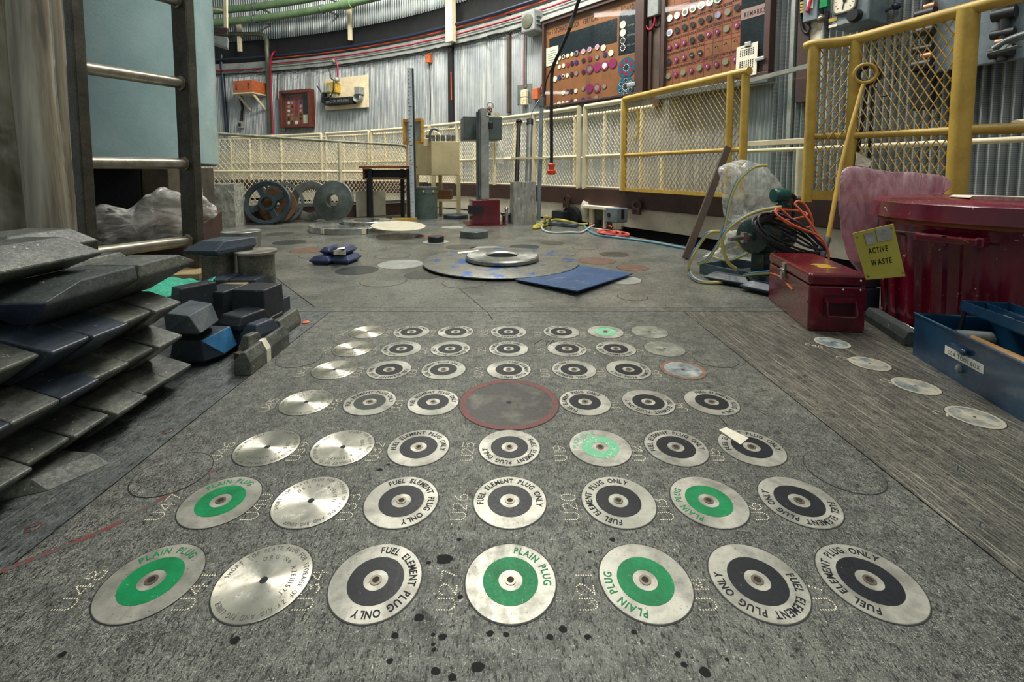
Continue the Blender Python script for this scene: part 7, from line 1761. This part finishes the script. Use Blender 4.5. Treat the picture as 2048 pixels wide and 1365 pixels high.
def hullz(pts, name, lab, m, bev=0.003):
    mb = MB(); mb.hull([G(x, y, z) for x, y, z in pts])
    if isinstance(m, list):
        mb.bm.normal_update(); cc_ = sum((v.co for v in mb.bm.verts), Vector())/len(mb.bm.verts)
        key = Vector((0.60, -0.60, 0.50)).normalized(); sg = lambda f: f.normal if f.normal.dot(f.calc_center_median()-cc_) > 0 else -f.normal
        best = max(mb.bm.faces, key=lambda f: sg(f).dot(key)*(1 if f.calc_area() > 4e-4 else 0.2))
        for f in mb.bm.faces:
            if sg(f).dot(sg(best)) > 0.97: f.material_index = 1
    return tag(mb.obj(name, m, bevel=bev), lab, 'brick', 'loose bricks beyond the left stack')
o = hullz([(345, 680, .085), (402, 682, .085), (429, 660, .085), (460, 653, .085), (380, 650, .085), (338, 724, .022), (410, 722, .022), (449, 708, .022), (475, 690, .022), (452, 664, .022), (372, 690, .022), (405, 729, 0), (445, 714, 0), (466, 697, 0), (350, 728, 0), (385, 690, 0)],
      'lead_brick', 'lower big sloping brick with bright blue face in the loose pile', [M['lead'], M['bluepatch']])
hullz([(326, 626, .168), (377, 632, .168), (424, 607, .168), (380, 600, .168), (332, 665, .118), (402, 667, .118), (438, 641, .118), (400, 618, .118), (338, 668, .096), (397, 670, .096), (428, 648, .096)],
      'lead_brick', 'upper big sloping brick resting on the blue-faced one', M['lead_mid'])
blk(344, 386, 578, 624, 1.42, 0.12, 'dark rounded block between the stack and the teal cloth', M['lead_dark'], (0.006, 0.006), R(-30), z0=0.09)
blk(388, 412, 590, 612, 1.52, 0.10, 'pale grey block behind the upper frustum brick', M['lead_slate'], (0.012, 0.012), R(-10), z0=0.05)
blk(395, 456, 584, 640, 1.50, 0.11, 'dark cube-like brick right below the teal cloth', M['lead_dark'], (0.0, 0.0), R(-8), z0=0.03)
blk(464, 536, 581, 640, 1.50, 0.11, 'largest dark cube-like brick in the loose pile', M['lead_dark'], (0.003, 0.003), R(-6), z0=0.028)
blk(478, 538, 640, 690, 1.49, 0.10, 'dark brick supporting the largest cube-like brick', M['lead_dark'], (0, 0), R(-6), z0=0.0)
blk(392, 470, 640, 690, 1.50, 0.12, 'dark brick under the cube-like brick below the cloth', M['lead_dark'], (0, 0), R(-4), z0=0.0)
blk(537, 558, 604, 660, 1.64, 0.09, 'narrow blue-topped brick behind the largest cube-like brick', M['lead'], (0, 0), R(-4), z0=0.0)
blk(438, 500, 634, 652, 1.40, 0.11, 'thin slab brick with dished top in the middle of the loose pile', M['lead_dark'], (0.004, 0.01), R(-24), wob=0.006, z0=0.066)
blk(440, 500, 660, 700, 1.40, 0.10, 'dark block under the dished slab brick', M['lead_dark'], (0.01, 0.01), R(-20), z0=0.0)
blk(485, 526, 652, 676, 1.36, 0.09, 'small hexagonal lead block behind the chamfered bar', M['lead'], (0.012, 0.012), R(-18), z0=0.045)
blk(486, 528, 676, 705, 1.365, 0.09, 'dark block under the small hexagonal block', M['lead_dark'], (0, 0), R(-18), z0=0.0)
blk(474, 505, 676, 712, 1.30, 0.07, 'small pale-topped wedge block left of the chamfered bar', M['lead_slate'], (0.010, 0.016), R(-15), z0=0.0)
blk(536, 566, 642, 668, 1.52, 0.14, 'grey sloping brick behind the far end of the chamfered bar', M['lead_slate'], (0.012, 0.0), R(0), z0=0.0)
blk(467, 489, 708, 750, 1.268, 0.02, 'thin brown-grey plate standing at the near end of the chamfered bar', M['brownpost'], (0, 0), R(-30), z0=0.0, bev=0.002)
blk(405, 452, 560, 590, 1.68, 0.12, 'blue-topped brick at the back left of the loose pile', M['lead'], (0, 0), R(2), z0=0.0)
blk(458, 510, 560, 590, 1.70, 0.13, 'blue-topped brick at the back right of the loose pile', M['lead'], (0, 0), R(2), z0=0.0)
M['tanwood'] = paint('tan_wood', srgb(178, 160, 118), srgb(146, 128, 92), 16, 0.7)
blk(426, 478, 574, 590, 1.63, 0.07, 'tan wooden block among the dark bricks', M['tanwood'], (0, 0), R(4), name='wood_block', z0=0.05)
# teal cloth
M['teal_cloth'] = paint('turquoise_mesh_cloth', srgb(44, 190, 152), srgb(30, 160, 128), 60, 0.6, bump=0.8, bscale=180, chip=srgb(120, 216, 190), chip_scale=190, chip_at=0.62)
mb = MB(); nx_, ny_ = 22, 12; grid = []
c0 = D(316, 562, 1.62); c1 = D(432, 548, 1.66); 
for j in range(ny_+1):
    row = []
    for i in range(nx_+1):
        u = i/nx_; v = j/ny_
        p = c0.lerp(c1, u) + Vector((0.02*v, -0.19*v*(1-0.55*u), 0))
        z = 0.168 + 0.012*math.sin(u*5+v*3) - (0.030*max(0, v-0.55) if u < .6 else 0.10*max(0, v-0.35)) + 0.010*mnoise.noise(Vector((u*6, v*5, 2)))
        if u > 0.75: z += 0.02*(u-0.75)*4*(1-v)
        p.z = z - 0.004
        row.append(mb.bm.verts.new(p))
    grid.append(row)
for j in range(ny_):
    for i in range(nx_): mb.bm.faces.new((grid[j][i], grid[j][i+1], grid[j+1][i+1], grid[j+1][i]))
o = tag(mb.obj('cloth', M['teal_cloth'], smooth=70), 'turquoise mesh cloth draped over the dark bricks by the ladder foot', 'cloth')
s_ = o.modifiers.new('thick', 'SOLIDIFY'); s_.thickness = 0.003
# flanged steel cylinders
M['flange_top'] = brushed('pale_flange_top', srgb(150, 146, 134), srgb(108, 104, 96), 0.5, 0.4, 0.6, 26)
M['can'] = paint('stained_steel_can', srgb(150, 146, 128), srgb(92, 92, 82), 14, 0.36, 0.5, chip=srgb(156, 154, 140), chip_scale=60, chip_at=0.70, fine=0.5)
def can(px, pytop, wflange, wbody, H, lab, fh=0.012, shiny=False, z0=0):
    c = G(px, pytop, H); rf = wflange/2*c.y/F; rb = wbody/2*c.y/F; c = Vector((c.x, c.y, z0))
    root = thing('flanged_can', lab, 'can', c, 'flanged steel cans behind the loose bricks')
    MB().lathe([(rb, 0), (rb, H-fh), (1e-4, H-fh)], c, seg=48).obj('body', M['can'] if not shiny else M['mach'], root, smooth=35)
    MB().lathe([(rf*0.98, H-fh), (rf, H-fh+0.002), (rf, H-0.002), (rf*0.98, H), (1e-4, H)], c, seg=56).obj('flange', M['flange_top'] if not shiny else M['ring_steel'], root, smooth=35)
    MB().lathe([(rb+0.0006, H*0.45), (rb+0.0012, H*0.47), (rb+0.0012, H*0.56), (rb+0.0006, H*0.58)], c, seg=48, close=True).obj('dark_band', M['iron_d'], root, smooth=35)
    return root
can(512, 501, 78, 67, 0.240, 'rusty flanged steel can nearest the floor seam, behind the bricks')
can(438, 506, 64, 62, 0.232, 'dark steel can under the small blue brick by the ladder', 0.006)
can(482, 462, 73, 70, 0.243, 'bright flanged steel can behind the others by the brown panel', 0.030, True)
can(478, 482, 46, 44, 0.235, 'short steel can squeezed between the bright can and the dark can', 0.012)
c = G(438, 506, 0.232)
mb = MB(); b0 = [c + Vector((x, y, z)) for x, y, z in ((-0.075, -0.075, .004), (0.055, -0.085, .004), (0.115, 0.03, .004), (-0.06, 0.03, .004))]; b1 = [c + Vector((x, y, z)) for x, y, z in ((-0.085, -0.09, .022), (0.045, -0.095, .022), (0.13, 0.04, .028), (-0.075, 0.04, .026))]; b2 = [c + Vector((x, y, z)) for x, y, z in ((-0.04, -0.055, .055), (0.055, -0.055, .055), (0.12, 0.05, .058), (-0.02, 0.05, .058))]
mb.loft([b0, b1, b2]); tag(mb.obj('lead_brick', M['lead'], bevel=0.003), 'small blue chevron brick lying on the dark steel can', 'brick')
# foil wrapped box and dark can behind
M['foil'] = folded('grey_foil_wrap', srgb(150, 152, 140), srgb(208, 208, 194), 0.2, 0.3, (20, 20, 13))
c = G(459, 452); wrapped((c.x-0.03, c.y+0.01, 0), 0.26, 0.22, 0.425, R(6), 'tall box wrapped in dull silver foil left of the spoked wheel', M['foil'], 5.0, 0.010, 'foil_wrapped_box', 1.0)
c = D(432, 412, 5.0); c.z = 0
mb = MB(); mb.lathe([(0.10, 0), (0.10, 0.40), (0.12, 0.41), (0.12, 0.46), (0.10, 0.465), (1e-4, 0.465)], c, seg=30); tag(mb.obj('dark_can', M['rod_grey'], smooth=35), 'dark grey can half hidden behind the foil wrapped box', 'can')

# ------------------------------------------------------------------ teal vessel, pedestal, ladder
M['vessel'] = paint('pale_teal_gloss_paint', srgb(146, 172, 174), srgb(116, 146, 150), 1.6, 0.30, 0.0, 0.35, 0.7, chip=srgb(40, 50, 48), chip_scale=26, chip_at=0.80, fine=0.08, bump=0.35, bscale=55, coat=0.3)
vc = Vector((-3.25, 3.60, 0)); root = thing('vessel', 'large pale teal cylindrical vessel behind the ladder', 'tank', vc + Vector((0, 0, 0.605)))
mb = MB(); mb.lathe([(0.855, 0.605), (0.87, 0.615), (0.87, 3.4), (1e-4, 3.4)], vc, seg=90); mb.obj('shell', M['vessel'], root, smooth=35)
mb = MB(); mb.lathe([(0.84, 0.612), (0.85, 0.60), (1e-4, 0.60)], vc, seg=60); mb.obj('underside', M['iron_d'], root, smooth=35)
M['shade_tone'] = paint('dark_backdrop_tone', srgb(44, 44, 40), srgb(28, 30, 28), 7, 0.6, bump=0.4)  # dark tone for the added shade panel behind the wrapped tubes
a = D(150, 400, 3.2); b = D(282, 400, 3.2)
mb = MB(); mb.box(((a.x+b.x)/2, 3.45, 0.29), (b.x-a.x, 0.5, 0.58)); tag(mb.obj('support_block', M['tar'], bevel=0.006), 'black support block under the teal vessel behind the ladder', 'block')
a = D(284, 400, 3.2); b = D(340, 400, 3.2)
mb = MB(); mb.box(((a.x+b.x)/2, 3.45, 0.29), (b.x-a.x-0.01, 0.5, 0.58)); tag(mb.obj('support_block', paint('dark_earth_concrete', srgb(84, 76, 60), srgb(56, 52, 44), 9, 0.8), bevel=0.006), 'dark earthy support block right of the black one under the vessel', 'block')
a = D(344, 345, 3.4); mb = MB(); mb.box((a.x, 3.4, 0.30), (0.05, 0.05, 0.58)); tag(mb.obj('cream_stanchion', M['cream']), 'short cream stanchion behind the right ladder rail', 'post')
# brown steel kerb box beside the plastic heap
q = [D(300, 510, 2.75), D(402, 484, 2.75), D(446, 472, 3.05)]
zt = [D(300, 470, 2.75).z, D(402, 452, 2.75).z, D(444, 421, 3.05).z]
mb = MB(); f = [(q[1].x, q[1].y), (q[2].x, q[2].y), (q[2].x-0.6, q[2].y+0.25), (q[1].x-0.75, q[1].y+0.15)]
mb.loft([[Vector((x, y, 0)) for x, y in f], [Vector((f[0][0], f[0][1], zt[1])), Vector((f[1][0], f[1][1], zt[2])), Vector((f[2][0], f[2][1], zt[2])), Vector((f[3][0], f[3][1], zt[1]))]])
tag(mb.obj('kerb_box', M['brown'], bevel=0.004), 'chocolate brown sloping steel kerb under the plastic heap', 'kerb')
# ladder
M['rail'] = paint('oily_steel_rail', srgb(104, 100, 86), srgb(64, 64, 58), 10, 0.42, 0.5, fine=0.4)
M['rung'] = brushed('worn_steel_rung', srgb(166, 160, 144), srgb(120, 114, 100), 0.3, 0.32, 0.7, 16)
dl = Vector((-0.44, -0.90, 0)).normalized(); wv = Vector((0.90, -0.44, 0)).normalized()
br = D(381, 500, 2.50); br.z = 0.03; bl_ = br + dl*0.47
root = thing('ladder', 'steel ladder with tubular rungs standing in front of the teal vessel', 'ladder', br)
def rail(p, nm='side_rail'):
    mb = MB(); m3 = Matrix((wv, dl, Vector((0, 0, 1)))).transposed()
    mb.box(p + Vector((0, 0, 1.2)), (0.125, 0.010, 2.4), m3); mb.box(p + wv*0.0575 - dl*0.018 + Vector((0, 0, 1.2)), (0.010, 0.045, 2.4), m3); mb.box(p - wv*0.0575 - dl*0.018 + Vector((0, 0, 1.2)), (0.010, 0.045, 2.4), m3)
    return mb.obj(nm, M['rail'], root, bevel=0.003)
rail(br); rail(bl_)
for z in (0.178, 0.595, 1.020, 1.445, 1.87, 2.29):
    a = br + Vector((0, 0, z-0.03)); b = bl_ + Vector((0, 0, z-0.03))
    mb = MB(); mb.cyl(a, b - dl*0.0, 0.029, 20); g = mb.obj('rung', M['rung'], root, smooth=40)
    MB().lathe([(0.030, 0.006), (0.038, 0.006), (0.038, 0.014), (0.030, 0.016)], a, dl, 24, True).obj('collar', M['rung'], g, smooth=40)
mb = MB(); mb.box((br.x-0.08, br.y-0.06, 0.015), (0.42, 0.26, 0.03), R(8)); tag(mb.obj('foot_board', M['tanwood'], bevel=0.003), 'tan wooden board under the ladder foot', 'board')
# plastic heap behind the ladder
M['heap'] = plastic('dusty_plastic_sheet', (0.88, 0.87, 0.82, 1), 0.20, 0.12, 0.50, 12, 0.035, (0.5, 0.5, 1.2))
mb = pillow([(120, 470), (150, 424), (210, 408), (262, 412), (300, 385), (340, 372), (372, 398), (378, 440), (372, 495), (300, 500), (200, 506), (130, 505)], 2.80, 0.16, 0.5, 1.0, 0.045, 5.5, 9, 9)
tag(mb.obj('plastic_sheet', M['heap'], smooth=28), 'heap of dusty crumpled clear plastic behind the ladder rungs', 'plastic film')
mb = pillow([(384, 350), (396, 352), (412, 390), (440, 424), (420, 440), (398, 458), (384, 462), (380, 400)], 2.92, 0.07, 0.55, 6.0, 0.030, 8, 8, 9)
tag(mb.obj('plastic_sheet', M['heap'], smooth=28), 'crumpled clear plastic spilling over the brown kerb right of the ladder', 'plastic film')
# plastic wrapped tubes at the left edge
def tube_mat():
    t = NT('plastic_wrapped_tube'); v = t.mapping((16, 16, 1.1)); st = t.noise(1, 4, 0.6, 0.4, v)
    col = t.mix(t.ramp(st, 0.35, 0.68), srgb(96, 92, 80), srgb(172, 166, 148))
    t.set(**{'Base Color': col, 'Roughness': 0.2, 'Metallic': 0.35, 'Coat Weight': 0.5, 'Coat Roughness': 0.1})
    t.bump(st, 0.5, 0.02); return t.m
M['tubewrap'] = tube_mat()
def wtube(x0, x1, r, Y, lab):
    a = D(x0, -120, Y); b = D(x1, 500, Y); d = (a-b); b2 = b - d*(b.z/d.z); a2 = a + d*0.6
    pts = [b2.lerp(a2, k/24) for k in range(25)]
    mb = MB(); mb.tube(pts, r, 24)
    for v in mb.bm.verts: v.co += mnoise.noise_vector(Vector((v.co.x*9, v.co.y*9, v.co.z*1.6)))*0.012
    return tag(mb.obj('wrapped_tube', M['tubewrap'], smooth=60), lab, 'tube', 'plastic wrapped tubes at the left edge')
wtube(40, 102, 0.062, 1.66, 'brightest plastic wrapped tube at the left edge, nearest the ladder')
wtube(-38, 22, 0.085, 1.72, 'wide plastic wrapped tube cut by the left picture edge')
wtube(86, 128, 0.040, 1.82, 'thin dull wrapped tube between the bright tube and the ladder rail')
a = D(0, 300, 1.6)
mb = MB(); nx_, nz_ = 16, 30; grid = []
for j in range(nz_+1):
    row = []
    for i in range(nx_+1):
        u = i/nx_; v = j/nz_
        p = D(-60+u*(205 if v < .1 else 150+55*v), 500-640*v, 1.56+0.10*u)
        p = D(-60 + u*(205-60*v), 500-640*v, 1.55+0.16*u)
        p += mnoise.noise_vector(Vector((p.x*7, p.y*7, p.z*2.0)))*0.03
        row.append(mb.bm.verts.new(p))
    grid.append(row)
for j in range(nz_):
    for i in range(nx_): mb.bm.faces.new((grid[j][i], grid[j][i+1], grid[j+1][i+1], grid[j+1][i]))
M['film'] = plastic('thin_clear_film', (0.86, 0.86, 0.80, 1), 0.03, 0.10, 0.12, 7)
o = tag(mb.obj('plastic_film', M['film'], smooth=70), 'thin clear film hanging over the tubes at the left edge', 'plastic film')
s_ = o.modifiers.new('thick', 'SOLIDIFY'); s_.thickness = 0.001
mb = MB(); a = D(-200, 300, 2.45); b = D(128, 300, 2.45)  # added dark panel for the shadowed gap; also blocks light from the left
mb.box(((a.x+b.x)/2, 2.50, 1.5), (b.x-a.x, 0.14, 3.0)); tag(mb.obj('shade_backdrop', M['shade_tone'], bevel=0.008), 'added dark backdrop for the shade behind the wrapped tubes at the left edge', 'cabinet')
# lamp fitting at the end of the wall behind the vessel
p = D(440, 78, 6.0); root = thing('lamp_fitting', 'white wedge lamp fitting on a brown bracket right of the vessel', 'lamp', p)
mb = MB(); q = [D(424, 70, 6.0), D(456, 74, 6.0), D(455, 96, 6.0), D(424, 86, 6.0)]; mb.loft([q, [v + Vector((-0.06, 0.12, 0)) for v in q]]); mb.obj('diffuser', M['channel'], root, bevel=0.01)
mb = MB(); q = [D(424, 54, 5.98), D(454, 57, 5.98), D(454, 66, 5.98), D(424, 64, 5.98)]; mb.loft([q, [v + Vector((-0.06, 0.12, 0)) for v in q]]); mb.obj('bracket', M['brown'], root)
mb = MB(); mb.bar(D(451, -40, 6.0), D(452, 56, 6.0), 0.035, 0.035); mb.bar(D(424, 17, 6.0), D(450, 21, 6.0), 0.02, 0.02); mb.obj('hanger', M['cream'], root)

fo_ = bpy.data.objects.get('letter')
if fo_: bpy.data.objects.remove(fo_)
